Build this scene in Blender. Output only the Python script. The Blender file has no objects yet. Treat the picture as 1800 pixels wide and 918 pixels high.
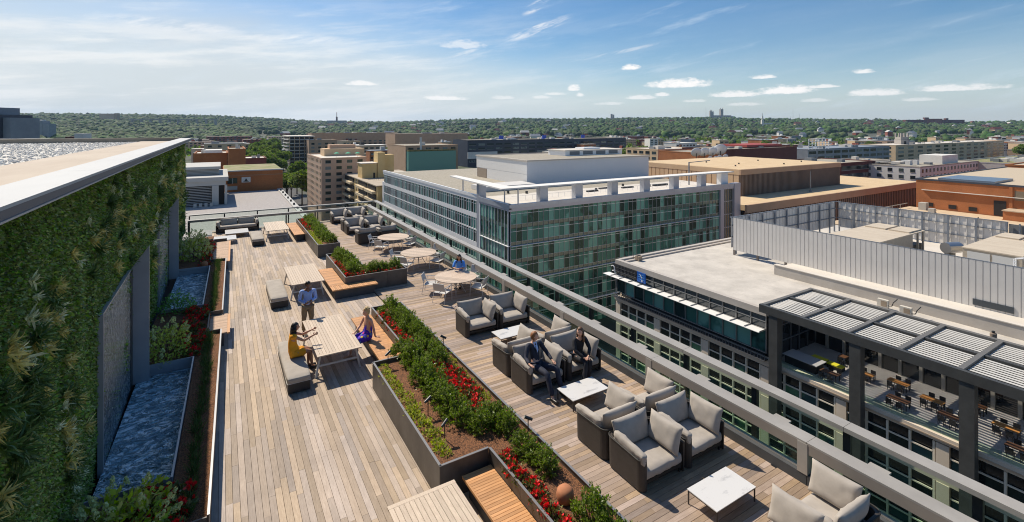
import bpy, math, random
import numpy as np
from mathutils import Vector, Matrix, noise
random.seed(7); RNG = np.random.default_rng(11)
SC = bpy.context.scene; COL = SC.collection
rad = math.radians
# ---------------------------------------------------------------- camera, sky, sun
YAW = 0.541283
cam = bpy.data.cameras.new("camera"); co = bpy.data.objects.new("camera", cam); COL.objects.link(co)
co.location = (0, 0, 7.5); co.rotation_euler = (rad(90), 0, -YAW)
cam.sensor_width = 36; cam.lens = 17.0; cam.shift_y = -0.1306; cam.clip_start = .1; cam.clip_end = 30000
SC.camera = co
SUN = Vector((-.25, .85, 1)).normalized()
W = bpy.data.worlds.new("World"); SC.world = W; W.use_nodes = True
wn = W.node_tree; wn.nodes.clear()
def build_world():
    N = wn.nodes; L = wn.links
    def nd(t, **k):
        n = N.new(t)
        for a, b in k.items(): setattr(n, a, b)
        return n
    def mth(op, a, b=None, c=None, clamp=False):
        n = nd('ShaderNodeMath', operation=op, use_clamp=clamp)
        for i, v in enumerate((a, b, c)):
            if v is None: continue
            if isinstance(v, (int, float)): n.inputs[i].default_value = v
            else: L.new(v, n.inputs[i])
        return n.outputs[0]
    sky = nd('ShaderNodeTexSky', sky_type='NISHITA', sun_disc=False)
    sky.sun_elevation = math.asin(SUN.z); sky.sun_rotation = math.atan2(SUN.x, SUN.y)
    sky.air_density = 1.0; sky.dust_density = .6; sky.ozone_density = 2.2; sky.altitude = 60
    tc = nd('ShaderNodeTexCoord'); d = tc.outputs['Generated']
    vr = nd('ShaderNodeVectorRotate', rotation_type='Z_AXIS'); vr.inputs['Angle'].default_value = YAW
    L.new(d, vr.inputs['Vector'])
    sp = nd('ShaderNodeSeparateXYZ'); L.new(vr.outputs[0], sp.inputs[0])
    h = mth('SQRT', mth('ADD', mth('MULTIPLY', sp.outputs[0], sp.outputs[0]), mth('MULTIPLY', sp.outputs[1], sp.outputs[1])))
    az = mth('ARCTAN2', sp.outputs[0], sp.outputs[1])          # compass bearing, 0 = towards the far end of the street view
    el = mth('ARCTAN2', sp.outputs[2], h)
    def noise_(sx, sy, sc, det=6, rough=.6, off=0, tilt=0):
        cb = nd('ShaderNodeCombineXYZ')
        L.new(mth('MULTIPLY', az, sx), cb.inputs[0])
        L.new(mth('MULTIPLY', mth('ADD', el, mth('MULTIPLY', az, tilt)), sy), cb.inputs[1]); cb.inputs[2].default_value = off
        n = nd('ShaderNodeTexNoise'); n.inputs['Scale'].default_value = sc
        n.inputs['Detail'].default_value = det; n.inputs['Roughness'].default_value = rough
        L.new(cb.outputs[0], n.inputs['Vector']); return n.outputs['Fac']
    def sstep(x, a, b):
        n = nd('ShaderNodeMapRange', interpolation_type='SMOOTHSTEP'); L.new(x, n.inputs[0])
        n.inputs[1].default_value = a; n.inputs[2].default_value = b; return n.outputs[0]
    # high thin veil: thicker on the left and towards the horizon
    veil = noise_(1.2, 5, 2.2, 7, .55, 3.1, -.15)
    left = sstep(az, .40, -.55)
    low = sstep(el, .26, .02)
    vmask = mth('MULTIPLY', sstep(veil, .28, .66), mth('MULTIPLY', mth('ADD', mth('MULTIPLY', left, .62), .20), mth('ADD', mth('MULTIPLY', low, .8), .2)), clamp=True)
    haze = mth('MULTIPLY', sstep(el, .17, -.02), mth('ADD', mth('MULTIPLY', left, .5), .34))
    wisp = noise_(1.5, 9, 3.0, 8, .62, 9.7, -.22)
    wmask = mth('MULTIPLY', sstep(wisp, .56, .78), .42)
    # single cumulus and wisps at their bearings (bearing, elevation, half width, half height, strength)
    cl = [(.331,.082,.060,.0085,1),(.243,.118,.016,.006,1),(.300,.063,.014,.0035,.8),(.262,.058,.03,.004,.7),(.43,.060,.040,.0055,.9),(.515,.064,.040,.0075,1),
          (.478,.091,.020,.0035,.9),(.572,.070,.022,.003,.8),(.63,.092,.016,.0035,.8),(.645,.055,.038,.0060,.8),(.744,.058,.05,.0050,.8),(.70,.043,.02,.003,.5),
          (.128,.078,.012,.006,.9),(.140,.065,.008,.004,.8),(.09,.068,.02,.003,.6),(.06,.061,.02,.003,.5),(-.14,.058,.04,.004,.8),(-.30,.085,.03,.005,.8),(-.02,.06,.02,.004,.5),
          (-.1,.165,.04,.008,.5),(.45,.042,.03,.003,.5),(.56,.046,.02,.003,.5),(.2,.047,.03,.003,.5),(.36,.050,.02,.003,.5)]
    edge = noise_(26, 60, 1.7, 9, .72, 5.5)
    band = noise_(2.2, 17, 2.0, 9, .66, 14.2, -.10)
    c_band = mth('MULTIPLY', mth('MULTIPLY', sstep(band, .44, .66), sstep(el, .30, .10)), mth('ADD', mth('MULTIPLY', left, .50), .06))
    tot = None
    for (a, e, w, hh, s_) in cl:
        dx = mth('DIVIDE', mth('SUBTRACT', az, a), w); dy0 = mth('SUBTRACT', el, e)
        dy = mth('MAXIMUM', mth('DIVIDE', dy0, hh * 1.45), mth('DIVIDE', dy0, -hh * .55))
        r = mth('ADD', mth('MULTIPLY', dx, dx), mth('MULTIPLY', dy, dy))
        v = mth('MULTIPLY', sstep(mth('ADD', r, mth('MULTIPLY', mth('SUBTRACT', edge, .5), 4.6)), 1.6, .1), s_)
        tot = v if tot is None else mth('MAXIMUM', tot, v)
    streak = noise_(9, 46, 1.6, 8, .68, 2.2, -.36)
    for (a, e, w, hh, s_, t) in [(.055,.201,.075,.012,.75,.33),(.05,.245,.03,.012,.7,.5),(-.10,.150,.035,.006,.6,.3),(-.42,.165,.10,.010,.5,.05),(-.62,.172,.12,.012,.45,.0),(.22,.151,.1,.004,.35,.18)]:
        x0 = mth('SUBTRACT', az, a)
        dx = mth('DIVIDE', x0, w); dy = mth('DIVIDE', mth('SUBTRACT', mth('SUBTRACT', el, e), mth('MULTIPLY', x0, t)), hh)
        r = mth('ADD', mth('MULTIPLY', dx, dx), mth('MULTIPLY', dy, dy))
        v = mth('MULTIPLY', mth('MULTIPLY', sstep(r, 1.2, .0), sstep(streak, .40, .62)), s_)
        tot = mth('MAXIMUM', tot, v)
    def mix(fac, c1, col):
        m = nd('ShaderNodeMix', data_type='RGBA'); L.new(fac, m.inputs[0]); L.new(c1, m.inputs[6]); m.inputs[7].default_value = (*col, 1); return m.outputs[2]
    c = sky.outputs[0]
    hs = nd('ShaderNodeHueSaturation'); hs.inputs['Saturation'].default_value = 1.36; hs.inputs['Value'].default_value = .74; L.new(c, hs.inputs['Color']); c = hs.outputs[0]
    c = mix(haze, c, (4.6, 5.6, 6.4))
    e2 = mth('DIVIDE', el, mth('ADD', mth('MULTIPLY', left, .155), .075))
    cream = mth('MULTIPLY', sstep(mth('ADD', e2, mth('MULTIPLY', mth('SUBTRACT', veil, .5), 1.1)), 1.15, .35), mth('ADD', mth('MULTIPLY', left, .55), .26))
    c = mix(cream, c, (4.9, 5.1, 5.15))
    c = mix(vmask, c, (5.2, 5.6, 5.8))
    c = mix(c_band, c, (7.2, 7.1, 6.9))
    c = mix(wmask, c, (5.6, 6.2, 6.8))
    c = mix(tot, c, (7.6, 7.4, 7.2))
    bg = nd('ShaderNodeBackground'); bg.inputs[1].default_value = .105; L.new(c, bg.inputs[0])
    out = nd('ShaderNodeOutputWorld'); L.new(bg.outputs[0], out.inputs[0])
build_world()
sl = bpy.data.lights.new("sun", 'SUN'); sl.energy = 3.9; sl.angle = rad(.5); sl.color = (1, .90, .75)
so = bpy.data.objects.new("sun", sl); COL.objects.link(so); so.rotation_euler = SUN.to_track_quat('Z', 'Y').to_euler()
so.location = (0, 0, 60)
SC.view_settings.view_transform = 'Standard'; SC.view_settings.look = 'None'
SC.view_settings.exposure = 0.47; SC.view_settings.gamma = 1.0
SC.render.engine = 'CYCLES'; SC.cycles.max_bounces = 6; SC.cycles.transparent_max_bounces = 12
SC.cycles.volume_bounces = 0; SC.cycles.pixel_filter_type = 'BLACKMAN_HARRIS'; SC.cycles.filter_width = 1.05

# ---------------------------------------------------------------- materials
MATS = {}
def mat(name, col, rough=.7, col2=None, scale=6, stretch=(1,1,1), bump=0, bscale=40, metal=0, vary=0, spec=.5, detail=5, ramp=(.35,.65), coords='pos', sat=None, trans=0, bdist=.01, hue=0):
    if name in MATS: return MATS[name]
    m = bpy.data.materials.new(name); m.use_nodes = True; MATS[name] = m
    N = m.node_tree.nodes; L = m.node_tree.links; b = N['Principled BSDF']
    b.inputs['Roughness'].default_value = rough; b.inputs['Metallic'].default_value = metal
    b.inputs['Specular IOR Level'].default_value = spec
    g = N.new('ShaderNodeNewGeometry'); tc = N.new('ShaderNodeTexCoord')
    src = g.outputs['Position'] if coords == 'pos' else tc.outputs['Object']
    mp = N.new('ShaderNodeMapping'); mp.inputs['Scale'].default_value = stretch; L.new(src, mp.inputs[0])
    b.inputs['Base Color'].default_value = (*col, 1)
    c = None
    if col2 is not None:
        n = N.new('ShaderNodeTexNoise'); n.inputs['Scale'].default_value = scale; n.inputs['Detail'].default_value = detail; n.inputs['Roughness'].default_value = .62
        L.new(mp.outputs[0], n.inputs['Vector'])
        r = N.new('ShaderNodeMapRange'); L.new(n.outputs['Fac'], r.inputs[0]); r.inputs[1].default_value = ramp[0]; r.inputs[2].default_value = ramp[1]
        x = N.new('ShaderNodeMix'); x.data_type = 'RGBA'; L.new(r.outputs[0], x.inputs[0])
        x.inputs[6].default_value = (*col, 1); x.inputs[7].default_value = (*col2, 1); c = x.outputs[2]
    if vary:
        oi = N.new('ShaderNodeObjectInfo'); at = N.new('ShaderNodeAttribute'); at.attribute_name = 'rnd'
        a = N.new('ShaderNodeMath'); a.operation = 'ADD'; L.new(oi.outputs['Random'], a.inputs[0]); L.new(at.outputs['Fac'], a.inputs[1])
        fr = N.new('ShaderNodeMath'); fr.operation = 'FRACT'; L.new(a.outputs[0], fr.inputs[0])
        mr = N.new('ShaderNodeMapRange'); L.new(fr.outputs[0], mr.inputs[0]); mr.inputs[3].default_value = 1 - vary; mr.inputs[4].default_value = 1 + vary
        hsv = N.new('ShaderNodeHueSaturation'); L.new(mr.outputs[0], hsv.inputs['Value'])
        if hue:
            f2 = N.new('ShaderNodeMath'); f2.operation = 'MULTIPLY'; L.new(fr.outputs[0], f2.inputs[0]); f2.inputs[1].default_value = 7.31
            f3 = N.new('ShaderNodeMath'); f3.operation = 'FRACT'; L.new(f2.outputs[0], f3.inputs[0])
            m2 = N.new('ShaderNodeMapRange'); L.new(f3.outputs[0], m2.inputs[0]); m2.inputs[3].default_value = .5 - hue; m2.inputs[4].default_value = .5 + hue
            L.new(m2.outputs[0], hsv.inputs['Hue'])
            m3 = N.new('ShaderNodeMapRange'); L.new(f3.outputs[0], m3.inputs[0]); m3.inputs[3].default_value = .75; m3.inputs[4].default_value = 1.2
            L.new(m3.outputs[0], hsv.inputs['Saturation'])
        if c is not None: L.new(c, hsv.inputs['Color'])
        else: hsv.inputs['Color'].default_value = (*col, 1)
        c = hsv.outputs[0]
    if c is not None: L.new(c, b.inputs['Base Color'])
    if bump:
        n2 = N.new('ShaderNodeTexNoise'); n2.inputs['Scale'].default_value = bscale; n2.inputs['Detail'].default_value = 4
        L.new(mp.outputs[0], n2.inputs['Vector'])
        bp = N.new('ShaderNodeBump'); bp.inputs['Strength'].default_value = bump; bp.inputs['Distance'].default_value = bdist
        L.new(n2.outputs['Fac'], bp.inputs['Height']); L.new(bp.outputs[0], b.inputs['Normal'])
    if trans:
        t = N.new('ShaderNodeBsdfTranslucent'); mx = N.new('ShaderNodeMixShader'); mx.inputs[0].default_value = trans
        if c is not None: L.new(c, t.inputs[0])
        else: t.inputs[0].default_value = (*col, 1)
        L.new(b.outputs[0], mx.inputs[1]); L.new(t.outputs[0], mx.inputs[2])
        L.new(mx.outputs[0], N['Material Output'].inputs[0])
    return m
def rib_mat(name, col, col2, axis, freq, rough=.6, bump=.5, dist=.02):
    """fine ribs: woven strap or corrugation too small to model"""
    m = mat(name, col, rough, col2, 3)
    N = m.node_tree.nodes; L = m.node_tree.links
    w = N.new('ShaderNodeTexWave'); w.bands_direction = axis; w.inputs['Scale'].default_value = freq
    g = N.new('ShaderNodeNewGeometry'); L.new(g.outputs['Position'], w.inputs['Vector'])
    bp = N.new('ShaderNodeBump'); bp.inputs['Strength'].default_value = bump; bp.inputs['Distance'].default_value = dist
    L.new(w.outputs['Fac'], bp.inputs['Height']); L.new(bp.outputs[0], N['Principled BSDF'].inputs['Normal'])
    return m
def glass(name, tint, refl=.12, rough=.02):
    m = bpy.data.materials.new(name); m.use_nodes = True; N = m.node_tree.nodes; L = m.node_tree.links; MATS[name] = m
    N.remove(N['Principled BSDF'])
    t = N.new('ShaderNodeBsdfTransparent'); t.inputs[0].default_value = (*tint, 1)
    g = N.new('ShaderNodeBsdfGlossy'); g.inputs['Roughness'].default_value = rough; g.inputs[0].default_value = (.9, 1, .96, 1)
    ge = N.new('ShaderNodeNewGeometry'); dp = N.new('ShaderNodeVectorMath'); dp.operation = 'DOT_PRODUCT'; L.new(ge.outputs['Incoming'], dp.inputs[0]); L.new(ge.outputs['Normal'], dp.inputs[1])
    ab = N.new('ShaderNodeMath'); ab.operation = 'ABSOLUTE'; L.new(dp.outputs['Value'], ab.inputs[0])
    om = N.new('ShaderNodeMath'); om.operation = 'SUBTRACT'; om.inputs[0].default_value = 1; L.new(ab.outputs[0], om.inputs[1])
    pw = N.new('ShaderNodeMath'); pw.operation = 'POWER'; L.new(om.outputs[0], pw.inputs[0]); pw.inputs[1].default_value = 5
    a = N.new('ShaderNodeMath'); a.operation = 'MULTIPLY_ADD'; a.inputs[1].default_value = .6; a.inputs[2].default_value = refl; L.new(pw.outputs[0], a.inputs[0])
    mx = N.new('ShaderNodeMixShader'); L.new(a.outputs[0], mx.inputs[0]); L.new(t.outputs[0], mx.inputs[1]); L.new(g.outputs[0], mx.inputs[2])
    L.new(mx.outputs[0], N['Material Output'].inputs[0]); return m
def pane_mat(name, dark, mid, light, cut=(.45,.75), rough=.06):
    """window panes: each pane its own blind or room tone"""
    m = bpy.data.materials.new(name); m.use_nodes = True; N = m.node_tree.nodes; L = m.node_tree.links; MATS[name] = m
    b = N['Principled BSDF']; b.inputs['Roughness'].default_value = rough+.06; b.inputs['Specular IOR Level'].default_value = .45; b.inputs['Specular Tint'].default_value = (.55, .95, .88, 1)
    oi = N.new('ShaderNodeObjectInfo'); at = N.new('ShaderNodeAttribute'); at.attribute_name = 'rnd'
    a = N.new('ShaderNodeMath'); a.operation = 'ADD'; L.new(oi.outputs['Random'], a.inputs[0]); L.new(at.outputs['Fac'], a.inputs[1])
    fr = N.new('ShaderNodeMath'); fr.operation = 'FRACT'; L.new(a.outputs[0], fr.inputs[0])
    g = N.new('ShaderNodeNewGeometry'); n = N.new('ShaderNodeTexNoise'); n.inputs['Scale'].default_value = .35; n.inputs['Detail'].default_value = 3
    L.new(g.outputs['Position'], n.inputs['Vector'])
    mm = N.new('ShaderNodeMath'); mm.operation = 'MULTIPLY_ADD'; L.new(n.outputs['Fac'], mm.inputs[0]); mm.inputs[1].default_value = .5; L.new(fr.outputs[0], mm.inputs[2])
    m2 = N.new('ShaderNodeMath'); m2.operation = 'SUBTRACT'; L.new(mm.outputs[0], m2.inputs[0]); m2.inputs[1].default_value = .25
    r = N.new('ShaderNodeValToRGB'); r.color_ramp.interpolation = 'LINEAR'
    e = r.color_ramp.elements; e[0].color = (*dark, 1); e[0].position = 0; e[1].color = (*light, 1); e[1].position = 1
    for p, cc in ((cut[0], dark), (cut[0] + .05, mid), (cut[1], mid), (cut[1] + .05, light)):
        x = e.new(p); x.color = (*cc, 1)
    L.new(m2.outputs[0], r.inputs[0]); L.new(r.outputs[0], b.inputs['Base Color'])
    return m
def brickmat(name, c1, c2, mortar, scale=1.0):
    m = bpy.data.materials.new(name); m.use_nodes = True; N = m.node_tree.nodes; L = m.node_tree.links; MATS[name] = m
    b = N['Principled BSDF']; b.inputs['Roughness'].default_value = .9
    g = N.new('ShaderNodeNewGeometry'); s_ = N.new('ShaderNodeSeparateXYZ'); L.new(g.outputs['Position'], s_.inputs[0])
    a = N.new('ShaderNodeMath'); a.operation = 'ADD'; L.new(s_.outputs[0], a.inputs[0]); L.new(s_.outputs[1], a.inputs[1])
    cb = N.new('ShaderNodeCombineXYZ'); L.new(a.outputs[0], cb.inputs[0]); L.new(s_.outputs[2], cb.inputs[1])
    br = N.new('ShaderNodeTexBrick'); br.inputs['Scale'].default_value = scale * 4; L.new(cb.outputs[0], br.inputs['Vector'])
    br.inputs['Color1'].default_value = (*c1, 1); br.inputs['Color2'].default_value = (*c2, 1); br.inputs['Mortar'].default_value = (*mortar, 1)
    n = N.new('ShaderNodeTexNoise'); n.inputs['Scale'].default_value = .25; n.inputs['Detail'].default_value = 5; L.new(g.outputs['Position'], n.inputs['Vector'])
    h = N.new('ShaderNodeHueSaturation'); mr = N.new('ShaderNodeMapRange'); L.new(n.outputs['Fac'], mr.inputs[0]); mr.inputs[3].default_value = .7; mr.inputs[4].default_value = 1.3
    L.new(mr.outputs[0], h.inputs['Value']); L.new(br.outputs[0], h.inputs['Color']); L.new(h.outputs[0], b.inputs['Base Color']); return m

# ---------------------------------------------------------------- mesh helpers
class MB:
    def __init__(s): s.v = []; s.f = []; s.r = []
    def add(s, vs, fs, r=None):
        o = len(s.v); s.v += [tuple(p) for p in vs]; s.f += [tuple(i + o for i in f) for f in fs]
        s.r += [random.random() if r is None else r] * len(vs); return s
    def box(s, x0, x1, y0, y1, z0, z1, r=None):
        return s.add([(x0,y0,z0),(x1,y0,z0),(x1,y1,z0),(x0,y1,z0),(x0,y0,z1),(x1,y0,z1),(x1,y1,z1),(x0,y1,z1)],
                     [(0,3,2,1),(4,5,6,7),(0,1,5,4),(1,2,6,5),(2,3,7,6),(3,0,4,7)], r)
    def prism(s, pts, z0, z1):
        n = len(pts); a = sum(pts[i][0]*pts[(i+1)%n][1]-pts[(i+1)%n][0]*pts[i][1] for i in range(n))
        if a < 0: pts = pts[::-1]
        vs = [(x, y, z0) for x, y in pts] + [(x, y, z1) for x, y in pts]
        return s.add(vs, [tuple(range(n))[::-1], tuple(range(n, 2*n))] + [(i, (i+1)%n, n+(i+1)%n, n+i) for i in range(n)])
    def tube(s, p, q, r0, r1=None, n=8, cap=True):
        r1 = r0 if r1 is None else r1; p = Vector(p); q = Vector(q); d = (q - p).normalized()
        a = d.orthogonal().normalized(); b = d.cross(a); vs = []
        for c, r in ((p, r0), (q, r1)):
            for i in range(n):
                t = 2*math.pi*i/n; vs.append(c + (a*math.cos(t) + b*math.sin(t))*r)
        fs = [(i, (i+1)%n, n+(i+1)%n, n+i) for i in range(n)]
        if cap: fs += [tuple(range(n))[::-1], tuple(range(n, 2*n))]
        return s.add(vs, fs)
    def path(s, pts, r, n=8):
        for a, b in zip(pts[:-1], pts[1:]): s.tube(a, b, r, r, n)
        return s
    def bar(s, p, q, w, h):
        """rectangular bar from p to q, w across (horizontal), h tall"""
        p = Vector(p); q = Vector(q); d = (q-p).normalized(); up = Vector((0,0,1))
        if abs(d.z) > .95: up = Vector((0,1,0))
        a = d.cross(up).normalized()*w/2; b = a.cross(d).normalized()*h/2
        vs = [p-a-b, p+a-b, p+a+b, p-a+b, q-a-b, q+a-b, q+a+b, q-a+b]
        return s.add(vs, [(0,3,2,1),(4,5,6,7),(0,1,5,4),(1,2,6,5),(2,3,7,6),(3,0,4,7)])
    def lathe(s, prof, c=(0,0,0), n=16):
        vs = []; 
        for r, z in prof:
            for i in range(n): t = 2*math.pi*i/n; vs.append((c[0]+r*math.cos(t), c[1]+r*math.sin(t), c[2]+z))
        fs = [(j*n+i, j*n+(i+1)%n, (j+1)*n+(i+1)%n, (j+1)*n+i) for j in range(len(prof)-1) for i in range(n)]
        fs += [tuple(range(n))[::-1], tuple(range((len(prof)-1)*n, len(prof)*n))]
        return s.add(vs, fs)
    def rbox(s, c, size, r=.05, n=6, M=None, puff=0, wr=0, seed=0):
        """soft rounded box"""
        hx, hy, hz = [k/2 for k in size]; r = min(r, hx, hy, hz); vs = []; fs = []; idx = {}
        def P(a, b, c_):
            key = (round(a,4), round(b,4), round(c_,4))
            if key in idx: return idx[key]
            p = Vector((a*hx, b*hy, c_*hz)); q = Vector((max(-hx+r, min(hx-r, p.x)), max(-hy+r, min(hy-r, p.y)), max(-hz+r, min(hz-r, p.z))))
            d = p - q; p = q + (d.normalized()*r if d.length > 1e-6 else d)
            if puff:
                k = puff*((1-a*a)*(1-b*b) if abs(c_) > .99 else (1-a*a)*(1-c_*c_) if abs(b) > .99 else (1-b*b)*(1-c_*c_))
                nn = Vector((a if abs(a) > .99 else 0, b if abs(b) > .99 else 0, c_ if abs(c_) > .99 else 0)); p += nn*k
            if wr:
                q2 = Vector((p.x*9+seed, p.y*9, p.z*9)); p += noise.noise_vector(q2)*wr + noise.noise_vector(q2*2.3)*wr*.5
            idx[key] = len(vs); vs.append(p); return idx[key]
        g = [-1 + 2*i/n for i in range(n+1)]
        # crowd the outer loops so that the rounding shows
        g = [math.copysign(abs(x)**.75, x) for x in g]
        for ax in range(3):
            for sg in (-1, 1):
                for i in range(n):
                    for j in range(n):
                        q = []
                        for (u, w) in ((g[i],g[j]),(g[i+1],g[j]),(g[i+1],g[j+1]),(g[i],g[j+1])):
                            t = [0,0,0]; t[ax] = sg; t[(ax+1)%3] = u; t[(ax+2)%3] = w; q.append(P(*t))
                        fs.append(tuple(q if sg > 0 else q[::-1]))
        M = Matrix.Identity(3) if M is None else M
        c = Vector(c); return s.add([M @ p + c for p in vs], fs)
    def pillow(s, c, w, h, t, M, seed=0, n=12, wr=.012):
        """scatter cushion: w wide, h tall, t thick, pinched seams; local x = width, z = height, y = thickness"""
        vs = []; c = Vector(c); fs = []
        def sh(a, b, sg):
            e = (max(0, 1-abs(a)**3.2)**.5)*(max(0, 1-abs(b)**3.2)**.5)
            inx = 1 - .05*(1-b*b)*abs(a)**4; inz = 1 - .05*(1-a*a)*abs(b)**4
            p = Vector((a*w/2*inx, sg*(t/2*e + .012), b*h/2*inz))
            q2 = Vector((p.x*7+seed*3.7, p.z*7, sg*2.0)); k = e
            p.y += noise.noise(q2)*wr*1.8*k + noise.noise(q2*2.7)*wr*k
            ed = max(abs(a), abs(b))
            p.y += sg*.006*math.sin((a if abs(b) > abs(a) else b)*34 + seed)*max(0, 1-abs(ed-.82)/.14)
            return p
        g = [math.copysign(abs(-1+2*i/n)**.8, -1+2*i/n) for i in range(n+1)]
        for sg in (-1, 1):
            o = len(vs)
            for i in range(n+1):
                for j in range(n+1): vs.append(sh(g[i], g[j], sg))
            for i in range(n):
                for j in range(n):
                    q = (o+i*(n+1)+j, o+(i+1)*(n+1)+j, o+(i+1)*(n+1)+j+1, o+i*(n+1)+j+1); fs.append(q if sg < 0 else q[::-1])
        K = (n+1)*(n+1); ring = [i*(n+1) for i in range(n+1)] + [n*(n+1)+j for j in range(1, n+1)] + [i*(n+1)+n for i in range(n-1, -1, -1)] + [j for j in range(n-1, 0, -1)]
        for a, b in zip(ring, ring[1:]+ring[:1]): fs.append((b, a, a+K, b+K))
        return s.add([M @ p + c for p in vs], fs)
    def mesh(s, name, smooth=False):
        me = bpy.data.meshes.new(name); me.from_pydata(s.v, [], s.f); me.update()
        at = me.attributes.new('rnd', 'FLOAT', 'POINT'); at.data.foreach_set('value', s.r)
        if smooth: me.polygons.foreach_set('use_smooth', [True]*len(me.polygons))
        return me
    def build(s, name, m, parent=None, smooth=False, loc=None, label=None):
        me = s.mesh(name, smooth); me.materials.append(m); return link(name, me, parent, loc, label)
def link(name, me, parent=None, loc=None, label=None, rz=None):
    o = bpy.data.objects.new(name, me); COL.objects.link(o)
    if parent is not None: o.parent = parent
    if loc is not None: o.location = loc
    if rz is not None: o.rotation_euler = (0, 0, rz)
    if label: o['label'] = label
    return o
def tag(o, label, cat, group=None):
    o['label'] = label; o['category'] = cat
    if group: o['group'] = group
    return o
def thing(name, label, cat, loc=(0,0,0), rz=0, group=None):
    o = bpy.data.objects.new(name, None); COL.objects.link(o); o.empty_display_size = .2
    o.location = loc; o.rotation_euler = (0, 0, rz); return tag(o, label, cat, group)
def struct(o): o['kind'] = 'structure'; return o
def stuff(o): o['kind'] = 'stuff'; return o
def kids(o): return [c for c in bpy.data.objects if c.parent == o]
def dup(root, loc, rz=0, label=None, group=None, scale=None, tree=None):
    tree = tree or kids_tree(root)
    r = root.copy(); COL.objects.link(r); r.location = loc; r.rotation_euler = (0, 0, rz)
    if scale: r.scale = (scale,)*3 if isinstance(scale, (int, float)) else scale
    if label: r['label'] = label
    if group: r['group'] = group
    def rec(par, t):
        for c, sub in t:
            k = c.copy(); COL.objects.link(k); k.parent = par; rec(k, sub)
    rec(r, tree); return r
def kids_tree(o): return [(c, kids_tree(c)) for c in kids(o)]
def Rz(a): return Matrix.Rotation(a, 3, 'Z')
def Rx(a): return Matrix.Rotation(a, 3, 'X')
def Ry(a): return Matrix.Rotation(a, 3, 'Y')
def scatter(tv, tf, pos, rots, scl, rnd=None):
    """many copies of a small template joined into one mesh; pos Nx3, rots Nx3x3, scl N or Nx3"""
    tv = np.asarray(tv, float); tf = [tuple(f) for f in tf]; n = len(pos); k = len(tv)
    scl = np.asarray(scl, float)
    if scl.ndim == 1: scl = np.repeat(scl[:, None], 3, 1)
    V = np.einsum('nij,nkj->nki', rots, tv[None]*scl[:, None, :]) + np.asarray(pos)[:, None, :]
    V = V.reshape(-1, 3); rnd = RNG.random(n) if rnd is None else rnd
    lens = np.array([len(f) for f in tf]); flat = np.concatenate([np.array(f) for f in tf])
    loops = (flat[None] + (np.arange(n)*k)[:, None]).reshape(-1); tot = np.tile(lens, n)
    me = bpy.data.meshes.new('scatter'); me.vertices.add(n*k); me.vertices.foreach_set('co', V.reshape(-1).astype(np.float32))
    me.loops.add(len(loops)); me.loops.foreach_set('vertex_index', loops.astype(np.int32))
    me.polygons.add(len(tot)); me.polygons.foreach_set('loop_start', (np.cumsum(tot)-tot).astype(np.int32))
    me.polygons.foreach_set('loop_total', tot.astype(np.int32)); me.update(calc_edges=True)
    at = me.attributes.new('rnd', 'FLOAT', 'POINT'); at.data.foreach_set('value', np.repeat(rnd, k).astype(np.float32))
    return me
def randrot(n, tilt=math.pi):
    """random rotations: spin about z, then tilt, then spin"""
    a = RNG.uniform(0, 2*np.pi, n); b = RNG.uniform(0, tilt, n); c = RNG.uniform(0, 2*np.pi, n)
    def rz(t): z = np.zeros((n,3,3)); z[:,0,0]=np.cos(t); z[:,0,1]=-np.sin(t); z[:,1,0]=np.sin(t); z[:,1,1]=np.cos(t); z[:,2,2]=1; return z
    def rx(t): z = np.zeros((n,3,3)); z[:,0,0]=1; z[:,1,1]=np.cos(t); z[:,1,2]=-np.sin(t); z[:,2,1]=np.sin(t); z[:,2,2]=np.cos(t); return z
    return rz(a) @ rx(b) @ rz(c)
def ico(sub=1):
    import bmesh
    bm = bmesh.new(); bmesh.ops.create_icosphere(bm, subdivisions=sub, radius=1)
    v = [tuple(x.co) for x in bm.verts]; f = [tuple(x.index for x in p.verts) for p in bm.faces]; bm.free(); return v, f
# leaf templates lie in xy, pointing +y
LEAF = ([(0,0,0),(.28,.45,.06),(0,1,0),(-.28,.45,.06)], [(0,1,2,3)])
BLADE = ([(-.06,0,0),(.06,0,0),(.07,.45,.22),(-.07,.45,.22),(0,1,.18)], [(0,1,2,3),(3,2,4)])
def put(name, me, m, parent=None, loc=None, smooth=False):
    me.name = name; me.materials.append(m)
    if smooth: me.polygons.foreach_set('use_smooth', [True]*len(me.polygons))
    return link(name, me, parent, loc)
# ================================================================ palette
DECKA = mat('weathered deck board', (.365,.282,.215), .75, (.50,.40,.312), 5, (9,.8,4), .25, 30, vary=.24, hue=.006, ramp=(.3,.75), bdist=.003)
DECKB = mat('brown deck board', (.31,.22,.155), .75, (.44,.33,.245), 5, (.8,9,4), .25, 30, vary=.28, hue=.008, ramp=(.3,.75), bdist=.003)
TEAK = mat('golden teak slat', (.50,.235,.085), .6, (.62,.33,.14), 6, (1,8,2), .15, 40, vary=.2, ramp=(.3,.7), bdist=.002)
TABLEW = mat('pale teak table slat', (.50,.39,.29), .6, (.62,.51,.39), 6, (8,1,2), .1, 40, vary=.1, ramp=(.3,.7), bdist=.002)
ROUNDW = mat('pale round table slat', (.48,.36,.26), .6, (.60,.48,.37), 6, (3,3,2), .1, 40, vary=.16, ramp=(.3,.7), bdist=.002)
STEEL = mat('grey brown planter steel', (.085,.077,.07), .5, (.12,.11,.10), 2.2, (1,1,.4), .1, 30, metal=.3, vary=.08)
RIM = mat('planter rim', (.26,.25,.24), .4, metal=.4)
MULCH = mat('brown mulch', (.085,.038,.018), .95, (.30,.13,.055), 34, (1,1,1), 1.0, 55, bdist=.03, ramp=(.4,.62))
MULCHO = mat('bright mulch', (.16,.06,.022), .95, (.34,.15,.06), 40, (1,1,1), 1.0, 60, bdist=.03, ramp=(.4,.6))
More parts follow.
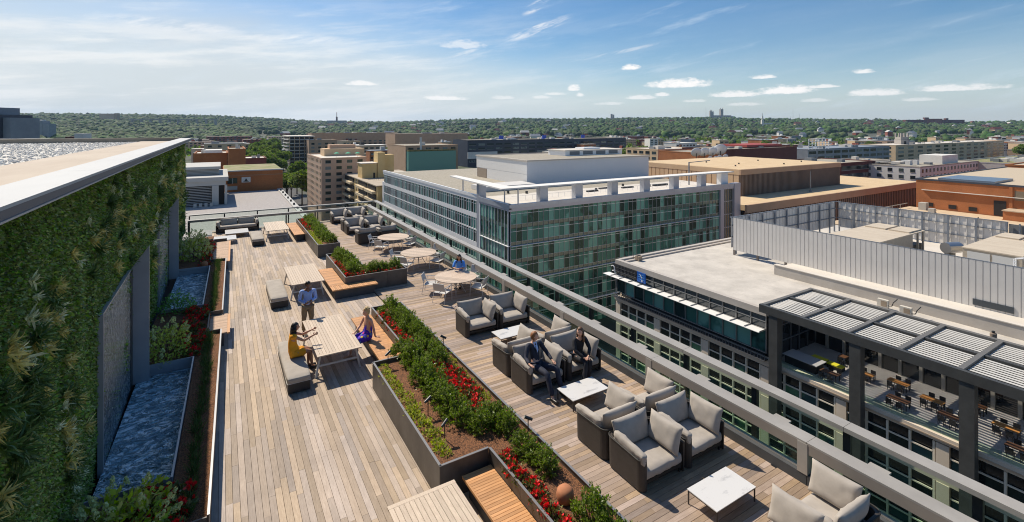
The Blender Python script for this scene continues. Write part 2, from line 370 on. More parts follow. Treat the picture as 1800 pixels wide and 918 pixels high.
CUSH = mat('taupe cushion', (.37,.33,.285), .9, (.43,.385,.335), 3, (1,1,1), .25, 300, bdist=.002)
CUSHD = mat('taupe piping', (.27,.235,.20), .9)
WEAVE = rib_mat('dark woven strap', (.040,.034,.029), (.055,.046,.040), 'Z', 26, .6, .25, .004)
WEAVEM = mat('dark woven frame', (.03,.027,.024), .6)
FRAME = mat('dark table frame', (.035,.03,.027), .45)
MARBLE = mat('white marble top', (.66,.65,.63), .3, (.40,.40,.40), 2.6, (1,2.2,1), ramp=(.56,.72), detail=10)
ALUW = mat('pale grey chair metal', (.62,.60,.57), .45, (.66,.64,.61), 3)
SLING = mat('light grey sling fabric', (.50,.49,.47), .85, (.56,.55,.53), 60)
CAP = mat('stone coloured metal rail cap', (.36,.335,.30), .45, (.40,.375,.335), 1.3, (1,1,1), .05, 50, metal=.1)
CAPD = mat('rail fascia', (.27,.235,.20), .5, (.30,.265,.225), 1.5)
POSTD = mat('dark bronze post', (.035,.035,.034), .45)
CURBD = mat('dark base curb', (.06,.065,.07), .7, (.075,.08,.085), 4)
GLASS2 = glass('clear guard glass', (.93,.97,.95), .03)
GLASS = glass('green tinted guard glass', (.80,.90,.84), .03)
LEAFM = mat('boxwood leaf', (.13,.20,.018), .42, (.22,.30,.03), 8, vary=.4, hue=.02, trans=.5)
LEAFY = mat('lime leaf', (.36,.42,.03), .5, (.46,.50,.06), 8, vary=.3, hue=.02, trans=.45)
LEAFH = mat('hydrangea leaf', (.32,.42,.05), .5, (.44,.54,.09), 8, vary=.35, hue=.02, trans=.45)
LEAFK = mat('fresh green leaf', (.12,.34,.05), .5, (.17,.40,.07), 8, vary=.35, trans=.3)
FLHY = mat('cream green flower head', (.60,.66,.28), .7, (.74,.78,.42), 30, vary=.2, trans=.25)
RED = mat('red petal', (.78,.006,.015), .5, (.85,.02,.02), 20, vary=.25, trans=.25)
LEAFR = mat('begonia leaf', (.14,.20,.04), .5, (.17,.13,.04), 8, vary=.35, hue=.03, trans=.25)
STEM = mat('stem', (.07,.05,.03), .9)
GRASSM = mat('grass blade', (.05,.11,.015), .6, (.09,.15,.03), 8, vary=.3, trans=.25)
TERRA = mat('terracotta', (.42,.16,.07), .85, (.5,.21,.1), 9)
def wear(m, sc=.55, lo=.8, hi=1.14):
    # large uneven weathering on top of the grain
    N = m.node_tree.nodes; L = m.node_tree.links; b = N['Principled BSDF']; l0 = b.inputs['Base Color'].links[0]; s_ = l0.from_socket
    g = N.new('ShaderNodeNewGeometry'); n = N.new('ShaderNodeTexNoise'); n.inputs['Scale'].default_value = sc; n.inputs['Detail'].default_value = 9; n.inputs['Roughness'].default_value = .7; L.new(g.outputs['Position'], n.inputs[0])
    r = N.new('ShaderNodeMapRange'); L.new(n.outputs['Fac'], r.inputs[0]); r.inputs[1].default_value = .3; r.inputs[2].default_value = .7; r.inputs[3].default_value = lo; r.inputs[4].default_value = hi
    h = N.new('ShaderNodeHueSaturation'); L.new(r.outputs[0], h.inputs['Value']); L.new(s_, h.inputs['Color']); L.new(h.outputs[0], b.inputs['Base Color'])
for m_ in (DECKA, DECKB): wear(m_, .55, .78, 1.12)
wear(STEEL, 1.2, .75, 1.25); wear(CAP, .9, .88, 1.08); wear(CUSH, 2.0, .92, 1.06)
# ================================================================ deck
def planks(name, x0, x1, y0, y1, along, m, nobj=300):
    root = struct(link(name, MB().box(x0, x1, y0, y1, -.3, -.034).mesh(name))); root.data.materials.append(mat('deck underside', (.02,.016,.012), .9))
    L = []; pitch = .125
    if along == 'y':
        n = int((x1-x0)/pitch)
        for i in range(n):
            y = y0 - random.random()*2
            while y < y1:
                l = random.uniform(1.1, 3.4); a, b = max(y, y0), min(y+l, y1)
                if b-a > .05: L.append((x0+i*pitch+.0035, x0+(i+1)*pitch-.0035, a+.002, b-.002))
                y += l
    else:
        n = int((y1-y0)/pitch)
        for i in range(n):
            x = x0 - random.random()*2
            while x < x1:
                l = random.uniform(1.1, 3.4); a, b = max(x, x0), min(x+l, x1)
                if b-a > .05: L.append((a+.002, b-.002, y0+i*pitch+.0035, y0+(i+1)*pitch-.0035))
                x += l
    def key(p):
        cx, cy = (p[0]+p[1])/2, (p[2]+p[3])/2
        d = math.sin(YAW)*cx + math.cos(YAW)*cy; r = cx*math.cos(YAW) - cy*math.sin(YAW)
        vis = abs(r) < 1.05*d and d > 8.9; return (0 if vis else 1, d)
    L.sort(key=key); big = MB()
    for k, (a, b, c, d) in enumerate(L):
        z = random.uniform(-.0015, .0015)
        if k < nobj: MB().box(a, b, c, d, -.03, z).build('plank', m, root)
        else: big.box(a, b, c, d, -.03, z)
    stuff(big.build('planks', m, root)); return root
planks('deck', -.55, 6.0, 2.0, 41.0, 'y', DECKA)
planks('lounge_deck', 6.0, 10.5, 2.0, 41.0, 'x', DECKB)
# ================================================================ steel planters
def panel_line(root, pts, z0, z1, th=.03, m=STEEL, rim=True, closed=True, maxl=1.25):
    n = len(pts); ar = sum(pts[i][0]*pts[(i+1)%n][1]-pts[(i+1)%n][0]*pts[i][1] for i in range(n))
    sg = 1 if ar > 0 else -1
    for i in range(n if closed else n-1):
        a = Vector(pts[i]); b = Vector(pts[(i+1)%n]); L = (b-a).length; d = (b-a)/L; nn = Vector((-d.y, d.x))*sg*th
        k = max(1, math.ceil(L/maxl))
        for j in range(k):
            p = a + d*(L*j/k + .003); q = a + d*(L*(j+1)/k - .003)
            MB().prism([tuple(p), tuple(q), tuple(q+nn), tuple(p+nn)], z0, z1).build('side_panel', m, root)
        if rim:
            e = d*.004; o = -nn.normalized()*.006
            MB().prism([tuple(a+o+e), tuple(b+o-e), tuple(b+nn*1.5-e), tuple(a+nn*1.5+e)], z1+.001, z1+.012).build('rim', RIM, root)
def soil(root, pts, z, m=MULCH, name='soil', lump=.03):
    """lumpy mulch bed inside an axis-aligned polygon"""
    xs = [p[0] for p in pts]; ys = [p[1] for p in pts]; n = len(pts)
    def inside(x, y):
        c = False
        for i in range(n):
            (x1, y1), (x2, y2) = pts[i], pts[(i+1)%n]
            if (y1 > y) != (y2 > y) and x < (x2-x1)*(y-y1)/(y2-y1)+x1: c = not c
        return c
    ux = sorted(set(xs)); uy = sorted(set(ys)); b = MB(); st = .09
    def fill(u):
        o = []
        for a, c in zip(u[:-1], u[1:]): k = max(1, int((c-a)/st)); o += [a+(c-a)*i/k for i in range(k)]
        return o+[u[-1]]
    gx, gy = fill(ux), fill(uy); idx = {}
    def V(i, j):
        if (i, j) not in idx:
            x, y = gx[i], gy[j]; idx[(i,j)] = len(b.v); b.v.append((x, y, z + noise.noise(Vector((x*3, y*3, 1)))*lump + noise.noise(Vector((x*13, y*13, 5)))*lump*.6)); b.r.append(0)
        return idx[(i,j)]
    for i in range(len(gx)-1):
        for j in range(len(gy)-1):
            if inside((gx[i]+gx[i+1])/2, (gy[j]+gy[j+1])/2): b.f.append((V(i,j),V(i+1,j),V(i+1,j+1),V(i,j+1)))
    o = b.build(name, m, root, smooth=True); o['kind'] = 'stuff'; return o
PH = .73
plC = thing('steel_planter', 'long dark steel planter of boxwood and red flowers reaching the bottom of the picture', 'planter', group='steel planters on the deck')
C = [(3.73,9.0),(4.84,9.0),(4.84,1.5),(5.98,1.5),(5.98,18.3),(4.83,18.3),(4.83,14.0),(3.73,14.0)]
panel_line(plC, C, 0, PH); soil(plC, C, PH-.1)
plB = thing('steel_planter', 'L-shaped dark steel planter between the round tables and the corner bench', 'planter', group='steel planters on the deck')
B = [(4.78,22.5),(7.65,22.5),(7.65,23.75),(6.0,23.75),(6.0,27.2),(4.78,27.2)]
panel_line(plB, B, 0, PH); soil(plB, B, PH-.1)
plA = thing('steel_planter', 'rectangular dark steel planter farthest from the viewer near the end rail', 'planter', group='steel planters on the deck')
A = [(4.75,29.5),(5.98,29.5),(5.98,38.9),(4.75,38.9)]
panel_line(plA, A, 0, PH); soil(plA, A, PH-.1)
# ================================================================ slatted teak benches
def bench(name, label, rects, z=.45, m=TEAK, pitch=.072, plinth=.10, group='teak benches along the planters'):
    """rects: (x0,x1,y0,y1,along) slat tops; slats laid across 'along'"""
    t = thing(name, label, 'bench', group=group)
    for (x0, x1, y0, y1, al, pl) in rects:
        L = (y1-y0) if al == 'y' else (x1-x0); n = int(L/pitch)
        for i in range(n):
            a = i*L/n+.004; b = (i+1)*L/n-.004
            if al == 'y': MB().box(x0+.028, x1, y0+a, y0+b, z-.035, z).build('slat', m, t)
            else: MB().box(x0+a, x0+b, y0+.028, y1, z-.035, z).build('slat', m, t)
        if al == 'y': MB().box(x0, x0+.025, y0, y1, z-.05, z+.002).build('edge_board', m, t)
        else: MB().box(x0, x1, y0, y0+.025, z-.05, z+.002).build('edge_board', m, t)
        p = pl
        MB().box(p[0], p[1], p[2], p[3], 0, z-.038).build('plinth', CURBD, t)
    return t
bench('teak_bench', 'orange teak bench where the woman in the purple dress sits', [(4.11,4.82,14.06,18.36,'y',(4.24,4.80,14.1,18.26))])
bench('teak_bench', 'orange teak bench at the bottom of the picture beside the foreground table', [(4.17,4.83,2.5,8.90,'y',(4.30,4.82,2.6,8.85))])
bench('teak_bench', 'L-shaped orange teak bench wrapping the corner of the middle planter', [(4.11,4.76,22.52,25.45,'y',(4.24,4.74,22.5,25.35)),(4.11,6.08,21.86,22.49,'x',(4.24,5.95,21.98,22.48))])
bench('teak_bench', 'orange teak bench beside the farthest dining table', [(4.11,4.73,34.5,39.0,'y',(4.24,4.71,34.6,38.9))])
# ================================================================ dining tables
def dining_table(label, x0, x1, y0, y1, group='long slatted dining tables'):
    t = thing('dining_table', label, 'table', ((x0+x1)/2, (y0+y1)/2, 0), 0, group)
    w, l = (x1-x0)/2, (y1-y0)/2; z = .74; n = 14
    MB().box(-w, w, l-.085, l, z-.03, z).build('end_board', TABLEW, t); MB().box(-w, w, -l, -l+.085, z-.03, z).build('end_board', TABLEW, t)
    for i in range(n):
        a = -w + 2*w*i/n + .004; b = -w + 2*w*(i+1)/n - .004
        MB().box(a, b, -l+.089, l-.089, z-.028, z-.001).build('slat', TABLEW, t)
    MB().box(-w+.06, w-.06, -l+.1, l-.1, z-.055, z-.032).build('under_frame', ALUW, t)
    for s in (-1, 1):
        y = s*(l-.28)
        for q in (-1, 1): MB().bar((q*(w-.14), y, z-.056), (q*(w+.0), y, .005), .055, .055).build('leg', ALUW, t)
        MB().bar((-w+.10, y, .33), (w-.10, y, .33), .045, .05).build('cross_rail', ALUW, t)
    MB().bar((0, -l+.28, .70), (0, l-.28, .70), .04, .03).build('spine', ALUW, t)
    return t
dining_table('pale slatted dining table with the three people talking around it', 2.42, 3.72, 15.15, 18.22)
dining_table('pale slatted dining table behind the standing man, empty', 2.58, 3.92, 22.6, 25.7)
dining_table('pale slatted dining table farthest away, beside the end sofa', 2.53, 3.88, 35.2, 38.5)
dining_table('pale slatted dining table cut off by the bottom edge of the picture', 2.53, 3.83, 5.5, 8.53)
# ================================================================ upholstered backless benches
def ottoman(label, x0, x1, y0, y1):
    t = thing('upholstered_bench', label, 'bench', ((x0+x1)/2, (y0+y1)/2, 0), 0, 'grey upholstered backless benches')
    w, l = x1-x0, y1-y0
    MB().rbox((0,0,.15), (w-.02, l-.04, .26), .02, 4).build('base', WEAVE, t)
    MB().rbox((0,0,.37), (w, l, .17), .05, 10, puff=.018, wr=.003).build('seat_cushion', CUSH, t, smooth=True)
    b = MB(); z = .302
    pts = [(-w/2,-l/2,z),(w/2,-l/2,z),(w/2,l/2,z),(-w/2,l/2,z),(-w/2,-l/2,z)]
    b.path(pts, .008, 6); b.build('piping', ALUW, t)
    return t
ottoman('grey upholstered bench with the woman in the yellow dress on it', 1.58, 2.2, 14.8, 17.55)
ottoman('grey upholstered bench left of the empty middle table', 1.74, 2.4, 22.1, 24.9)
ottoman('short looking grey upholstered bench by the farthest dining table', 1.66, 2.34, 34.4, 37.2)
# ================================================================ marble coffee tables
def coffee(label, x0, x1, y0, y1, z=.30, group='white marble coffee tables'):
    t = thing('coffee_table', label, 'coffee table', ((x0+x1)/2, (y0+y1)/2, 0), 0, group)
    w, l = (x1-x0)/2, (y1-y0)/2
    MB().box(-w, w, -l, l, z-.018, z).build('marble_top', MARBLE, t)
    b = MB()
    for s in (-1, 1): b.box(-w+.01, w-.01, s*(l-.02)-.01, s*(l-.02)+.01, z-.045, z-.019); b.box(s*(w-.02)-.01, s*(w-.02)+.01, -l+.031, l-.031, z-.045, z-.019)
    b.build('apron', FRAME, t)
    for sx in (-1, 1):
        for sy in (-1, 1): MB().box(sx*(w-.021)-.011, sx*(w-.021)+.011, sy*(l-.021)-.011, sy*(l-.021)+.011, 0, z-.046).build('leg', FRAME, t)
    return t
coffee('white marble coffee table in the foreground at the lower right', 7.95, 9.18, 5.78, 6.46)
coffee('white marble coffee table in front of the seated man and woman in dark suits', 7.93, 9.17, 10.07, 10.79)
coffee('white marble coffee table tucked behind the suited man\'s armchair', 8.15, 9.4, 14.28, 14.97)
coffee('white marble coffee table between the two farthest lounge rows by the corner', 8.2, 9.4, 37.9, 38.5)
coffee('white marble coffee table between the back-to-back chairs and the third far row', 8.2, 9.4, 33.35, 33.95)
coffee('square white coffee table right in front of the end sofa', .22, 1.62, 37.85, 39.4)
coffee('square white coffee table nearer than the one by the end sofa, beside the wood bench', -.42, .84, 35.9, 37.3)
# ================================================================ lounge armchairs (woven shell, loose cushions)
def shell_path(w, d, flip):
    """outer outline of the woven shell, open to -y, rounded corners"""
    pts = []; r = .16
    def arc(cx, cy, a0, a1, rr=r, k=5):
        for i in range(k+1): a = rad(a0+(a1-a0)*i/k); pts.append((cx+rr*math.cos(a), cy+rr*math.sin(a)))
    arc(-w/2+.14, -d/2+.14, 250, 180, .14)
    arc(-w/2+r, d/2-r, 180, 90); arc(w/2-r, d/2-r, 90, 0)
    pts.append((w/2, -d/2+.02))
    return [(-x, y) for x, y in pts] if flip else pts
def armchair(flip=False, w=1.31, d=1.08):
    t = thing('lounge_armchair', 'x', 'armchair', (0,0,0), 0, 'lounge armchairs of the seating groups')
    f = -1 if flip else 1
    P = shell_path(w, d, flip); b = MB(); n = len(P)
    cum = [0]
    for a, c in zip(P[:-1], P[1:]): cum.append(cum[-1]+math.dist(a, c))
    def hgt(i):
        x, y = P[i]; return .65 + .04*min(1, max(0, (y+d/2)/(d*.75)))
    vs = []
    for i, (x, y) in enumerate(P):
        k = .055; ix, iy = x*(1-2*k/w), y*(1-2*k/d) if y > 0 else y
        h = hgt(i); bx, by = x*.985, y*.985
        vs += [(bx,by,.03),(x,y,h),(ix,iy,h),(ix,iy,.03)]
    fs = []
    for i in range(n-1):
        a = 4*i; c = a+4
        q = [(a,c,c+1,a+1),(a+1,c+1,c+2,a+2),(a+2,c+2,c+3,a+3)]; fs += [x[::-1] for x in q] if not flip else q
    fs += [(0,1,2,3),(4*n-4,4*n-1,4*n-2,4*n-3)]
    b.add(vs, fs); shell = b.build('woven_shell', WEAVE, t)
    rail = MB()
    for i in range(n-1): rail.tube((*P[i], hgt(i)+.006), (*P[i+1], hgt(i+1)+.006), .016, n=6)
    rail.build('top_rail', WEAVEM, shell)
    MB().box(-w/2+.07, w/2-.07, -d/2+.05, d/2-.09, .13, .21).build('seat_frame', WEAVEM, t)
    for sx in (-1, 1):
        for sy in (-1, 1): MB().box(sx*(w/2-.09)-.02, sx*(w/2-.09)+.02, sy*(d/2-.1)-.02, sy*(d/2-.1)+.02, 0, .128).build('leg', WEAVEM, t)
    MB().rbox((0, -.07, .345), (w-.20, d-.14, .20), .055, 12, puff=.022, wr=.014, seed=3).build('seat_cushion', CUSH, t, smooth=True)
    # tall back cushion leaning on the shell, big side cushion, low draped bolster
    M = Rx(rad(-16)); MB().pillow((-f*.08, d/2-.20, .73), w-.26, .60, .20, M, seed=1).build('back_cushion', CUSH, t, smooth=True)
    M = Rz(rad(90)*f) @ Rx(rad(-14)*1) ; MB().pillow((f*(w/2-.23), -.15, .75), d-.20, .58, .21, Rz(rad(90)) @ Rx(rad(16*f)), seed=2).build('side_cushion', CUSH, t, smooth=True)
    bo = MB(); bo.rbox((-f*(w/2-.09), -.10, .70), (.17, d-.18, .30), .085, 12, M=Rx(rad(4)) @ Ry(rad(-10*f)), wr=.022, seed=5)
    bol = bo.build('bolster', CUSH, t, smooth=True)
    bo2 = MB(); bo2.rbox((-f*(w/2-.13), -d/2+.10, .52), (.15, .16, .44), .07, 6, M=Ry(rad(-8*f)), wr=.006, seed=8); bo2.build('bolster_end', CUSH, bol, smooth=True)
    return t
ac = armchair(); acf = armchair(True); tac, tacf = kids_tree(ac), kids_tree(acf)
XL, XR = 7.99, 9.36; PI = math.pi
rows = [  # x, y centre, facing viewer?, label
 (XL,7.60,1,'taupe armchair facing the viewer, left one behind the foreground coffee table'),
 (XR,7.60,1,'taupe armchair facing the viewer by the rail, behind the foreground coffee table'),
 (XL,8.72,0,'armchair turned away, left one facing the coffee table of the suited couple'),
 (XR,8.72,0,'armchair turned away by the rail, facing the coffee table of the suited couple'),
 (XL,11.85,1,'taupe armchair the man in the navy suit sits in'),
 (XR,11.85,1,'taupe armchair the woman in the black suit sits in'),
 (XL,12.97,0,'armchair turned away, back to back with the suited man\'s chair'),
 (XR,12.97,0,'armchair turned away, back to back with the suited woman\'s chair, beside the rail'),
 (XL+.1,16.02,1,'empty taupe armchair in front of the nearest round table, left one'),
 (XR+.1,16.02,1,'empty taupe armchair in front of the nearest round table, right one by the rail'),
 (XL+.1,4.50,0,'armchair cut off by the bottom edge at lower right, left of two'),
 (XR+.04,4.50,0,'armchair cut off by the bottom edge at lower right, nearest the thick rail post'),
 (XL+.15,31.95,0,'dark backed armchair turned away beyond the farthest round table, left one'),
 (XR+.15,31.95,0,'dark backed armchair turned away beyond the farthest round table, right one by the rail'),
 (XL+.15,35.25,1,'armchair facing the viewer in the second far row, left one'),
 (XR+.15,35.25,1,'armchair facing the viewer in the second far row, right one by the rail'),
 (XL+.15,36.4,0,'armchair turned away in the third far row, left one'),
 (XR+.15,36.4,0,'armchair turned away in the third far row, right one'),
 (XL+.0,39.75,1,'armchair facing the viewer against the end rail, left one'),
 (XR+.0,39.75,1,'armchair facing the viewer against the end rail, right one in the corner')]
first = {0: acf, 1: ac}
for x, y, fv, lab in rows:
    if fv in first: o = first.pop(fv); o.location = (x, y, 0); o.rotation_euler = (0, 0, 0 if fv else PI); o['label'] = lab
    elif fv: dup(ac, (x, y, 0), random.uniform(-.02,.02), lab, tree=tac)
    else: dup(acf, (x, y, 0), PI+random.uniform(-.02,.02), lab, tree=tacf)
# ================================================================ end sofa
def sofa():
    t = thing('sofa', 'long grey two-seat sofa against the rail at the far end of the deck', 'sofa', (1.02, 40.35, 0))
    w, d = 2.72, .9
    MB().box(-w/2, w/2, -d/2, d/2, .03, .24).build('base', WEAVE, t)
    MB().box(-w/2, w/2, d/2-.06, d/2, .243, .68).build('back_shell', WEAVEM, t)
    for s in (-1, 1):
        MB().box(s*(w/2-.03)-.03, s*(w/2-.03)+.03, -d/2, d/2-.063, .243, .56).build('side_shell', WEAVEM, t)
        MB().rbox((s*(w/2-.14), -.02, .60), (.2, d-.1, .34), .09, 8, M=Ry(rad(9*s)), wr=.006).build('arm_cushion', CUSH, t, smooth=True)
        MB().pillow((s*.55, d/2-.2, .64), 1.1, .55, .22, Rx(rad(-12)), seed=s).build('back_cushion', CUSH, t, smooth=True)
    MB().rbox((0, -.08, .36), (w-.3, d-.2, .2), .06, 12, puff=.02, wr=.003).build('seat_cushion', CUSH, t, smooth=True)
sofa()
# ================================================================ round tables and chairs
def round_table(x, y, label, r=.95):
    t = thing('round_table', label, 'table', (x, y, 0), rad(38), 'round slatted tables'); z = .74; n = 11
    for i in range(n):
        a = -r+2*r*i/n+.004; b = -r+2*r*(i+1)/n-.004; top = []; bot = []
        R = r-.03; k = 6
        for j in range(k+1):
            xx = a+(b-a)*j/k
            if abs(xx) < R: hh = math.sqrt(R*R-xx*xx); top.append((xx, hh)); bot.append((xx, -hh))
        if len(top) > 1: MB().prism(bot+top[::-1], z-.028, z).build('slat', ROUNDW, t)
    b = MB(); K = 48
    vs = []; fs = []
    for i in range(K):
        c, s_ = math.cos(2*PI*i/K), math.sin(2*PI*i/K)
        for (rr, zz) in ((r-.028,z-.03),(r,z-.03),(r,z+.002),(r-.028,z+.002)): vs.append((rr*c, rr*s_, zz))
    for i in range(K):
        for j in range(4): fs.append((4*i+j, 4*((i+1)%K)+j, 4*((i+1)%K)+(j+1)%4, 4*i+(j+1)%4))
    b.add(vs, fs).build('edge_ring', ROUNDW, t)
    for a in range(4):
        q = a*PI/2+.5; c, s_ = math.cos(q), math.sin(q)
        m = MB(); m.tube((c*.13, s_*.13, z-.04), (c*.22, s_*.22, .40), .017); m.tube((c*.22, s_*.22, .40), (c*.45, s_*.45, 0), .017, .014)
        m.build('leg', ALUW, t)
    MB().lathe([(.24,.0),(.25,.02),(.24,.03)], (0,0,z-.065), 20).build('hub', ALUW, t)
    b = MB(); K = 20
    for i in range(K):
        a0, a1 = 2*PI*i/K, 2*PI*(i+1)/K; b.tube((.23*math.cos(a0), .23*math.sin(a0), .38), (.23*math.cos(a1), .23*math.sin(a1), .38), .012, n=6)
    b.build('ring_brace', ALUW, t); return t
RT = [(9.12,20.12),(9.15,25.05),(9.12,29.4)]
round_table(*RT[0], 'round slatted table the woman in the blue top leans on')
round_table(*RT[1], 'empty round slatted table in the middle of the three')
round_table(*RT[2], 'farthest round table, next to the dark backed armchairs')
def chair():
    t = thing('dining_chair', 'x', 'chair', (0,0,0), 0, 'pale metal sling chairs around the round tables')
    w, d = .29, .27   # half sizes; front faces -y
    for s in (-1, 1):
        MB().tube((s*w, -d, 0), (s*w, -d+.03, .66), .013).build('leg', ALUW, t)
        MB().tube((s*w, d+.10, 0), (s*w, d-.02, .64), .013).build('leg', ALUW, t)
        m = MB(); m.path([(s*w, -d+.03, .66), (s*w, -d+.06, .675), (s*w, d+.02, .66)], .016); m.build('armrest', ALUW, t)
    m = MB(); m.path([(-w, -d+.02, .43), (w, -d+.02, .43), (w, d, .41), (-w, d, .41), (-w, -d+.02, .43)], .012); m.build('seat_frame', ALUW, t)
    m = MB(); m.path([(-w+.01, d, .41), (-w+.03, d+.13, .84), (w-.03, d+.13, .84), (w-.01, d, .41)], .013); m.build('back_frame', ALUW, t)
    def sheet(f, n=8):
        b = MB(); vs = [f(i/n, j/n) for i in range(n+1) for j in range(n+1)]; o = len(vs)
        nv = [Vector(v)+Vector((0,.004,-.008)) for v in vs]
        fs = [(i*(n+1)+j, (i+1)*(n+1)+j, (i+1)*(n+1)+j+1, i*(n+1)+j+1) for i in range(n) for j in range(n)]
        return b.add(vs+nv, fs+[tuple(x+o for x in f_[::-1]) for f_ in fs])
    sheet(lambda u, v: (-w+.01+u*(2*w-.02), -d+.02+v*(2*d-.02), .438-.03*math.sin(PI*u)*.8-.02*v)).build('seat', SLING, t, smooth=True)
    sheet(lambda u, v: (-w+.02+u*(2*w-.04), d+.035+v*.093+.03*math.sin(PI*u), .52+v*.315)).build('backrest', SLING, t, smooth=True)
    return t
ch = chair(); tch = kids_tree(ch); firstc = True
names = ['nearest round table', 'middle round table', 'farthest round table']
F = Vector((math.sin(YAW), math.cos(YAW))); R_ = Vector((math.cos(YAW), -math.sin(YAW)))
def seat_at(ti, right, away, dist=1.12, desc='', turn=0):
    global firstc
    c = Vector(RT[ti]); q = (R_*right + F*away).normalized(); p = c + q*dist
    # front (-y local) points to the table centre
    rz = math.atan2(q.y, q.x) - PI/2 + turn
    lab = f'pale chair {desc} of the {names[ti]}'
    if firstc: ch.location = (p.x, p.y, 0); ch.rotation_euler = (0,0,rz); ch['label'] = lab; firstc = False; return ch
    return dup(ch, (p.x, p.y, 0), rz, lab, tree=tch)
for ti in range(3):
    seat_at(ti, -1, .05, 1.12, 'on the left side'); seat_at(ti, -.42, -1, 1.12, 'on the near side')
    seat_at(ti, 1, -.35, 1.1, 'on the right side'); seat_at(ti, .62, 1, 1.25, 'at the far right side', .1)
seat_at(0, .05, 1, 1.2, 'under the woman in blue, on the far side')
# ================================================================ rails
def rails():
    t = thing('guard_rail', 'wide stone coloured inner rail cap with thick posts along the right edge of the deck', 'railing', (0,0,0), 0, 'rails around the deck')
    ps = [40.9]; y = 5.6
    posts = [1.5, 5.5, 9.78, 13.9, 18.1, 22.3, 26.5, 30.7, 34.9, 39.0]
    segs = list(zip(posts[:-1], posts[1:]))+[(39.0, 41.25)]
    for a, b in segs:
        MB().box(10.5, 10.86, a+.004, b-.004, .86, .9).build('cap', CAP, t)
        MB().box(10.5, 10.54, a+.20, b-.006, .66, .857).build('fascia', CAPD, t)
        MB().box(10.64, 10.652, a+.24, b-.02, .25, .858).build('glass_panel', GLASS, t)
        MB().box(10.60, 10.69, a+.21, b-.006, .215, .25).build('bottom_channel', CAP, t)
        MB().box(10.5, 10.70, a+.006, b-.006, 0, .213).build('base_curb', CURBD, t)
    for a in posts: MB().box(10.49, 10.66, a-.02, a+.19, .215, .857).build('post', CAP, t)
    for a in posts:
        for k in (0,1): 
            MB().box(10.80, 11.02, a+.6+k*2.1, a+.95+k*2.1, .845, .875).build('bracket_plate', CAP, t)
    t2 = thing('guard_rail', 'outer metal topped glass rail beyond the inner cap along the right edge', 'railing', (0,0,0), 0, 'rails around the deck')
    y = 1.0; i = 0
    while y < 42.4:
        y2 = min(y+2.1, 42.45)
        MB().box(11.62, 11.632, y+.10, y2-.02, -.62, 1.0).build('glass_panel', GLASS, t2)
        MB().box(11.50, 11.60, y-.07, y+.07, -.62, 1.0).build('post', POSTD, t2)
        if i % 2 == 0: MB().box(11.38, 11.70, y+.004, min(y2+2.1, 42.45)-.004, 1.001, 1.10).build('cap', CAP, t2)
        y = y2; i += 1
        if y2 >= 42.45: break
    t3 = thing('guard_rail', 'inner rail across the far end of the deck behind the sofa', 'railing', (0,0,0), 0, 'rails around the deck')
    x = -2.0
    while x < 10.4:
        x2 = min(x+2.1, 10.46)
        MB().box(x+.004, x2-.004, 41.0, 41.3, .86, .9).build('cap', CAP, t3)
        MB().box(x+.004, x2-.004, 41.0, 41.04, .74, .857).build('fascia', CAPD, t3)
        MB().box(x+.08, x2-.02, 41.1, 41.112, .1, .858).build('glass_panel', GLASS2, t3)
        MB().box(x-.04, x+.05, 41.05, 41.16, .0, .857).build('post', POSTD, t3)
        x = x2
    t4 = thing('guard_rail', 'outer glass rail across the far end of the deck', 'railing', (0,0,0), 0, 'rails around the deck')
    x = -2.0
    while x < 11.3:
        x2 = min(x+2.2, 11.36)
        MB().box(x+.004, x2-.004, 42.3, 42.6, 1.0, 1.08).build('cap', CAP, t4)
        MB().box(x+.08, x2-.02, 42.45, 42.462, -.6, .998).build('glass_panel', GLASS2, t4)
        MB().box(x-.04, x+.05, 42.36, 42.44, -.6, .998).build('post', POSTD, t4)
        x = x2
rails()
# own building below the deck and the ledge between the rails
own = thing('office_block', 'the building the roof deck stands on, its ledge seen between the two rails', 'building', (0,0,0))
MB().box(-20, 11.30, -12, 42.2, -39.9, -.63).build('wall', mat('ledge metal', (.13,.135,.14), .6, (.16,.165,.17), 2), own)
MB().box(-2.5, 10.75, 1.0, 41.35, -.62, -.31).build('deck_slab', CURBD, own)
MB().box(10.5, 10.74, 1.0, 41.3, -.30, -.002).build('slab_edge', CURBD, own)
# ================================================================ planting templates
def dirs(n, up=0.0):
    v = RNG.normal(size=(n, 3)); v[:,2] = np.abs(v[:,2])*(1-0) - up*.0; v /= np.linalg.norm(v, axis=1)[:,None]; return v
def frames(d):
    """rotation matrices whose y axis is d, x random across"""
    n = len(d); r = RNG.normal(size=(n,3)); x = np.cross(d, r); x /= np.linalg.norm(x, axis=1)[:,None]
    z = np.cross(x, d); return np.stack([x, d, z], axis=2)
def nz(v): return v/np.maximum(1e-6, np.linalg.norm(v, axis=1))[:,None]
def boxwood_mesh(rx, ry, h, sprigs=95, per=26, leaf=.048):
    P = []; D = []
    for i in range(sprigs):
        d = dirs(1)[0]; d[2] = d[2]*.9+.12; d /= np.linalg.norm(d); L = RNG.uniform(.72, 1.12)
        tip = d*np.array([rx, ry, h])*L; base = tip*.25; bend = RNG.normal(size=3)*.03
        t = RNG.uniform(.25, 1, per)**.7; pts = base + (tip-base)*t[:,None] + bend*np.sin(t*3)[:,None]
        P.append(pts + RNG.normal(size=(per,3))*.012); D.append(nz((tip-base)/np.linalg.norm(tip-base)*.7 + RNG.normal(size=(per,3))*.7 + np.array([0,0,.25])))
    P = np.concatenate(P); D = np.concatenate(D); return scatter(*LEAF, P, frames(D), RNG.uniform(.75, 1.35, len(P))*leaf)
BOX = [boxwood_mesh(.40,.42,.55), boxwood_mesh(.44,.38,.48), boxwood_mesh(.36,.40,.60)]
for m in BOX: m.materials.append(LEAFM)
stemb = MB()
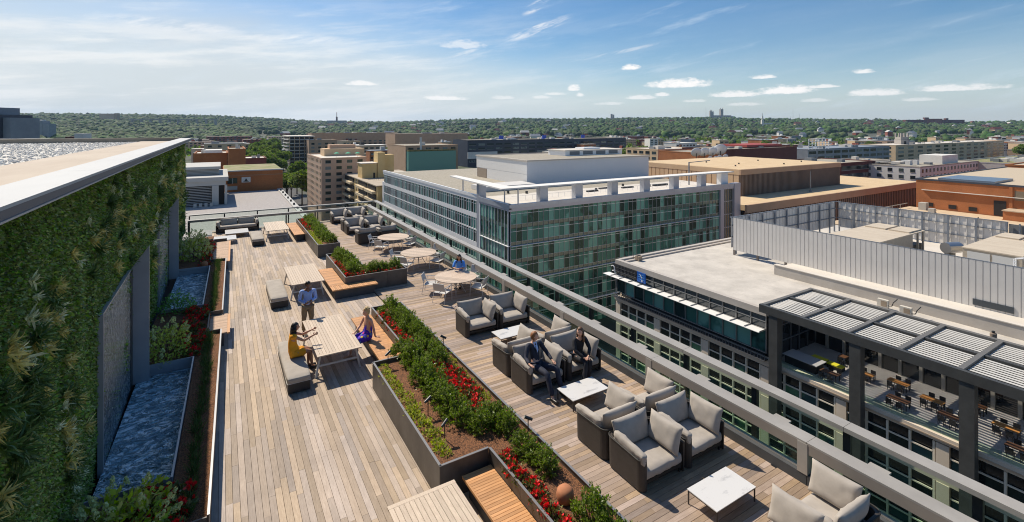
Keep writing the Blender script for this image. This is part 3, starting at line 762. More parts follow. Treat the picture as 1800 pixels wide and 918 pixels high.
for i in range(7):
    a = i*.9; stemb.tube((0,0,-.05), (.2*math.cos(a), .2*math.sin(a), .35), .012, .005, 5)
STEMS = stemb.mesh('stems'); STEMS.materials.append(STEM)
def shrub(x, y, z, k, s, label, group, name='boxwood_shrub'):
    t = thing(name, label, 'shrub', (x, y, z), random.uniform(0, 6.28), group); t.scale = (s, s, s*random.uniform(.9, 1.1))
    link('foliage', BOX[k % 3], t); link('stems', STEMS, t); return t
def mound(n, r, h, leaf, tpl=LEAF, up=.3):
    d = dirs(n); R = RNG.uniform(.5, 1, n)**.6; P = d*R[:,None]*np.array([r, r, h]); return scatter(*tpl, P, frames(nz(d + RNG.normal(size=(n,3))*.6 + np.array([0,0,up]))), RNG.uniform(.7,1.3,n)*leaf)
BEG_L = [mound(85, .17, .16, .075) for _ in range(3)]
for m in BEG_L: m.materials.append(LEAFR)
def petals(n, r, h, size, per=6):
    d = dirs(n); c = d*np.array([r, r, h])*RNG.uniform(.85, 1.1, n)[:,None]; P = np.repeat(c, per, 0); dd = nz(np.repeat(d, per, 0)*.5 + RNG.normal(size=(n*per,3))*.8)
    P = P + dd*.004; return scatter([(0,0,0),(.45,.35,.05),(.35,.9,.1),(-.35,.9,.1),(-.45,.35,.05)], [(0,1,2,3,4)], P, frames(dd), RNG.uniform(.8,1.2,n*per)*size)
BEG_F = [petals(k, .16, .19, .052) for k in (10, 8, 12)]
for m in BEG_F: m.materials.append(RED)
def begonia(x, y, z, k, s, label, group, parent=None):
    t = thing('red_flower', label, 'flower', (x, y, z), random.uniform(0, 6.28), group); t.scale = (s, s, s)
    link('foliage', BEG_L[k % 3], t); link('blossoms', BEG_F[(k//3) % 3], t); return t
LIME = mound(80, .17, .13, .07); LIME.materials.append(LEAFY)
def lime(x, y, z, s, label, group):
    o = link('lime_ground_cover', LIME, None, (x, y, z), None, random.uniform(0, 6.28)); o.scale = (s, s, s); tag(o, label, 'plant', group); return o
SZ = PH-.12
ga, gr, gl = 'boxwood shrubs in the long planter', 'red begonias in the long planter', 'lime plants in the long planter'
k = 0
def row(pts, n, jit): 
    out = []
    P = [Vector(p) for p in pts]; L = [0]
    for a, b in zip(P[:-1], P[1:]): L.append(L[-1]+(b-a).length)
    for i in range(n):
        d = L[-1]*(i+.5)/n; j = max(q for q in range(len(L)-1) if L[q] <= d); p = P[j].lerp(P[j+1], (d-L[j])/(L[j+1]-L[j]))
        out.append((p.x+random.uniform(-jit, jit), p.y+random.uniform(-jit, jit)))
    return out
for x, y in row([(5.40,17.9),(5.45,14.2),(5.42,12.9)], 10, .09): shrub(x, y, SZ, k, random.uniform(.9,1.1), 'boxwood shrub in the back stretch of the long planter', ga); k += 1
for x, y in row([(4.85,14.4),(4.72,13.0),(4.70,10.2)], 10, .1): shrub(x, y, SZ, k, random.uniform(.95,1.15), 'boxwood shrub along the middle of the long planter', ga); k += 1
for x, y in row([(4.9,9.75),(5.5,10.0),(5.52,9.3)], 4, .05): shrub(x, y, SZ, k, random.uniform(.8,.95), 'boxwood shrub where the long planter narrows beside the front teak bench', ga); k += 1
for x, y in row([(5.52,8.9),(5.55,7.75)], 3, .05): shrub(x, y, SZ, k, random.uniform(.72,.85), 'small boxwood shrub in the narrow front stretch of the long planter', ga); k += 1
for x, y in row([(5.55,6.75),(5.55,5.4)], 3, .05): shrub(x, y, SZ, k, random.uniform(.85,.95), 'boxwood shrub at the bottom edge of the picture in the long planter', ga); k += 1
for x, y in row([(5.02,17.6),(5.06,14.6)], 17, .09): begonia(x, y, SZ, k, random.uniform(.8,1.1), 'red begonia in the line beside the purple dressed woman\'s bench', gr); k += 1
for x, y in row([(5.30,13.0),(5.40,10.4)], 24, .22): begonia(x, y, SZ, k, random.uniform(.9,1.2), 'red begonia in the patch right of the middle boxwoods', gr); k += 1
for x, y in row([(5.62,12.5),(5.66,11.0)], 9, .08): begonia(x, y, SZ, k, random.uniform(.8,1.0), 'red begonia near the right rim of the long planter', gr); k += 1
for x, y in row([(5.03,8.75),(5.08,6.0)], 17, .08): begonia(x, y, SZ, k, random.uniform(.85,1.1), 'red begonia in the line beside the front teak bench', gr); k += 1
for x, y in row([(3.98,13.7),(3.98,9.35)], 26, .1): lime(x, y, SZ, random.uniform(.7,1.1), 'lime green plant along the left rim of the long planter', gl)
for x, y in row([(5.78,13.6),(5.76,10.6)], 12, .05): lime(x, y, SZ, random.uniform(.6,.8), 'lime green plant at the right rim of the long planter', gl)
for x, y in row([(5.35,27.0),(5.5,24.3),(5.3,23.2)], 9, .08): shrub(x, y, SZ, k, random.uniform(.95,1.1), 'boxwood shrub in the back arm of the L-shaped planter', 'shrubs in the L-shaped planter'); k += 1
for x, y in row([(5.8,23.2),(7.4,23.1)], 5, .06): shrub(x, y, SZ, k, random.uniform(.85,1.05), 'boxwood shrub in the right arm of the L-shaped planter', 'shrubs in the L-shaped planter'); k += 1
for x, y in row([(5.0,25.4),(5.0,23.0),(7.2,22.75)], 22, .08): begonia(x, y, SZ, k, random.uniform(.8,1.05), 'red begonia along the bench side of the L-shaped planter', 'flowers in the L-shaped planter'); k += 1
for x, y in row([(5.5,38.6),(5.55,30.2)], 15, .09): shrub(x, y, SZ, k, random.uniform(.95,1.15), 'boxwood shrub in the row of the farthest planter', 'shrubs in the farthest planter'); k += 1
for x, y in row([(4.98,38.5),(4.98,34.8)], 17, .07): begonia(x, y, SZ, k, random.uniform(.9,1.15), 'red begonia at the back of the farthest planter', 'flowers in the farthest planter'); k += 1
for x, y in row([(4.98,34.3),(4.98,29.8)], 17, .07): lime(x, y, SZ, random.uniform(.8,1.1), 'lime green plant in the front half of the farthest planter', 'lime plants in the farthest planter')
def spot(x, y, a, label):
    t = thing('path_light', label, 'light', (x, y, SZ), a, 'black planter spotlights')
    MB().tube((0,0,-.05), (0,0,.38), .013).build('stake', POSTD, t)
    m = MB(); m.tube((-.09,0,.37), (.08,0,.45), .032, .036, 12); lh = m.build('lamp_head', POSTD, t); m = MB(); m.tube((.078,0,.449), (.084,0,.453), .030, .030, 12); m.build('lens', mat('lamp lens', (.3,.3,.28), .2), lh)
spot(4.10, 13.72, .3, 'black spotlight beside the corner of the long planter nearest the seated woman in purple')
spot(4.22, 10.9, .2, 'black spotlight among the lime plants, upper of the two near each other')
spot(4.20, 9.85, .4, 'black spotlight among the lime plants nearest the planter corner')
spot(5.88, 13.9, 2.6, 'black spotlight on the right rim side beside the boxwood row')
spot(5.86, 9.05, 2.8, 'black spotlight at the right rim where the planter narrows')
pot = MB(); pot.lathe([(.10,-.02),(.15,.05),(.165,.14),(.15,.22),(.10,.27),(.02,.29)], n=18)
def tpot(x, y, z, label): tag(pot.build('terracotta_ball', TERRA, None, smooth=True, loc=(x, y, z)), label, 'garden ball', 'terracotta balls in the planters')
tpot(5.42, 7.12, SZ, 'round terracotta ball half hidden by red flowers in the front of the long planter')
# ================================================================ left strip along the green wall (turned a hair to follow the wall)
TH = -.021
def lroot(name, label, cat, group=None): return thing(name, label, cat, (0, 10, 0), TH, group)
def LW(u, v): return (u + .021*(v-10), v)      # strip coordinates -> world
def LL(x0, x1, v0, v1): return (x0, x1, v0-10, v1-10)
STEELB = mat('blue grey pool steel', (.30,.31,.345), .45, (.34,.35,.385), 1.5, metal=.15)
lp = lroot('wall_planter', 'low planting strip with pools between the green wall and the deck', 'planter')
EW = mat('curb edge', (.42,.42,.42), .4, metal=.3)
def curb(v0, v1):
    n = max(1, round((v1-v0)/1.5))
    for i in range(n):
        a = v0+(v1-v0)*i/n; b = v0+(v1-v0)*(i+1)/n
        MB().box(*LL(-.215, -.19, a+.003, b-.003), 0, .60).build('side_panel', STEEL, lp)
    MB().box(*LL(-.222, -.18, v0+.002, v1-.002), .601, .612).build('rim', EW, lp)
curb(10.15, 19.3); curb(21.3, 29.6)
# beds
def bed(u0, u1, v0, v1, z=.5, m=MULCH, name='soil'): soil(lp, [(u0,v0-10),(u1,v0-10),(u1,v1-10),(u0,v1-10)], z, m, name)
bed(-.845, -.23, 10.2, 19.25); bed(-2.3, -.845, 17.42, 19.25); bed(-2.3, -.845, 8.5, 11.5); bed(-.845,-.65, 8.5, 10.2)
bed(-2.3, -.65, 19.25, 21.35); bed(-.845, -.23, 21.4, 29.55); bed(-2.3, -.845, 21.35, 22.3); bed(-2.3, -.95, 28.35, 36.5)
def recess(label, u0, v0, v1, u1=.06):
    t = lroot('recessed_bench', label, 'bench', 'small wood benches set into the wall planter')
    n = int((v1-v0-.06)/.075)
    for i in range(n):
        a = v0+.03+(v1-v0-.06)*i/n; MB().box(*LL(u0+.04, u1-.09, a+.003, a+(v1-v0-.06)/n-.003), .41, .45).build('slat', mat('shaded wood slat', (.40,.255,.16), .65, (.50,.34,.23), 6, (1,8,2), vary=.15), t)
    MB().box(*LL(u1-.087, u1, v0-.02, v1-.1), .405, .452).build('edge_board', TEAK, t)
    MB().box(*LL(u0, u0+.03, v0, v1), 0, .62).build('back_panel', STEEL, t)
    for v in (v0, v1-.03): MB().box(*LL(u0+.033, -.225, v, v+.03), 0, .612).build('end_panel', STEEL, t)
    MB().box(*LL(u0+.06, -.12, v0+.035, v1-.035), 0, .40).build('plinth', CURBD, t)
recess('small bench with pale slats set into the wall planter between the two pools', -.62, 19.3, 21.3)
recess('wood bench set into the wall planter at its far end by the white tables', -.92, 29.62, 34.9, -.02)
recess('dark recess with a bench at the bottom edge beside the nearest red flowers', -.62, 6.8, 10.12)
# pools
WATER = bpy.data.materials.new('dark rippled water'); WATER.use_nodes = True
def water_nodes(m, col, sc, st, dist, stretch=(1,1,1), glint=0):
    N = m.node_tree.nodes; L = m.node_tree.links; b = N['Principled BSDF']
    b.inputs['Base Color'].default_value = (*col, 1); b.inputs['Roughness'].default_value = .06; b.inputs['Specular IOR Level'].default_value = .9; b.inputs['IOR'].default_value = 2.3; b.inputs['Metallic'].default_value = .6
    g = N.new('ShaderNodeNewGeometry'); mp = N.new('ShaderNodeMapping'); mp.inputs['Scale'].default_value = stretch; mp.inputs['Rotation'].default_value = (0,0,rad(32)); L.new(g.outputs['Position'], mp.inputs[0])
    n = N.new('ShaderNodeTexNoise'); n.inputs['Scale'].default_value = sc; n.inputs['Detail'].default_value = 5; n.inputs['Distortion'].default_value = 1.2; L.new(mp.outputs[0], n.inputs[0])
    bp = N.new('ShaderNodeBump'); bp.inputs['Strength'].default_value = st; bp.inputs['Distance'].default_value = dist; L.new(n.outputs['Fac'], bp.inputs['Height']); L.new(bp.outputs[0], b.inputs['Normal'])
    if glint:  # white streaks painted in as sun sparkle and sky reflections
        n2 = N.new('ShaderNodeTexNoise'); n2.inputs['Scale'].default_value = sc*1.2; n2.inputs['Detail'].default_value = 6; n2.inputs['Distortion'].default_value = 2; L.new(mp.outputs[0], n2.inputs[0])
        r = N.new('ShaderNodeMapRange'); L.new(n2.outputs['Fac'], r.inputs[0]); r.inputs[1].default_value = .52; r.inputs[2].default_value = .66; r.inputs[4].default_value = glint
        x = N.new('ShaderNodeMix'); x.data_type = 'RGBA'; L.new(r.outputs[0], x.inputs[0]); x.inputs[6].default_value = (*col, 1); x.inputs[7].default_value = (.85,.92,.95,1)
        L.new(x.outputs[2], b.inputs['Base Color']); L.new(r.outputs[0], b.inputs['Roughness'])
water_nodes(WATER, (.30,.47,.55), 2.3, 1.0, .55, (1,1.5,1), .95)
WFALL = bpy.data.materials.new('water running down steel'); WFALL.use_nodes = True
water_nodes(WFALL, (.16,.24,.30), 17, 1.0, .05, (1,1.8,.3), .7)
def pool(v0, v1, label, wl):
    t = lroot('pool', label, 'pool', 'pools under the green wall')
    b = MB(); nx, ny = 8, int((v1-v0)*4)
    vs = [(-2.2+1.31*i/nx, v0-10+.05+(v1-v0-.1)*j/ny, .30) for j in range(ny+1) for i in range(nx+1)]
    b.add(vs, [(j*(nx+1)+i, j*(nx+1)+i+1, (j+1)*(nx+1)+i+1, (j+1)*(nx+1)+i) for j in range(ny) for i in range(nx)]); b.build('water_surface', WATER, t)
    MB().box(*LL(-.885, -.86, v0, v1), .05, .60).build('side_wall', STEELB, t); MB().box(*LL(-.889, -.852, v0, v1), .601, .612).build('rim', EW, t)
    MB().box(*LL(-2.2, -.89, v1-.03, v1), .05, .608).build('end_wall', STEELB, t); MB().box(*LL(-2.2, -.89, v0, v0+.03), .05, .608).build('end_wall', STEELB, t)
    t2 = thing('water_wall', wl, 'water feature', (0,0,0), 0, 'water walls')
    ya, yb = v0+1.45, v1-.62
    n = 4
    for i in range(n): MB().box(-2.19, -2.14, ya+(yb-ya)*i/n+.002, ya+(yb-ya)*(i+1)/n-.002, .22, 3.56).build('panel', WFALL, t2)
    MB().box(-2.20, -2.12, ya, yb, 3.563, 3.59).build('top_edge', EW, t2)
    MB().box(-2.20, -2.10, ya-.05, ya-.003, .22, 3.59).build('edge_post', STEELB, t2)
    Y = yb+.32
    m = MB(); pts = [(-2.16,.26),(-1.76,.26),(-1.76,4.10),(-2.16,3.52)]
    vs = [(x, Y, z) for x, z in pts]+[(x, Y+.09, z) for x, z in pts]
    m.add(vs, [(0,1,2,3),(7,6,5,4),(0,4,5,1),(1,5,6,2),(2,6,7,3),(3,7,4,0)]); m.build('fin', STEELB, t2)
    m = MB(); m.bar((-2.16, Y+.045, 3.535), (-1.76, Y+.045, 4.115), .10, .012); m.build('fin_cap', EW, t2)
    MB().box(-2.19, -2.13, yb+.01, Y+.3, .22, 3.5).build('side_return', POSTD, t2)
pool(11.6, 17.4, 'long rippling pool nearest the viewer at the foot of the green wall', 'steel panel with running water and a grey fin above the nearer pool')
pool(22.3, 28.4, 'second rippling pool farther along the green wall', 'steel panel with running water and a grey fin above the farther pool')
# grass tufts
def tuft_mesh():
    n = 70; d = dirs(n); d[:,2] += .9; d = nz(d); P = RNG.normal(size=(n,3))*np.array([.05,.05,.0]); return scatter(*BLADE, P, frames(d), np.stack([RNG.uniform(.06,.09,n)*1.0, RNG.uniform(.20,.34,n), RNG.uniform(.2,.3,n)], 1))
TUFT = [tuft_mesh() for _ in range(3)]
for m in TUFT: m.materials.append(GRASSM)
for i, v in enumerate(np.arange(10.5, 29.4, .40)):
    if 19.1 < v < 21.4: continue
    x, y = LW(-.53+random.uniform(-.05,.05), v); o = link('grass_tuft', TUFT[i % 3], None, (x, y, .5), None, random.uniform(0,6)); s = random.uniform(.8, 1.15); o.scale = (s,s,s)
    tag(o, 'grass tuft in the line beside the nearer pool' if v < 17.6 else 'grass tuft in the line beside the farther pool' if v > 22 else 'grass tuft by the small bench between the pools', 'grass', 'grass tufts in the wall planter')
# hydrangeas
def hydrangea(x, y, z, r, h, label, heads=22, leaves=420, lm=LEAFH, leaf=.15):
    t = thing('hydrangea_bush', label, 'shrub', (x, y, z), 0, 'bushes at the foot of the green wall')
    d = dirs(leaves); R = RNG.uniform(.25, 1, leaves)**.45; lump = 1+.22*np.sin(d[:,0]*5+x)*np.cos(d[:,1]*4+y)
    P = d*(R*lump)[:,None]*np.array([r, r, h]); me = scatter(*LEAF, P, frames(nz(d*.7 + RNG.normal(size=(leaves,3))*.7)), RNG.uniform(.6,1.2,leaves)*leaf); put('foliage', me, lm, t)
    m = MB()
    for i in range(9): a = random.uniform(0,6.28); m.tube((0,0,-.1), (r*.6*math.cos(a), r*.6*math.sin(a), h*.6), .012, .006, 5)
    m.build('stems', STEM, t)
    for i in range(heads):
        dd = dirs(1)[0]; dd[2] = dd[2]*.8+.3; dd /= np.linalg.norm(dd); c = dd*np.array([r, r, h])*RNG.uniform(.95, 1.12)
        n = 70; L = RNG.uniform(.13, .2); tt = RNG.uniform(0, 1, n); ang = RNG.uniform(0, 6.28, n); w = .052*(1-tt*.75)
        ax = nz(np.array([dd + np.array([0,0,.6]) + RNG.normal(size=3)*.25]))[0]; u = np.cross(ax, [1,0,.3]); u /= np.linalg.norm(u); v_ = np.cross(ax, u)
        P = c + ax*(tt*L)[:,None] + u*(w*np.cos(ang))[:,None] + v_*(w*np.sin(ang))[:,None]
        me = scatter([(-.5,-.5,0),(.5,-.5,.1),(.5,.5,0),(-.5,.5,.1)], [(0,1,2,3)], P, frames(nz(RNG.normal(size=(n,3)))), RNG.uniform(.020,.032,n)); put('flower_head', me, FLHY, t)
    return t
hydrangea(-1.42, 10.45, .5, .75, .75, 'big hydrangea bush with cream flower heads at the lower left edge', 30, 700)
hydrangea(-2.0, 9.55, .5, .65, .9, 'leafy hydrangea at the very bottom left against the green wall', 14, 500)
hydrangea(-1.42, 18.0, .5, .64, 1.0, 'yellow green hydrangea bush between the nearer fin and the red flowers', 24, 900, LEAFY and mat('yellow green leaf', (.42,.50,.06), .5, (.52,.60,.11), 8, vary=.35, trans=.3), .11)
hydrangea(-1.45, 22.3, .5, .62, .72, 'bright green bush without flowers beside the farther pool', 0, 800, LEAFK, .09)
hydrangea(-1.25, 30.7, .5, .80, 1.05, 'pale hydrangea covered in cream flower heads next to the end bench', 60, 700, LEAFH, .12)
hydrangea(-1.35, 33.6, .5, .7, .9, 'sunlit cream hydrangea farthest along the green wall', 45, 500, LEAFH, .12)
def reds(pts, label):
    global k
    for x, y in pts: begonia(x, y, .47, k, random.uniform(.95, 1.35), label, 'red flowers in the wall planter'); k += 1
reds([LW(random.uniform(-1.28,-.72), v) for v in np.arange(17.75, 22.2, .11)], 'deep red flower plant in the patch between the two pools')
reds([LW(random.uniform(-1.2,-.62), v) for v in np.arange(10.1, 11.45, .08)], 'deep red flower plant at the near end of the nearer pool')
reds([LW(random.uniform(-1.25,-.95), v) for v in np.arange(28.8, 34.2, .3)], 'red flower plant beside the end bench and the pale hydrangea')
tpot(*LW(-1.35, 11.1), .48, 'terracotta ball half under the hydrangea at lower left'); tpot(*LW(-1.12, 28.75), .48, 'terracotta ball beside the far end of the farther pool')
# ================================================================ green wall
gw = thing('green_wall', 'tall living wall of dense small leaves along the left side of the deck', 'green wall', (-2.3, 20, 0))
WALLG = mat('wall leaf', (.155,.25,.04), .55, (.26,.36,.075), 1.1, (1,1.4,.25), vary=.55, hue=.03, trans=.15, ramp=(.35,.65))
MB().box(-.15, .02, -19, 20.6, 0, 6.56).build('backing_panel', mat('soil felt', (.012,.016,.008), .95), gw)
def wall_leaves(y0, y1, dens, size, z0=.4):
    n = int((y1-y0)*6.1*dens); y = RNG.uniform(y0, y1, n); z = RNG.uniform(z0, 6.55, n)
    bulge = np.array([noise.noise(Vector((a*1.1, b*1.1, 2)))*.07 + noise.noise(Vector((a*5, b*5, 7)))*.03 for a, b in zip(y, z)])
    x = .06 + bulge + RNG.uniform(-.03, .03, n)
    d = nz(np.stack([RNG.uniform(.1, 1.0, n), RNG.normal(size=n)*.6, -RNG.uniform(-.3, 1.2, n)], 1))
    return scatter(*LEAF, np.stack([x, y-20, z], 1), frames(d), RNG.uniform(.6, 1.3, n)*size)
for (a, b, dn, s) in ((5.5,10,2300,.052),(10,16,1300,.068),(16,26,650,.095),(26,40.7,330,.13)):
    stuff(put('leaf_carpet', wall_leaves(a, b, dn, s, 1.0 if a < 10 else .3), WALLG, gw))
BL_Y = mat('variegated yellow blade', (.55,.47,.10), .5, (.72,.64,.25), 20, vary=.3, trans=.25)
BL_W = mat('pale striped blade', (.66,.72,.40), .5, (.85,.86,.62), 20, vary=.25, trans=.25)
BL_G = mat('dark strap leaf', (.07,.14,.035), .45, (.12,.21,.05), 10, vary=.4, trans=.25)
BL_L = mat('lime wall leaf', (.26,.38,.04), .5, (.36,.48,.07), 10, vary=.3, trans=.25)
def rosette(n, L, w):
    d = nz(np.stack([RNG.uniform(.3, 1, n), RNG.normal(size=n)*.8, RNG.normal(size=n)*.7-.15], 1))
    return scatter([(-.5,0,0),(.5,0,0),(.6,.4,.10),(-.6,.4,.10),(.4,.75,.02),(-.4,.75,.02),(0,1,-.16)], [(0,1,2,3),(3,2,4,5),(5,4,6)], RNG.normal(size=(n,3))*.02, frames(d), np.stack([RNG.uniform(.8,1.2,n)*w, RNG.uniform(.6,1.1,n)*L, RNG.uniform(.6,1.1,n)*L], 1))
def rosm(n, L, w, m): me = rosette(n, L, w); me.materials.append(m); return me
ROS = {'Y': [rosm(26,.22,.018,BL_Y) for _ in range(3)], 'W': [rosm(20,.14,.020,BL_W) for _ in range(3)], 'G': [rosm(50,.28,.018,BL_G) for _ in range(3)], 'L': [rosm(36,.09,.045,BL_L) for _ in range(2)]}
nm = {'Y': 'yellow_striped_plant', 'W': 'pale_striped_plant', 'G': 'strap_leaf_plant', 'L': 'lime_plant'}
spots = [(8.85,5.45,'W'),(9.0,5.2,'W'),(8.1,4.9,'Y'),(8.3,4.6,'Y'),(7.9,4.4,'Y'),(9.3,4.8,'Y'),(9.5,4.3,'Y'),(9.8,5.6,'L'),(10.2,5.0,'Y'),(7.6,4.1,'Y'),(7.5,3.2,'Y'),(7.7,2.6,'Y'),(11.28,2.7,'Y'),(10.0,2.9,'W'),(11.9,1.9,'Y'),(11.2,1.5,'W'),(11.6,1.2,'W'),(10.6,2.4,'W'),(10.9,1.0,'Y'),(16.4,6.1,'W'),(17.4,4.5,'W'),(13.7,5.2,'Y'),(13.5,4.8,'W'),(15.1,4.6,'Y'),(12.4,5.3,'Y'),(12.0,5.7,'W'),(14.4,5.4,'Y')]
def band(p, q, n, sp, kinds):
    for i in range(n):
        t = random.random(); spots.append((p[0]+(q[0]-p[0])*t+random.gauss(0, sp), p[1]+(q[1]-p[1])*t+random.gauss(0, sp*.8), random.choice(kinds)))
band((16,5.8),(8,4.2),44,.35,'GGYWL'); band((9.6,5.0),(7.4,2.6),34,.35,'GGGYWL'); band((10.5,3.6),(11.2,.9),24,.22,'GWYL'); band((18,5.9),(14.5,4.0),26,.4,'WYGL')
band((20,5.6),(17,3.6),22,.45,'YWGL'); band((27,6.0),(21,3.0),34,.6,'YWGGL'); band((40,6.0),(28,4.0),60,1.1,'YWGLL'); band((39,3.6),(33,1.5),30,.9,'GYLW')
for (y, z, c) in spots:
    if not (6.2 < y < 40.3 and .9 < z < 6.3): continue
    if 12.9 < y < 17.2 and z < 3.8: continue
    if 23.6 < y < 28.3 and z < 3.8: continue
    o = link(nm[c], random.choice(ROS[c]), gw, (.12, y-20, z)); s = random.uniform(.75, 1.25)*(1 if y < 20 else 1.5); o.scale = (s, s, s); o.rotation_euler = (random.uniform(-.5,.5), 0, 0)
# ================================================================ roof of the block behind the green wall
hb = thing('roof_block', 'block behind the green wall with white gravel roof and grey metal coping', 'building', (-2.5, 0, -39.9))
def hp(name, m, *b):
    q = MB(); x0,x1,y0,y1,z0,z1 = b; return q.box(x0+2.5, x1+2.5, y0, y1, z0+39.9, z1+39.9).build(name, m, hb)
hp('wall', mat('rendered wall', (.3,.29,.27), .85, (.35,.33,.30), 2), -34, -2.46, -14, 41.0, -39.9, 6.30)
COPE = mat('pale grey coping sheet', (.34,.355,.36), .55, (.39,.40,.40), .8, (1,.3,1), .05, 6)
for i, (a, b) in enumerate([(-12,-2),(-2,5),(5,11.2),(11.2,17),(17,23),(23,29),(29,35),(35,40.9)]):
    hp('coping', COPE, -2.46, -1.80, a+.004, b-.004, 6.70, 6.74)
hp('fascia', mat('dark fascia', (.10,.10,.115), .5), -1.835, -1.803, -12, 40.9, 6.60, 6.697); hp('drip_edge', EW, -1.84, -1.79, -12, 40.9, 6.575, 6.597)
hp('soffit', POSTD, -2.45, -1.842, -12, 40.9, 6.60, 6.66)
MEMB = mat('tan roof membrane', (.42,.34,.26), .8, (.49,.41,.32), .9, (1,.2,1), .1, 8)
hp('membrane', MEMB, -4.6, -2.462, -12, 40.7, 6.302, 6.56)
GRAV = bpy.data.materials.new('white gravel'); GRAV.use_nodes = True
def grav():
    N = GRAV.node_tree.nodes; L = GRAV.node_tree.links; b = N['Principled BSDF']; b.inputs['Roughness'].default_value = .9
    g = N.new('ShaderNodeNewGeometry'); v = N.new('ShaderNodeTexVoronoi'); v.inputs['Scale'].default_value = 14; L.new(g.outputs['Position'], v.inputs[0])
    r = N.new('ShaderNodeValToRGB'); L.new(v.outputs['Distance'], r.inputs[0]); r.color_ramp.elements[0].color = (.78,.76,.70,1); r.color_ramp.elements[1].color = (.45,.42,.37,1); r.color_ramp.elements[0].position = .3; r.color_ramp.elements[1].position = .9
    n = N.new('ShaderNodeTexNoise'); n.inputs['Scale'].default_value = 3; n.inputs['Detail'].default_value = 8; n.inputs['Roughness'].default_value = .8; L.new(g.outputs['Position'], n.inputs[0])
    mr = N.new('ShaderNodeMapRange'); L.new(n.outputs['Fac'], mr.inputs[0]); mr.inputs[1].default_value = .38; mr.inputs[2].default_value = .5; mr.inputs[3].default_value = .55; mr.inputs[4].default_value = 1
    h = N.new('ShaderNodeHueSaturation'); L.new(mr.outputs[0], h.inputs['Value']); L.new(r.outputs[0], h.inputs['Color']); L.new(h.outputs[0], b.inputs['Base Color'])
    bp = N.new('ShaderNodeBump'); bp.invert = True; bp.inputs['Distance'].default_value = .03; L.new(v.outputs['Distance'], bp.inputs['Height']); L.new(bp.outputs[0], b.inputs['Normal'])
grav()
hp('roof', GRAV, -33.7, -4.605, -12, 40.7, 6.302, 6.50)
hp('parapet', mat('tan parapet', (.26,.22,.17), .8, (.32,.28,.22), 1), -34, -2.462, 40.72, 41.2, 6.31, 6.78)
iv, if_ = ico(1); n = 9000; xs = -4.7 - RNG.uniform(0, 1, n)**1.3*17; ys = RNG.uniform(5, 40.5, n)
me = scatter(iv, if_, np.stack([xs+2.5, ys, np.full(n, 6.505+39.9)], 1), randrot(n), np.stack([RNG.uniform(.025,.075,n), RNG.uniform(.025,.06,n), RNG.uniform(.015,.04,n)], 1))
stuff(put('gravel', me, mat('white pebble', (.66,.62,.56), .85, (.74,.71,.65), 5, vary=.3), hb))
# ================================================================ neighbouring buildings
GZ = -40
class Bd:
    """a building: world coordinates in, parts local to an Empty at its foot"""
    def __init__(s, name, label, cat, x, y, group=None): s.o = thing(name, label, cat, (x, y, GZ), 0, group); s.c = (x, y, GZ)
    def box(s, name, m, x0, x1, y0, y1, z0, z1, kind=None):
        X, Y, Z = s.c; o = MB().box(x0-X, x1-X, y0-Y, y1-Y, z0-Z, z1-Z).build(name, m, s.o)
        if kind: o['kind'] = kind
        return o
    def multi(s, name, m, boxes, parent=None):
        X, Y, Z = s.c; q = MB()
        for (x0, x1, y0, y1, z0, z1) in boxes: q.box(x0-X, x1-X, y0-Y, y1-Y, z0-Z, z1-Z)
        if q.v: return stuff(q.build(name, m, s.o))
    def same(s, name, m, w, boxes):
        """one shared mesh of size w placed at every (x0,y0,z0)"""
        X, Y, Z = s.c; me = MB().box(0, w[0], 0, w[1], 0, w[2], 0.0).mesh(name); me.materials.append(m)
        for (x, y, z) in boxes: link(name, me, s.o, (x-X, y-Y, z-Z))
WMET = mat('white metal panel', (.80,.80,.80), .4, (.84,.84,.84), .5, metal=.1)
BMET = mat('blue grey metal panel', (.40,.43,.50), .35, (.46,.49,.55), .4, metal=.35)
GPANE = pane_mat('green office glass', (.012,.030,.028), (.045,.15,.125), (.15,.33,.28), (.32,.64))
GPANE2 = pane_mat('teal office glass', (.012,.030,.028), (.045,.15,.125), (.16,.36,.30), (.30,.60))
SPAN = mat('green spandrel glass', (.055,.11,.095), .12, (.075,.14,.12), .6, vary=.2, spec=.9)
ROOFG = mat('roof gravel', (.30,.27,.21), .95, (.40,.36,.29), 1.6, (1,1,1), .6, 3, ramp=(.4,.6), detail=9)
ROOFW = mat('pale roof sheet', (.60,.55,.48), .85, (.66,.61,.54), .25)
g = Bd('glass_office_block', 'long office block with a green glass curtain wall and white banded side', 'building', 55, 91.5)
g.box('core', mat('dark interior', (.02,.025,.022), .8), 55.5, 132.5, 92.0, 190, GZ, -10.75)
g.box('roof', ROOFG, 55.5, 132.6, 110, 189.5, -10.74, -10.35); g.box('terrace_floor', ROOFW, 55.0, 132.6, 92.2, 109.97, -10.74, -10.30)
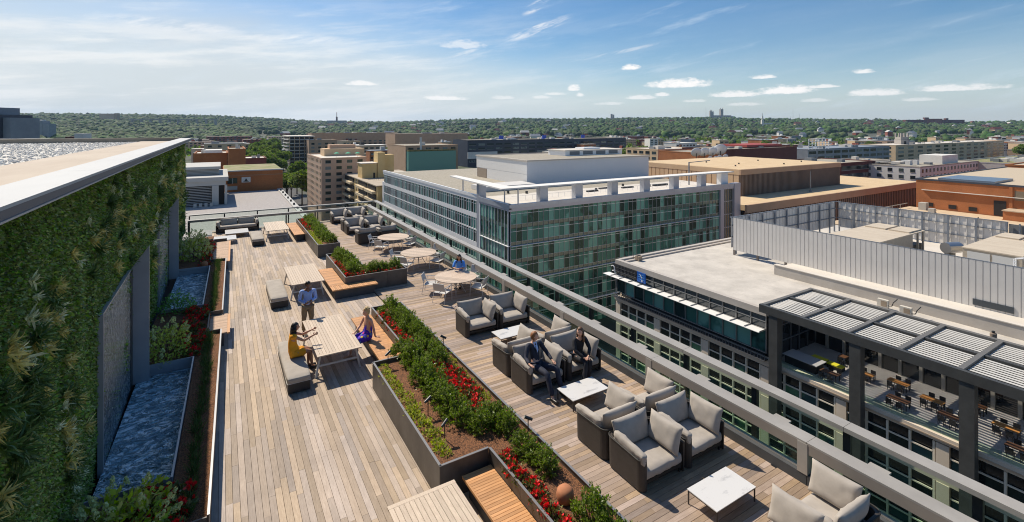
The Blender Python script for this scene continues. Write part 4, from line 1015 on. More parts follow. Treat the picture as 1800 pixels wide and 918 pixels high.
# white banded side, facing the deck
bands = [(-9.5,-11.05,.42),(-14.15,-15.3,.42),(-18.1,-18.42,.40),(-21.4,-22.5,.42),(-25.3,-25.7,.40),(-28.9,-30.0,.42),(-33,-33.4,.4),(-36.6,-GZ*-1,.42)]
for i, (a, b, t) in enumerate(bands):
    for j in range(6):
        y0 = 107.4+j*13.8; g.box('white_band', WMET, 54.9, 55.48, y0+.01, y0+13.79, min(a,b), max(a,b))
g.box('white_end', WMET, 54.85, 55.5, 189.5, 191.2, GZ, -14); g.box('parapet_step', WMET, 54.75, 54.895, 107.4, 190.2, -10.2, -9.42)
wins = [(-11.05,-14.15),(-15.3,-18.1),(-18.42,-21.4),(-22.5,-25.3),(-25.7,-28.9),(-30,-33),(-33.4,-36.6)]
pan = []; mul = []
for a, b in wins:
    n = 58
    for j in range(n):
        y0 = 107.6+82*j/n; pan.append((55.05, 55.3, y0+.06, y0+82/n-.06, b+.02, a-.02)); mul.append((54.86, 55.32, y0-.035, y0+.03, b+.01, a-.01))
g.multi('side_windows', GPANE, pan); g.multi('side_mullions', WMET, mul)
g.multi('transoms', WMET, [(54.98, 55.04, 107.4, 190, z-.05, z+.02) for z in (-11.75,-15.9,-19.0)])
# pylon and projecting bay
g.box('pylon', BMET, 54.3, 56.2, 105.9, 107.35, GZ, -6.35); g.box('pylon_edge', WMET, 54.2, 54.6, 105.4, 105.88, GZ, -9.6)
pan = []; mul = []; sp = []
FP = 3.88; tops = [-11.05-FP*i for i in range(8)]
for i, t in enumerate(tops):
    for j in range(9):
        y0 = 92.1+13.2*j/9; pan.append((54.35, 54.5, y0+.05, y0+1.42, t-2.95, t-.03)); sp.append((54.35, 54.48, y0+.05, y0+1.42, t-FP+.04, t-2.99))
        mul.append((54.22, 54.5, y0-.05, y0+.045, t-FP+.02, t))
    if i % 2 == 1: g.box('white_ledge', WMET, 54.0, 54.6, 91.6, 105.3, t-FP-.08, t-FP+.03)
g.same('bay_pane', GPANE2, (.15,1.37,2.92), [(b[0], b[2], b[4]) for b in pan]); g.multi('bay_spandrels', SPAN, sp); g.multi('bay_mullions', WMET, mul)
g.box('bay_core', mat('dark interior', (.02,.02,.02)), 54.52, 55.45, 92.1, 105.8, GZ, -11)
g.box('bay_parapet', BMET, 54.0, 54.6, 91.0, 105.87, -10.6, -9.5); g.box('bay_parapet_lower', mat('lilac metal', (.44,.44,.50), .4, metal=.3), 54.1, 54.62, 91.1, 105.85, -11.04, -10.61)
# curtain wall facing the street
X0, X1 = 54.62, 126.8; n = 49; w = (X1-X0)/n; boxes = []; sp = []; mul = []; tr = []
for i, t in enumerate(tops):
    for j in range(n):
        x = X0+j*w
        boxes.append((x+.05, 91.5, t-2.95)); sp.append((x+.05, x+w-.05, 91.52, 91.7, t-FP+.04, t-2.99))
    tr.append((X0, X1, 91.44, 91.5, t-.72, t-.64)); tr.append((X0, X1, 91.42, 91.52, t-2.985, t-2.955))
for j in range(n+1): mul.append((X0+j*w-.025, X0+j*w+.025, 91.40, 91.7, GZ+1, -11.05))
boxes.sort(key=lambda b: -b[2]*1.0 + abs(b[0]-60)*.02)
g.same('pane', GPANE2, (w-.1, .18, 2.92), boxes[:300]); g.multi('panes', GPANE2, [(x, x+w-.1, y, y+.18, z, z+2.92) for x, y, z in boxes[300:]])
g.multi('spandrels', SPAN, sp); g.multi('mullions', mat('grey mullion', (.42,.43,.46), .4, metal=.4), mul); g.multi('transom_bars', WMET, tr)
for i in (1, 3, 5): g.box('ledge', WMET, X0, X1, 91.0, 91.5, tops[i]-FP-.06, tops[i]-FP+.04)
for j in range(6):
    xa = 54.0+j*13.2; g.box('parapet_upper', BMET, xa+.01, min(xa+13.19, 133.2), 90.9, 91.7, -10.3, -9.5); g.box('parapet_lower', MATS['lilac metal'], xa+.01, min(xa+13.19, 133.2), 91.0, 91.65, -11.04, -10.31)
g.box('end_pier', MATS['lilac metal'], 126.9, 128.6, 91.0, 92.0, GZ, -11.05); g.box('end_pier', MATS['lilac metal'], 133.25, 136.2, 90.8, 92.4, GZ, -9.5)
g.box('end_glass', mat('dark end glass', (.04,.05,.035), .1, spec=.9), 128.65, 133.2, 91.6, 91.9, GZ, -11.05); g.multi('end_mullions', MATS['grey mullion'], [(128.65+i*1.1, 128.73+i*1.1, 91.4, 91.6, GZ+1, -11.05) for i in range(5)]+[(128.65, 133.2, 91.42, 91.58, -11-3.9*i, -10.8-3.9*i) for i in range(1,7)])
# roof canopy on pylons, penthouse
WROOF = mat('white canopy', (.74,.71,.66), .6, (.80,.77,.72), .6)
X_, Y_, Z_ = g.c
MB().prism([(52.6-X_,92.0-Y_),(134.6-X_,92.0-Y_),(131-X_,95.4-Y_),(56.6-X_,95.4-Y_),(56.6-X_,124.5-Y_),(54.6-X_,124.5-Y_)], -6.3-Z_, -6.0-Z_).build('canopy', WROOF, g.o)
for x in (64.4, 74.8, 86.4, 98, 109.5, 121.3): g.box('canopy_pier', BMET, x-1.1, x+1.1, 92.6, 94.2, -10.3, -6.32)
g.box('canopy_pier', WMET, 129.4, 132.6, 92.6, 94.2, -10.3, -6.32)
for (x, y) in ((56.3,97),(58.5,94.6),(55.6,118)): g.box('canopy_post', BMET, x-.12, x+.12, y-.12, y+.12, -10.3, -6.32)
g.multi('roof_railing', BMET, [(62+i*2, 62.04+i*2, 100, 100.04, -10.3, -9.2) for i in range(30)]+[(60, 122, 100, 100.04, -9.22, -9.18)])
PENT = rib_mat('white corrugated cladding', (.62,.63,.66), (.68,.69,.71), 'X', .6, .45, .3, .05)
PENT2 = rib_mat('white corrugated cladding lit side', (.70,.69,.67), (.74,.73,.71), 'Y', .6, .45, .3, .05)  # same cladding; sunlight put into this warmer tone, shade into the bluer front
g.box('penthouse', PENT, 80, 132, 124, 158, -10.34, -2.95); g.box('penthouse_side', PENT2, 79.9, 79.98, 124, 158, -6.9, -2.95); g.box('penthouse_side_lower', PENT2, 79.9, 79.98, 124, 150, -10.34, -7.0)
g.box('penthouse_louvre', mat('rusty grille', (.30,.24,.18), .7), 79.85, 79.98, 150.2, 157.5, -10.3, -7.1)
for (a,b,c,d) in ((79.6,132.3,123.6,124.5),(79.6,132.3,157.6,158.3),(79.6,80.4,124.52,157.58)): g.box('penthouse_parapet', mat('tan cap', (.50,.45,.39), .7), a, b, c, d, -2.94, -2.55)
g.box('penthouse_roof', ROOFG, 80.5, 131.9, 124.6, 157.5, -2.94, -2.80)
g.box('roof_house', WMET, 105.5, 133, 138.5, 149, -2.79, -.9); g.multi('roof_house_louvres', mat('grey louvre', (.2,.21,.22), .6), [(107.5+i*6.2, 112+i*6.2, 138.42, 138.48, -2.5, -1.2) for i in range(4)])
g.box('roof_house_slab', ROOFW, 105, 133.4, 138.1, 149.3, -.88, -.7); g.box('roof_hatch', WMET, 116, 124, 141, 146, -.68, -.1)
g.box('roof_plant_deck', mat('pale plant wall', (.58,.57,.55), .7), 62, 79, 118, 126, -10.30, -9.0)
g.multi('roof_clutter', POSTD, [(x, x+.5, y, y+.5, -10.3, -9.6) for x, y in ((66,112),(70,109),(90,104),(97,106),(110,103),(104,108))])
g.multi('roof_ducts', POSTD, [(86,90,103,103.5,-10.3,-9.9),(100,104.5,104,104.6,-10.3,-9.9),(112,118,103,103.8,-10.3,-9.8),(93,99,106,106.5,-10.2,-9.9)])
# ---------------------------------------------------------------- pale stone block with the pergola terrace
STONE = mat('cream stone', (.62,.52,.40), .8, (.68,.58,.46), .6)
BEIGE = mat('beige metal fascia', (.48,.43,.37), .5, (.52,.47,.41), .6)
s = Bd('stone_office_block', 'pale stone office block with a white roof and a glazed top floor', 'building', 55, 22)
Ye, Yn = 58.6, -14
s.box('core', mat('dark room', (.015,.018,.02), .9), 55.9, 118, Yn, Ye-.5, GZ, -20.35); s.box('upper_core', MATS['dark room'], 55.9, 118, 33.6, Ye-.3, -20.34, -15.0); s.box('upper_core', MATS['dark room'], 65.6, 118, Yn, 33.58, -20.34, -15.0)
s.box('end_wall', STONE, 55.9, 118, Ye-.48, Ye, GZ, -14.3)
RW = mat('warm white roof sheet', (.46,.425,.375), .85, (.60,.555,.49), .35, (1,1,1), .05, 3, detail=7)
for i in range(6):
    for j in range(4):
        x0 = 55.6+i*2.7; y0 = 33.3+j*6.2
        s.box('roof_sheet', RW, x0+.004, x0+2.696, y0+.004, y0+6.196, -14.99, -14.35+.003*((i+j) % 2))
s.box('roof', RW, 71.81, 118, Yn, Ye-.5, -14.99, -14.36); s.box('roof', RW, 67.2, 71.8, Yn, 33.29, -14.99, -14.355); s.box('dark_strip', MATS['dark room'], 65.05, 67.19, Yn, 33.29, -15.2, -15.0)  # dark strip added so the gaps between the back louvres look dark
s.box('parapet', BEIGE, 54.85, 55.55, 33.3, Ye+.1, -14.75, -13.95); s.box('parapet', BEIGE, 55.6, 118, Ye-.55, Ye+.1, -14.75, -13.90)
s.box('parapet_step', BEIGE, 56.2, 117, Ye-1.2, Ye-.56, -14.34, -14.12)
s.box('upstand', mat('grey beige upstand', (.42,.38,.33), .7, (.47,.43,.38), .5), 70.4, 70.9, Yn, 41.5, -14.35, -12.95); s.box('upstand_cap', ROOFW, 70.3, 71.1, Yn, 41.5, -12.94, -12.85)
s.box('plant_deck', ROOFW, 71.85, 112, Yn, 41.4, -14.35, -13.35)
# glazed top floor
z0, z1 = -19.15, -14.77; ys = [33.4+1.93*i for i in range(14)]
s.multi('frame_posts', mat('pale bronze frame', (.33,.33,.32), .4, metal=.4), [(54.95, 55.15, y-.04, y+.04, z0, z1) for y in ys]+[(54.95, 55.12, 33.4, Ye, z-.04, z+.04) for z in (-15.45,-16.35,z0+.04)])
s.same('top_pane', GPANE2, (.1,1.8,2.6), [(55.15, y+.06, -19.05) for y in ys[:-1]]); s.same('transom_pane', mat('grey transom glass', (.05,.06,.06), .08, spec=.9, vary=.3), (.1,1.8,.78), [(55.15, y+.06, -16.28) for y in ys[:-1]])
s.same('transom_pane', MATS['grey transom glass'], (.1,1.8,.6), [(55.15, y+.06, -15.4) for y in ys[:-1]])
for i, y in enumerate(ys[:-1]): s.box('awning_slab', mat('white awning', (.78,.77,.74), .5), 53.55, 54.94, y+.03, y+1.91, -16.42, -16.36)
s.multi('awning_brackets', MATS['pale bronze frame'], [(53.7, 54.94, y-.03, y+.03, -16.34, -16.24) for y in ys])
s.box('awning_slab', MATS['white awning'], 53.55, 54.94, 58.6, 60.2, -16.42, -16.36)
SGN = mat('dark mesh sign', (.03,.03,.033), .5)
sgn = s.box('sign_board', SGN, 54.70, 54.84, 53.7, 59.0, -15.95, -14.6)
bsg = s.box('blue_sign', mat('bright blue sign', (.01,.10,.42), .4), 54.55, 54.68, 51.9, 53.6, -16.05, -14.55)
tx = [(54.5, 52.1, 53.4, -14.95, .06), (54.5, 52.1, 53.4, -15.3, .10), (54.5, 52.2, 53.2, -15.65, .10)]
_ = s.multi('sign_stripe', mat('light blue stripe', (.08,.30,.65), .4), [(54.52, 54.545, a, b, z, z+h) for (_, a, b, z, h) in tx]); _.parent = bsg
LT = mat('sign frame', (.15,.15,.15), .4, metal=.5)
q = MB()                                                            # back of the sign: brackets and ribs, nothing legible
for i in range(16): q.box(-.40, -.33, 31.85+i*.31, 31.91+i*.31, 24.15+.1*(i % 3), 25.3-.12*(i % 2))
for z in (24.35, 24.9): q.box(-.45, -.41, 31.8, 36.8, z, z+.06)
stuff(q.build('sign_brackets', LT, sgn))
q = MB(); q.bar((-.50, 31.0, 25.2), (-.50, 30.5, 24.65), .06, .10); q.build('white_stroke', mat('white emblem', (.8,.8,.8)), bsg)
q = MB(); q.box(-.51, -.47, 30.45, 30.62, 24.1, 24.4); q.build('small_mark', MATS['white emblem'], bsg)
m = MB()
for i in range(9):
    a0, a1 = rad(40+i*28), rad(40+(i+1)*28); m.tube((-.75, 36.6+.38*math.cos(a0), 24.75+.42*math.sin(a0)), (-.75, 36.6+.38*math.cos(a1), 24.75+.42*math.sin(a1)), .07, n=6)
m.tube((-.75, 36.25, 25.1), (-.75, 36.05, 23.9), .07, n=6); m.build('emblem', mat('white emblem', (.8,.8,.8)), s.o)
# balustrade ledge, cornice, stone front with windows in fours
GR = mat('dark grating', (.05,.05,.052), .6); s.box('grating_ledge', GR, 54.4, 55.1, 33.2, Ye+.2, -19.85, -19.72)
s.multi('grating_bars', mat('grating steel', (.13,.13,.135), .5), [(54.36, 54.40, 33.2+i*.42, 33.26+i*.42, -19.85, -19.2) for i in range(61)]+[(54.34, 54.42, 33.2, Ye+.2, -19.24, -19.18), (54.34, 54.42, 33.2, Ye+.2, -19.86, -19.8)])
s.box('cornice', STONE, 54.75, 55.9, Yn, Ye+.1, -20.34, -19.90)
s.box('cornice_band', STONE, 54.95, 55.9, Yn, Ye+.05, -20.62, -20.36)
WFR = mat('pale window frame', (.70,.63,.50), .6); LPANE = pane_mat('shop glass', (.008,.012,.014), (.02,.06,.07), (.10,.22,.12), (.45,.8))
UP = mat('dark upper pane', (.012,.013,.012), .08, spec=.9)
zt = -20.72; rows_ = [zt-3.5*i for i in range(6)]; st = []; fr = []; lowp = []; upp = []; far = []
ygs = [57.6-8.2*k_ for k_ in range(9)]
for r_i, z in enumerate(rows_):
    st.append((55.0, 55.9, Yn, Ye, z-3.5, z-2.15))                     # stone band under each row
    for yg in ygs:
        st.append((54.92, 55.9, yg+.06, yg+1.0, z-2.15, z))            # wide pier
        for j in range(4):
            y1 = yg-j*1.78; ya, yb = y1-1.60, y1
            fr.append((54.98, 55.3, y1-1.78+.0, y1-1.62, z-2.13, z-.01)); fr.append((54.97, 55.1, ya, yb, z-1.05, z-.93)); fr.append((54.99, 55.1, ya, yb, z-2.14, z-2.02)) 
            (lowp if len(lowp) < 150 else far).append((55.2, ya, z-2.02)); (upp if len(upp) < 150 else far).append((55.2, ya, z-.93))
s.multi('stone_front', STONE, st); s.multi('window_frames', WFR, fr)
s.same('pane', LPANE, (.1,1.58,.96), lowp); s.same('upper_pane', UP, (.1,1.58,.90), upp); s.multi('panes', LPANE, [(x, x+.1, y, y+1.58, z, z+.93) for x, y, z in far])
# terrace under the pergola
TF = mat('dark terrace paving', (.36,.34,.31), .7, (.42,.40,.37), .8)
s.box('terrace_floor', TF, 55.0, 65.6, Yn, 33.5, -20.33, -20.22)
s.box('side_glass_wall', mat('dark terrace glass', (.012,.016,.02), .05, spec=1.0, vary=.3), 55.9, 65.6, 33.3, 33.42, -20.2, -14.9)
s.multi('side_glass_bars', MATS['grating steel'], [(56+i*1.9, 56.1+i*1.9, 33.15, 33.29, -20.2, -14.8) for i in range(6)]+[(56, 65.4, 33.17, 33.29, z, z+.1) for z in (-16.4,-18.3)])
dy = [Yn+1.9*i for i in range(25)]
s.same('terrace_door', MATS['dark terrace glass'], (.1,1.55,4.6), [(65.2, y+.17, -20.2) for y in dy if y < 31.3]); s.multi('door_posts', mat('pale door post', (.33,.31,.27), .5), [(64.95, 65.4, y-.16, y+.14, -20.2, -15.2) for y in dy if y < 33.2])
s.box('door_head', MATS['dark upper pane'], 65.1, 65.6, Yn, 33.2, -15.58, -14.9)
# glass balustrade of the terrace
s.multi('balustrade_glass', GLASS, [(55.1, 55.12, y, y+1.9, -20.2, -19.2) for y in np.arange(-12, 31.6, 1.95)])
s.box('edge_light_strip', mat('polished edge strip', (.62,.50,.38), .3, metal=.6), 54.7, 54.95, Yn, 32.6, -20.33, -20.22)
# pergola (its own thing)
p = Bd('pergola', 'dark steel pergola with white louvres over the neighbouring roof terrace', 'pergola', 55, 22)
PD = mat('dark pergola steel', (.055,.055,.052), .45, (.075,.075,.07), 1); PB = mat('grey pergola beam', (.15,.145,.135), .5)
p.box('front_beam', PD, 53.75, 54.15, -12, 33.5, -14.0, -13.1); p.box('back_beam', PB, 64.4, 64.9, -12, 33.5, -13.5, -13.1); p.box('middle_beam', PD, 59.1, 59.5, -12, 33.3, -13.5, -13.14)
by = [33.3, 28.9, 24.45, 20.1, 15.75, 11.3, 6.9, 2.5, -2, -6.5, -11]
for y in by: p.box('cross_beam', PB, 54.16, 64.38, y-.28, y+.12, -13.48, -13.08)
me = MB().box(0, .30, 0, 1, 0, .03, 0.0).mesh('louvre'); LOU = mat('white louvre', (.60,.58,.53), .5); me.materials.append(LOU)
cnt = 0; rest = []
for a, b in zip(by[:-1], by[1:]):
    for (xa, xb) in ((54.35, 59.0), (59.65, 64.3)):
        nl = 9
        for i in range(nl):
            x = xa+(xb-xa)*i/nl
            if cnt < 260: o = link('louvre', me, p.o, (x-55, b+.16-22, -13.32-GZ)); o.scale = (1, a-b-.5, 1); o.rotation_euler = (0, 0, 0); cnt += 1
for y in (31.9, 23.6, 15.2, 6.7, -2): p.box('column', PD, 53.85, 54.75, y-.5, y+.5, -28 if y > 0 else -24, -14.02)
# furniture on the neighbouring terrace
WOODT = mat('orange table top', (.45,.20,.05), .5); 
def nt(name, x, y, z, label, parts, rz=0, cat='table', group='furniture on the neighbouring terrace'):
    t = thing(name, label, cat, (x, y, z), rz, group)
    for (nme, m_, b) in parts: MB().box(*b).build(nme, m_, t)
    return t
BK = mat('black chair', (.02,.02,.02), .5)
T4 = lambda m_: [('tabletop', m_, (-.45,.45,-.9,.9,.70,.74))]+[('leg', BK, (x-.03,x+.03,y-.03,y+.03,0,.69)) for x in (-.38,.38) for y in (-.8,.8)]
C4 = [('seat', BK, (-.24,.24,-.24,.24,.42,.47)), ('backrest', BK, (-.24,.24,.20,.24,.5,.9))]+[('leg', BK, (x-.02,x+.02,y-.02,y+.02,0,.41)) for x in (-.2,.2) for y in (-.2,.2)]
tb = [(61.5,22.8,'orange wood table seen between the first and second pergola columns'),(60.5,25.6,'orange wood table close behind the second pergola column'),(60.4,19.6,'orange wood table beyond the striped floor between the columns'),(60.6,14.4,'orange wood table behind the third pergola column'),(60.2,11.0,'orange wood table at the right edge beyond the pergola columns'),(57.4,27.6,'dark table near the balustrade left of the second pergola column'),(57.6,21.4,'dark table near the balustrade between the second and third columns'),(58.4,17.6,'dark table near the balustrade left of the third column'),(57.5,12.8,'dark table near the balustrade right of the third column'),(62.8,28.2,'dark table against the glass doors on the terrace'),(62.9,17.2,'dark table against the glass doors farther right')]
c0 = None
for x, y, l in tb:
    nt('terrace_table', x, y, -20.2, l, T4(WOODT if 'orange' in l else mat('walnut table top', (.10,.045,.02), .5)))
    for k2, (dx, dy_, r) in enumerate(((-.85,.4,PI/2),(-.85,-.45,PI/2),(.85,.4,-PI/2),(.85,-.45,-PI/2))):
        lab = 'black chair around the ' + l.split(' seen')[0].replace('orange', 'orange')+(' near the pergola column' )
        if c0 is None: c0 = nt('terrace_chair', x+dx, y+dy_, -20.2, 'black chair at one of the orange tables under the pergola', C4, r, 'chair', 'black chairs under the pergola'); tc0 = kids_tree(c0)
        else: dup(c0, (x+dx, y+dy_, -20.2), r, tree=tc0)
nt('terrace_counter', 57.9, 30.6, -20.2, 'grey topped bar counter with plants on it near the first pergola column', [('base', BK, (-.9,.9,-1.7,1.7,0,.95)), ('worktop', mat('grey worktop', (.42,.42,.42), .4), (-1.1,1.1,-1.9,1.9,.953,1.02))], 0, 'counter')
for i, (x, y) in enumerate(((60.6,30.2),(60.4,28.4))): nt('yellow_lounger', x, y, -20.2, ('yellow cushion bench behind the bar counter', 'yellow cushion bench nearer the second pergola column')[i], [('cushion', mat('yellow cushion', (.6,.55,.02), .7), (-.4,.4,-.8,.8,.38,.5)), ('base', BK, (-.4,.4,-.8,.8,0,.375))], 0, 'bench')
# condensers, vent, screen wall, plant on that roof
def cond(x, y, label):
    t = thing('air_conditioner', label, 'air conditioner', (x, y, -14.35), 0, 'small air conditioners on the stone block roof')
    MB().box(-.22, .22, -.55, .55, .15, 1.05).build('casing', mat('cream casing', (.62,.57,.48), .6), t); MB().box(-.24, -.223, -.45, .15, .28, .92).build('grille', mat('tan grille', (.35,.27,.19), .7), t)
    MB().box(-.18, .18, -.45, .45, 0, .147).build('feet', POSTD, t); m = MB(); m.path([(0,-.56,.4),(0,-.9,.5),(.1,-1.0,.9),(.9,-1.1,1.2)], .05); m.build('pipe', POSTD, t)
cond(68.6, 27.0, 'small cream air conditioner on the roof, left of two behind the pergola'); cond(68.0, 24.5, 'small cream air conditioner on the roof, right of two behind the pergola')
t = thing('vent_pipe', 'short rusty vent pipe on the roof behind the pergola', 'vent', (67.2, 16.9, -14.35)); MB().lathe([(.28,0),(.28,.9),(.24,.95)], n=12).build('pipe', mat('rust grey pipe', (.26,.20,.15), .8), t)
MB().lathe([(.02,.96),(.14,1.0),(.14,1.15),(.02,1.2)], n=10).build('cap', POSTD, t)
t = thing('roof_box', 'small dark framed box at the far corner of the white roof', 'roof unit', (58.6, 57.2, -14.35)); MB().box(-.4,.4,-.4,.4,.1,.8).build('casing', mat('tan grille', (.35,.27,.19)), t); MB().box(-.5,.5,-.05,.05,.82,.9).build('top_bar', POSTD, t); m = MB(); m.tube((-.6,.6,.0),(-.6,.6,1.3),.03); m.build('pole', POSTD, t)
SCR = mat('light grey corrugated screen', (.60,.575,.54), .5, (.64,.615,.58), .5); SCRD = mat('screen steel post', (.16,.18,.21), .5)
sc = Bd('plant_screen', 'tall corrugated grey metal screen around the roof plant', 'screen wall', 75, 30)
def corr(axis, c, a, b, z0, z1, pitch=.62, d=.06, per=1, off=1):
    """one folded sheet per rib"""
    X, Y, Z = sc.c; n = int((b-a)/pitch); q = MB()
    for i in range(n):
        u0 = a+i*pitch; pr = [(0,0),(.84,0),(.87,d),(.97,d),(1.0,0)]
        def pt(u, w): return (c-X+w*off, u-Y) if axis == 'y' else (u-X, c-Y+w*off)
        P = [pt(u0+f*pitch, w) for f, w in pr]; th = .012
        vs = []; fs = []
        for (x, y) in P:
            o = (th, 0) if axis == 'y' else (0, th)
            vs += [(x, y, z0-Z), (x, y, z1-Z), (x+o[0], y+o[1], z1-Z), (x+o[0], y+o[1], z0-Z)]
        for k_ in range(len(P)-1):
            j = 4*k_; fs += [(j,j+4,j+5,j+1),(j+1,j+5,j+6,j+2),(j+2,j+6,j+7,j+3)]
        q = MB().add(vs, fs+[(0,1,2,3)]); q.build('rib_sheet', SCR, sc.o) if per else None
SX, SYn, SYf, SXe = 75.0, 8.0, 51.9, 110.5
corr('y', SX, SYn, SYf, -13.45, -7.9)
corr('x', SYf, SX+.2, SXe, -13.2, -8.1, 1.05, .14)
corr('y', SXe, 26, SYf, -13.2, -8.1, 1.05, .14, 1, -1)
for i in range(10): x = SX+1+i*3.9; sc.box('post', SCRD, x, x+.22, SYf-.4, SYf-.18, -14.3, -8.0)
for z in (-9.5,-11.4): sc.box('girt', SCRD, SX+.4, SXe-.3, SYf-.16, SYf-.02, z, z+.14)
for i in range(8): y = 26+i*3.7; sc.box('post', SCRD, SXe-.55, SXe-.33, y, y+.22, -14.3, -8.0)
for z in (-9.5,-11.4): sc.box('girt', SCRD, SXe-.3, SXe-.16, 26, SYf-.3, z, z+.14)
for y in (51.4, 47.2, 42.6, 38.2, 33.4, 28.8, 24, 19.4, 14.6): sc.box('leg_post', mat('leg post', (.20,.17,.15), .7), SX+.25, SX+.5, y-.15, y+.15, -14.35, -12.6)
sc.box('top_cap', SCRD, SX-.02, SX+.12, SYn, SYf, -7.89, -7.83); sc.box('top_cap', SCRD, SX+.2, SXe, SYf-.03, SYf+.2, -8.09, -8.0); sc.box('top_cap', SCRD, SXe-.2, SXe+.1, 26, SYf-.05, -8.09, -8.0)
sc.box('slot', mat('dark slot', (.05,.06,.07), .5), SX-.11, SX-.002, 17.2, 20.6, -13.1, -12.4)
sc.box('grey_screen', mat('flat grey screen', (.15,.155,.16), .7), SXe-.1, SXe, 4, 25.9, -13.2, -8.3); 
for i in range(6): sc.box('post', SCRD, SXe-.4, SXe-.2, 5+i*3.9, 5.2+i*3.9, -14.3, -8.1)
def rtu(x0, x1, y0, y1, label):
    t = thing('rooftop_unit', label, 'air handling unit', (x0, y0, -13.3), 0, 'long beige air handling units'); w, l = x1-x0, y1-y0
    TB = mat('beige unit casing', (.36,.31,.24), .7, (.42,.36,.28), 2, (3,.3,1)); TR = mat('paler unit top', (.50,.42,.32), .8, (.58,.50,.39), 1, (2,.3,1))  # top and fan cowls paler than the casing
    n = 8
    for i in range(n): 
        if i >= n-2: continue
        MB().box(w*i/n+.01, w*(i+1)/n-.01, 0, l, .5, 3.6).build('casing_panel', TB, t); 
    MB().box(w*.76, w, .3, l-.3, .5, 1.6).build('fan_deck', POSTD, t)
    for i in (0, 1):
        for y in (0, l-.2): MB().box(w*.76+i*w*.12+w*.1, w*.76+i*w*.12+w*.12, y, y+.2, .5, 3.6).build('frame_post', TB, t)
    MB().box(-.08, w+.05, -.08, l+.08, 3.605, 3.75).build('top', TR, t); MB().box(w*.72, w*.98, .3, l*.45, 3.76, 3.95).build('fan_cowl', TR, t); MB().box(w*.72, w*.98, l*.52, l-.3, 3.76, 3.95).build('fan_cowl', TR, t)
    MB().box(-.06, -.001, .5, l*.48, 1.0, 3.3).build('louvre', mat('pale louvre', (.52,.52,.50), .5), t); MB().box(-.06, -.001, l*.52, l-.5, 1.0, 3.3).build('louvre', MATS['pale louvre'], t)
    MB().box(w*.06, w*.16, -.06, -.001, .7, 3.2).build('side_grille', POSTD, t); MB().box(0, w, .2, l-.2, 0, .49).build('skid', POSTD, t)
rtu(82.0, 99.6, 33.4, 40.2, 'long beige air handling unit inside the screen, left of two'); rtu(90.6, 108, 20.0, 26.0, 'long beige air handling unit inside the screen, right of two')
t = thing('steel_tank', 'shiny steel duct drum between the two air handling units', 'duct', (97, 29.6, -12.6)); m = MB(); m.tube((-.9,0,1.4),(1.4,-.9,1.4),.85,n=20); m.build('drum', mat('shiny steel', (.5,.5,.5), .3, metal=.8), t); MB().box(-.8,1.2,-.6,.2,0,.5).build('stand', POSTD, t)
t = thing('steel_duct', 'long pale duct running right behind the screen at the picture edge', 'duct', (88, 18, -11.5)); m = MB(); m.tube((0,0,.6),(9,-2,1.9),.45,n=14); m.build('pipe', mat('pale duct', (.5,.5,.48), .5), t)
t = thing('roof_ladder', 'white hooped ladder top sticking up behind the screen', 'ladder', (84.5, 19.4, -11.0)); m = MB()
for dx in (0, .8): m.path([(dx,0,0),(dx,0,2.1),(dx+.2,-.8,2.3),(dx+.2,-1.5,2.0),(dx+.2,-1.7,1.4)], .05)
m.build('hoop_rails', WMET, t); m = MB(); [m.tube((0,0,.3+i*.35),(.8,0,.3+i*.35),.035) for i in range(6)]; m.build('rungs', WMET, t)
def dish(x, y, z, r, label, group, az=2.4, el=.5):
    t = thing('satellite_dish', label, 'satellite dish', (x, y, z), 0, group); m = MB(); m.lathe([(.02,.0),(r*.4,.05*r),(r*.75,.18*r),(r,.34*r),(r*.99,.37*r),(r*.72,.21*r),(r*.02,.03*r)], n=20)
    M = Rz(az) @ Rx(PI/2-el); m.v = [tuple(M @ Vector(v) + Vector((0,0,r*1.1))) for v in m.v]; m.build('reflector', mat('white dish', (.72,.72,.72), .5), t, smooth=True); m = MB(); m.tube((0,0,0),(0,0,r*1.1),r*.06); m.build('mast', POSTD, t)
    e = M @ Vector((0,0,r)) + Vector((0,0,r*1.1)); m = MB(); m.tube(M @ Vector((0,-r*.9,.3*r)) + Vector((0,0,r*1.1)), e, r*.03); m.build('feed_arm', POSTD, t)
dish(94, 16.6, -11.6, .9, 'grey dish at the right edge behind the screen, nearer one', 'dishes behind the screen'); dish(97, 15.6, -11.2, .9, 'grey dish at the right edge behind the screen, farther one', 'dishes behind the screen')
# ================================================================ city
def tan_el(px, y): return (224-y)/850/math.sqrt(1+((px-900)/850)**2)
RP = [(-300,203),(80,199),(300,201),(400,204),(480,208),(560,213),(700,214),(800,210),(900,208),(1000,209),(1100,207),(1250,206),(1400,209),(1560,210),(1700,214),(1800,213),(2200,212)]
RB = [(YAW+math.atan((p-900)/850), tan_el(p, y)) for p, y in RP]
def ridge(az):
    for (a0, e0), (a1, e1) in zip(RB[:-1], RB[1:]):
        if a0 <= az <= a1: return e0+(e1-e0)*(az-a0)/(a1-a0)
    return RB[0][1] if az < RB[0][0] else RB[-1][1]
def terr(x, y):
    d = math.hypot(x, y); az = math.atan2(x, y)
    if abs(az) > 2.2: e = .012
    else: e = ridge(az)
    R = 4800; top = 7.5 + e*R - 18 + 40
    t = min(1, max(0, (d-1500)/(R-1500))); s_ = t*t*(3-2*t)*.35 + t*.65
    far = max(0, d-R)
    return GZ - .05 + top*s_ + (noise.noise(Vector((x/420, y/420, 0)))*16 + noise.noise(Vector((x/150, y/150, 3)))*5)*s_*(1-s_*.85) - far*.03
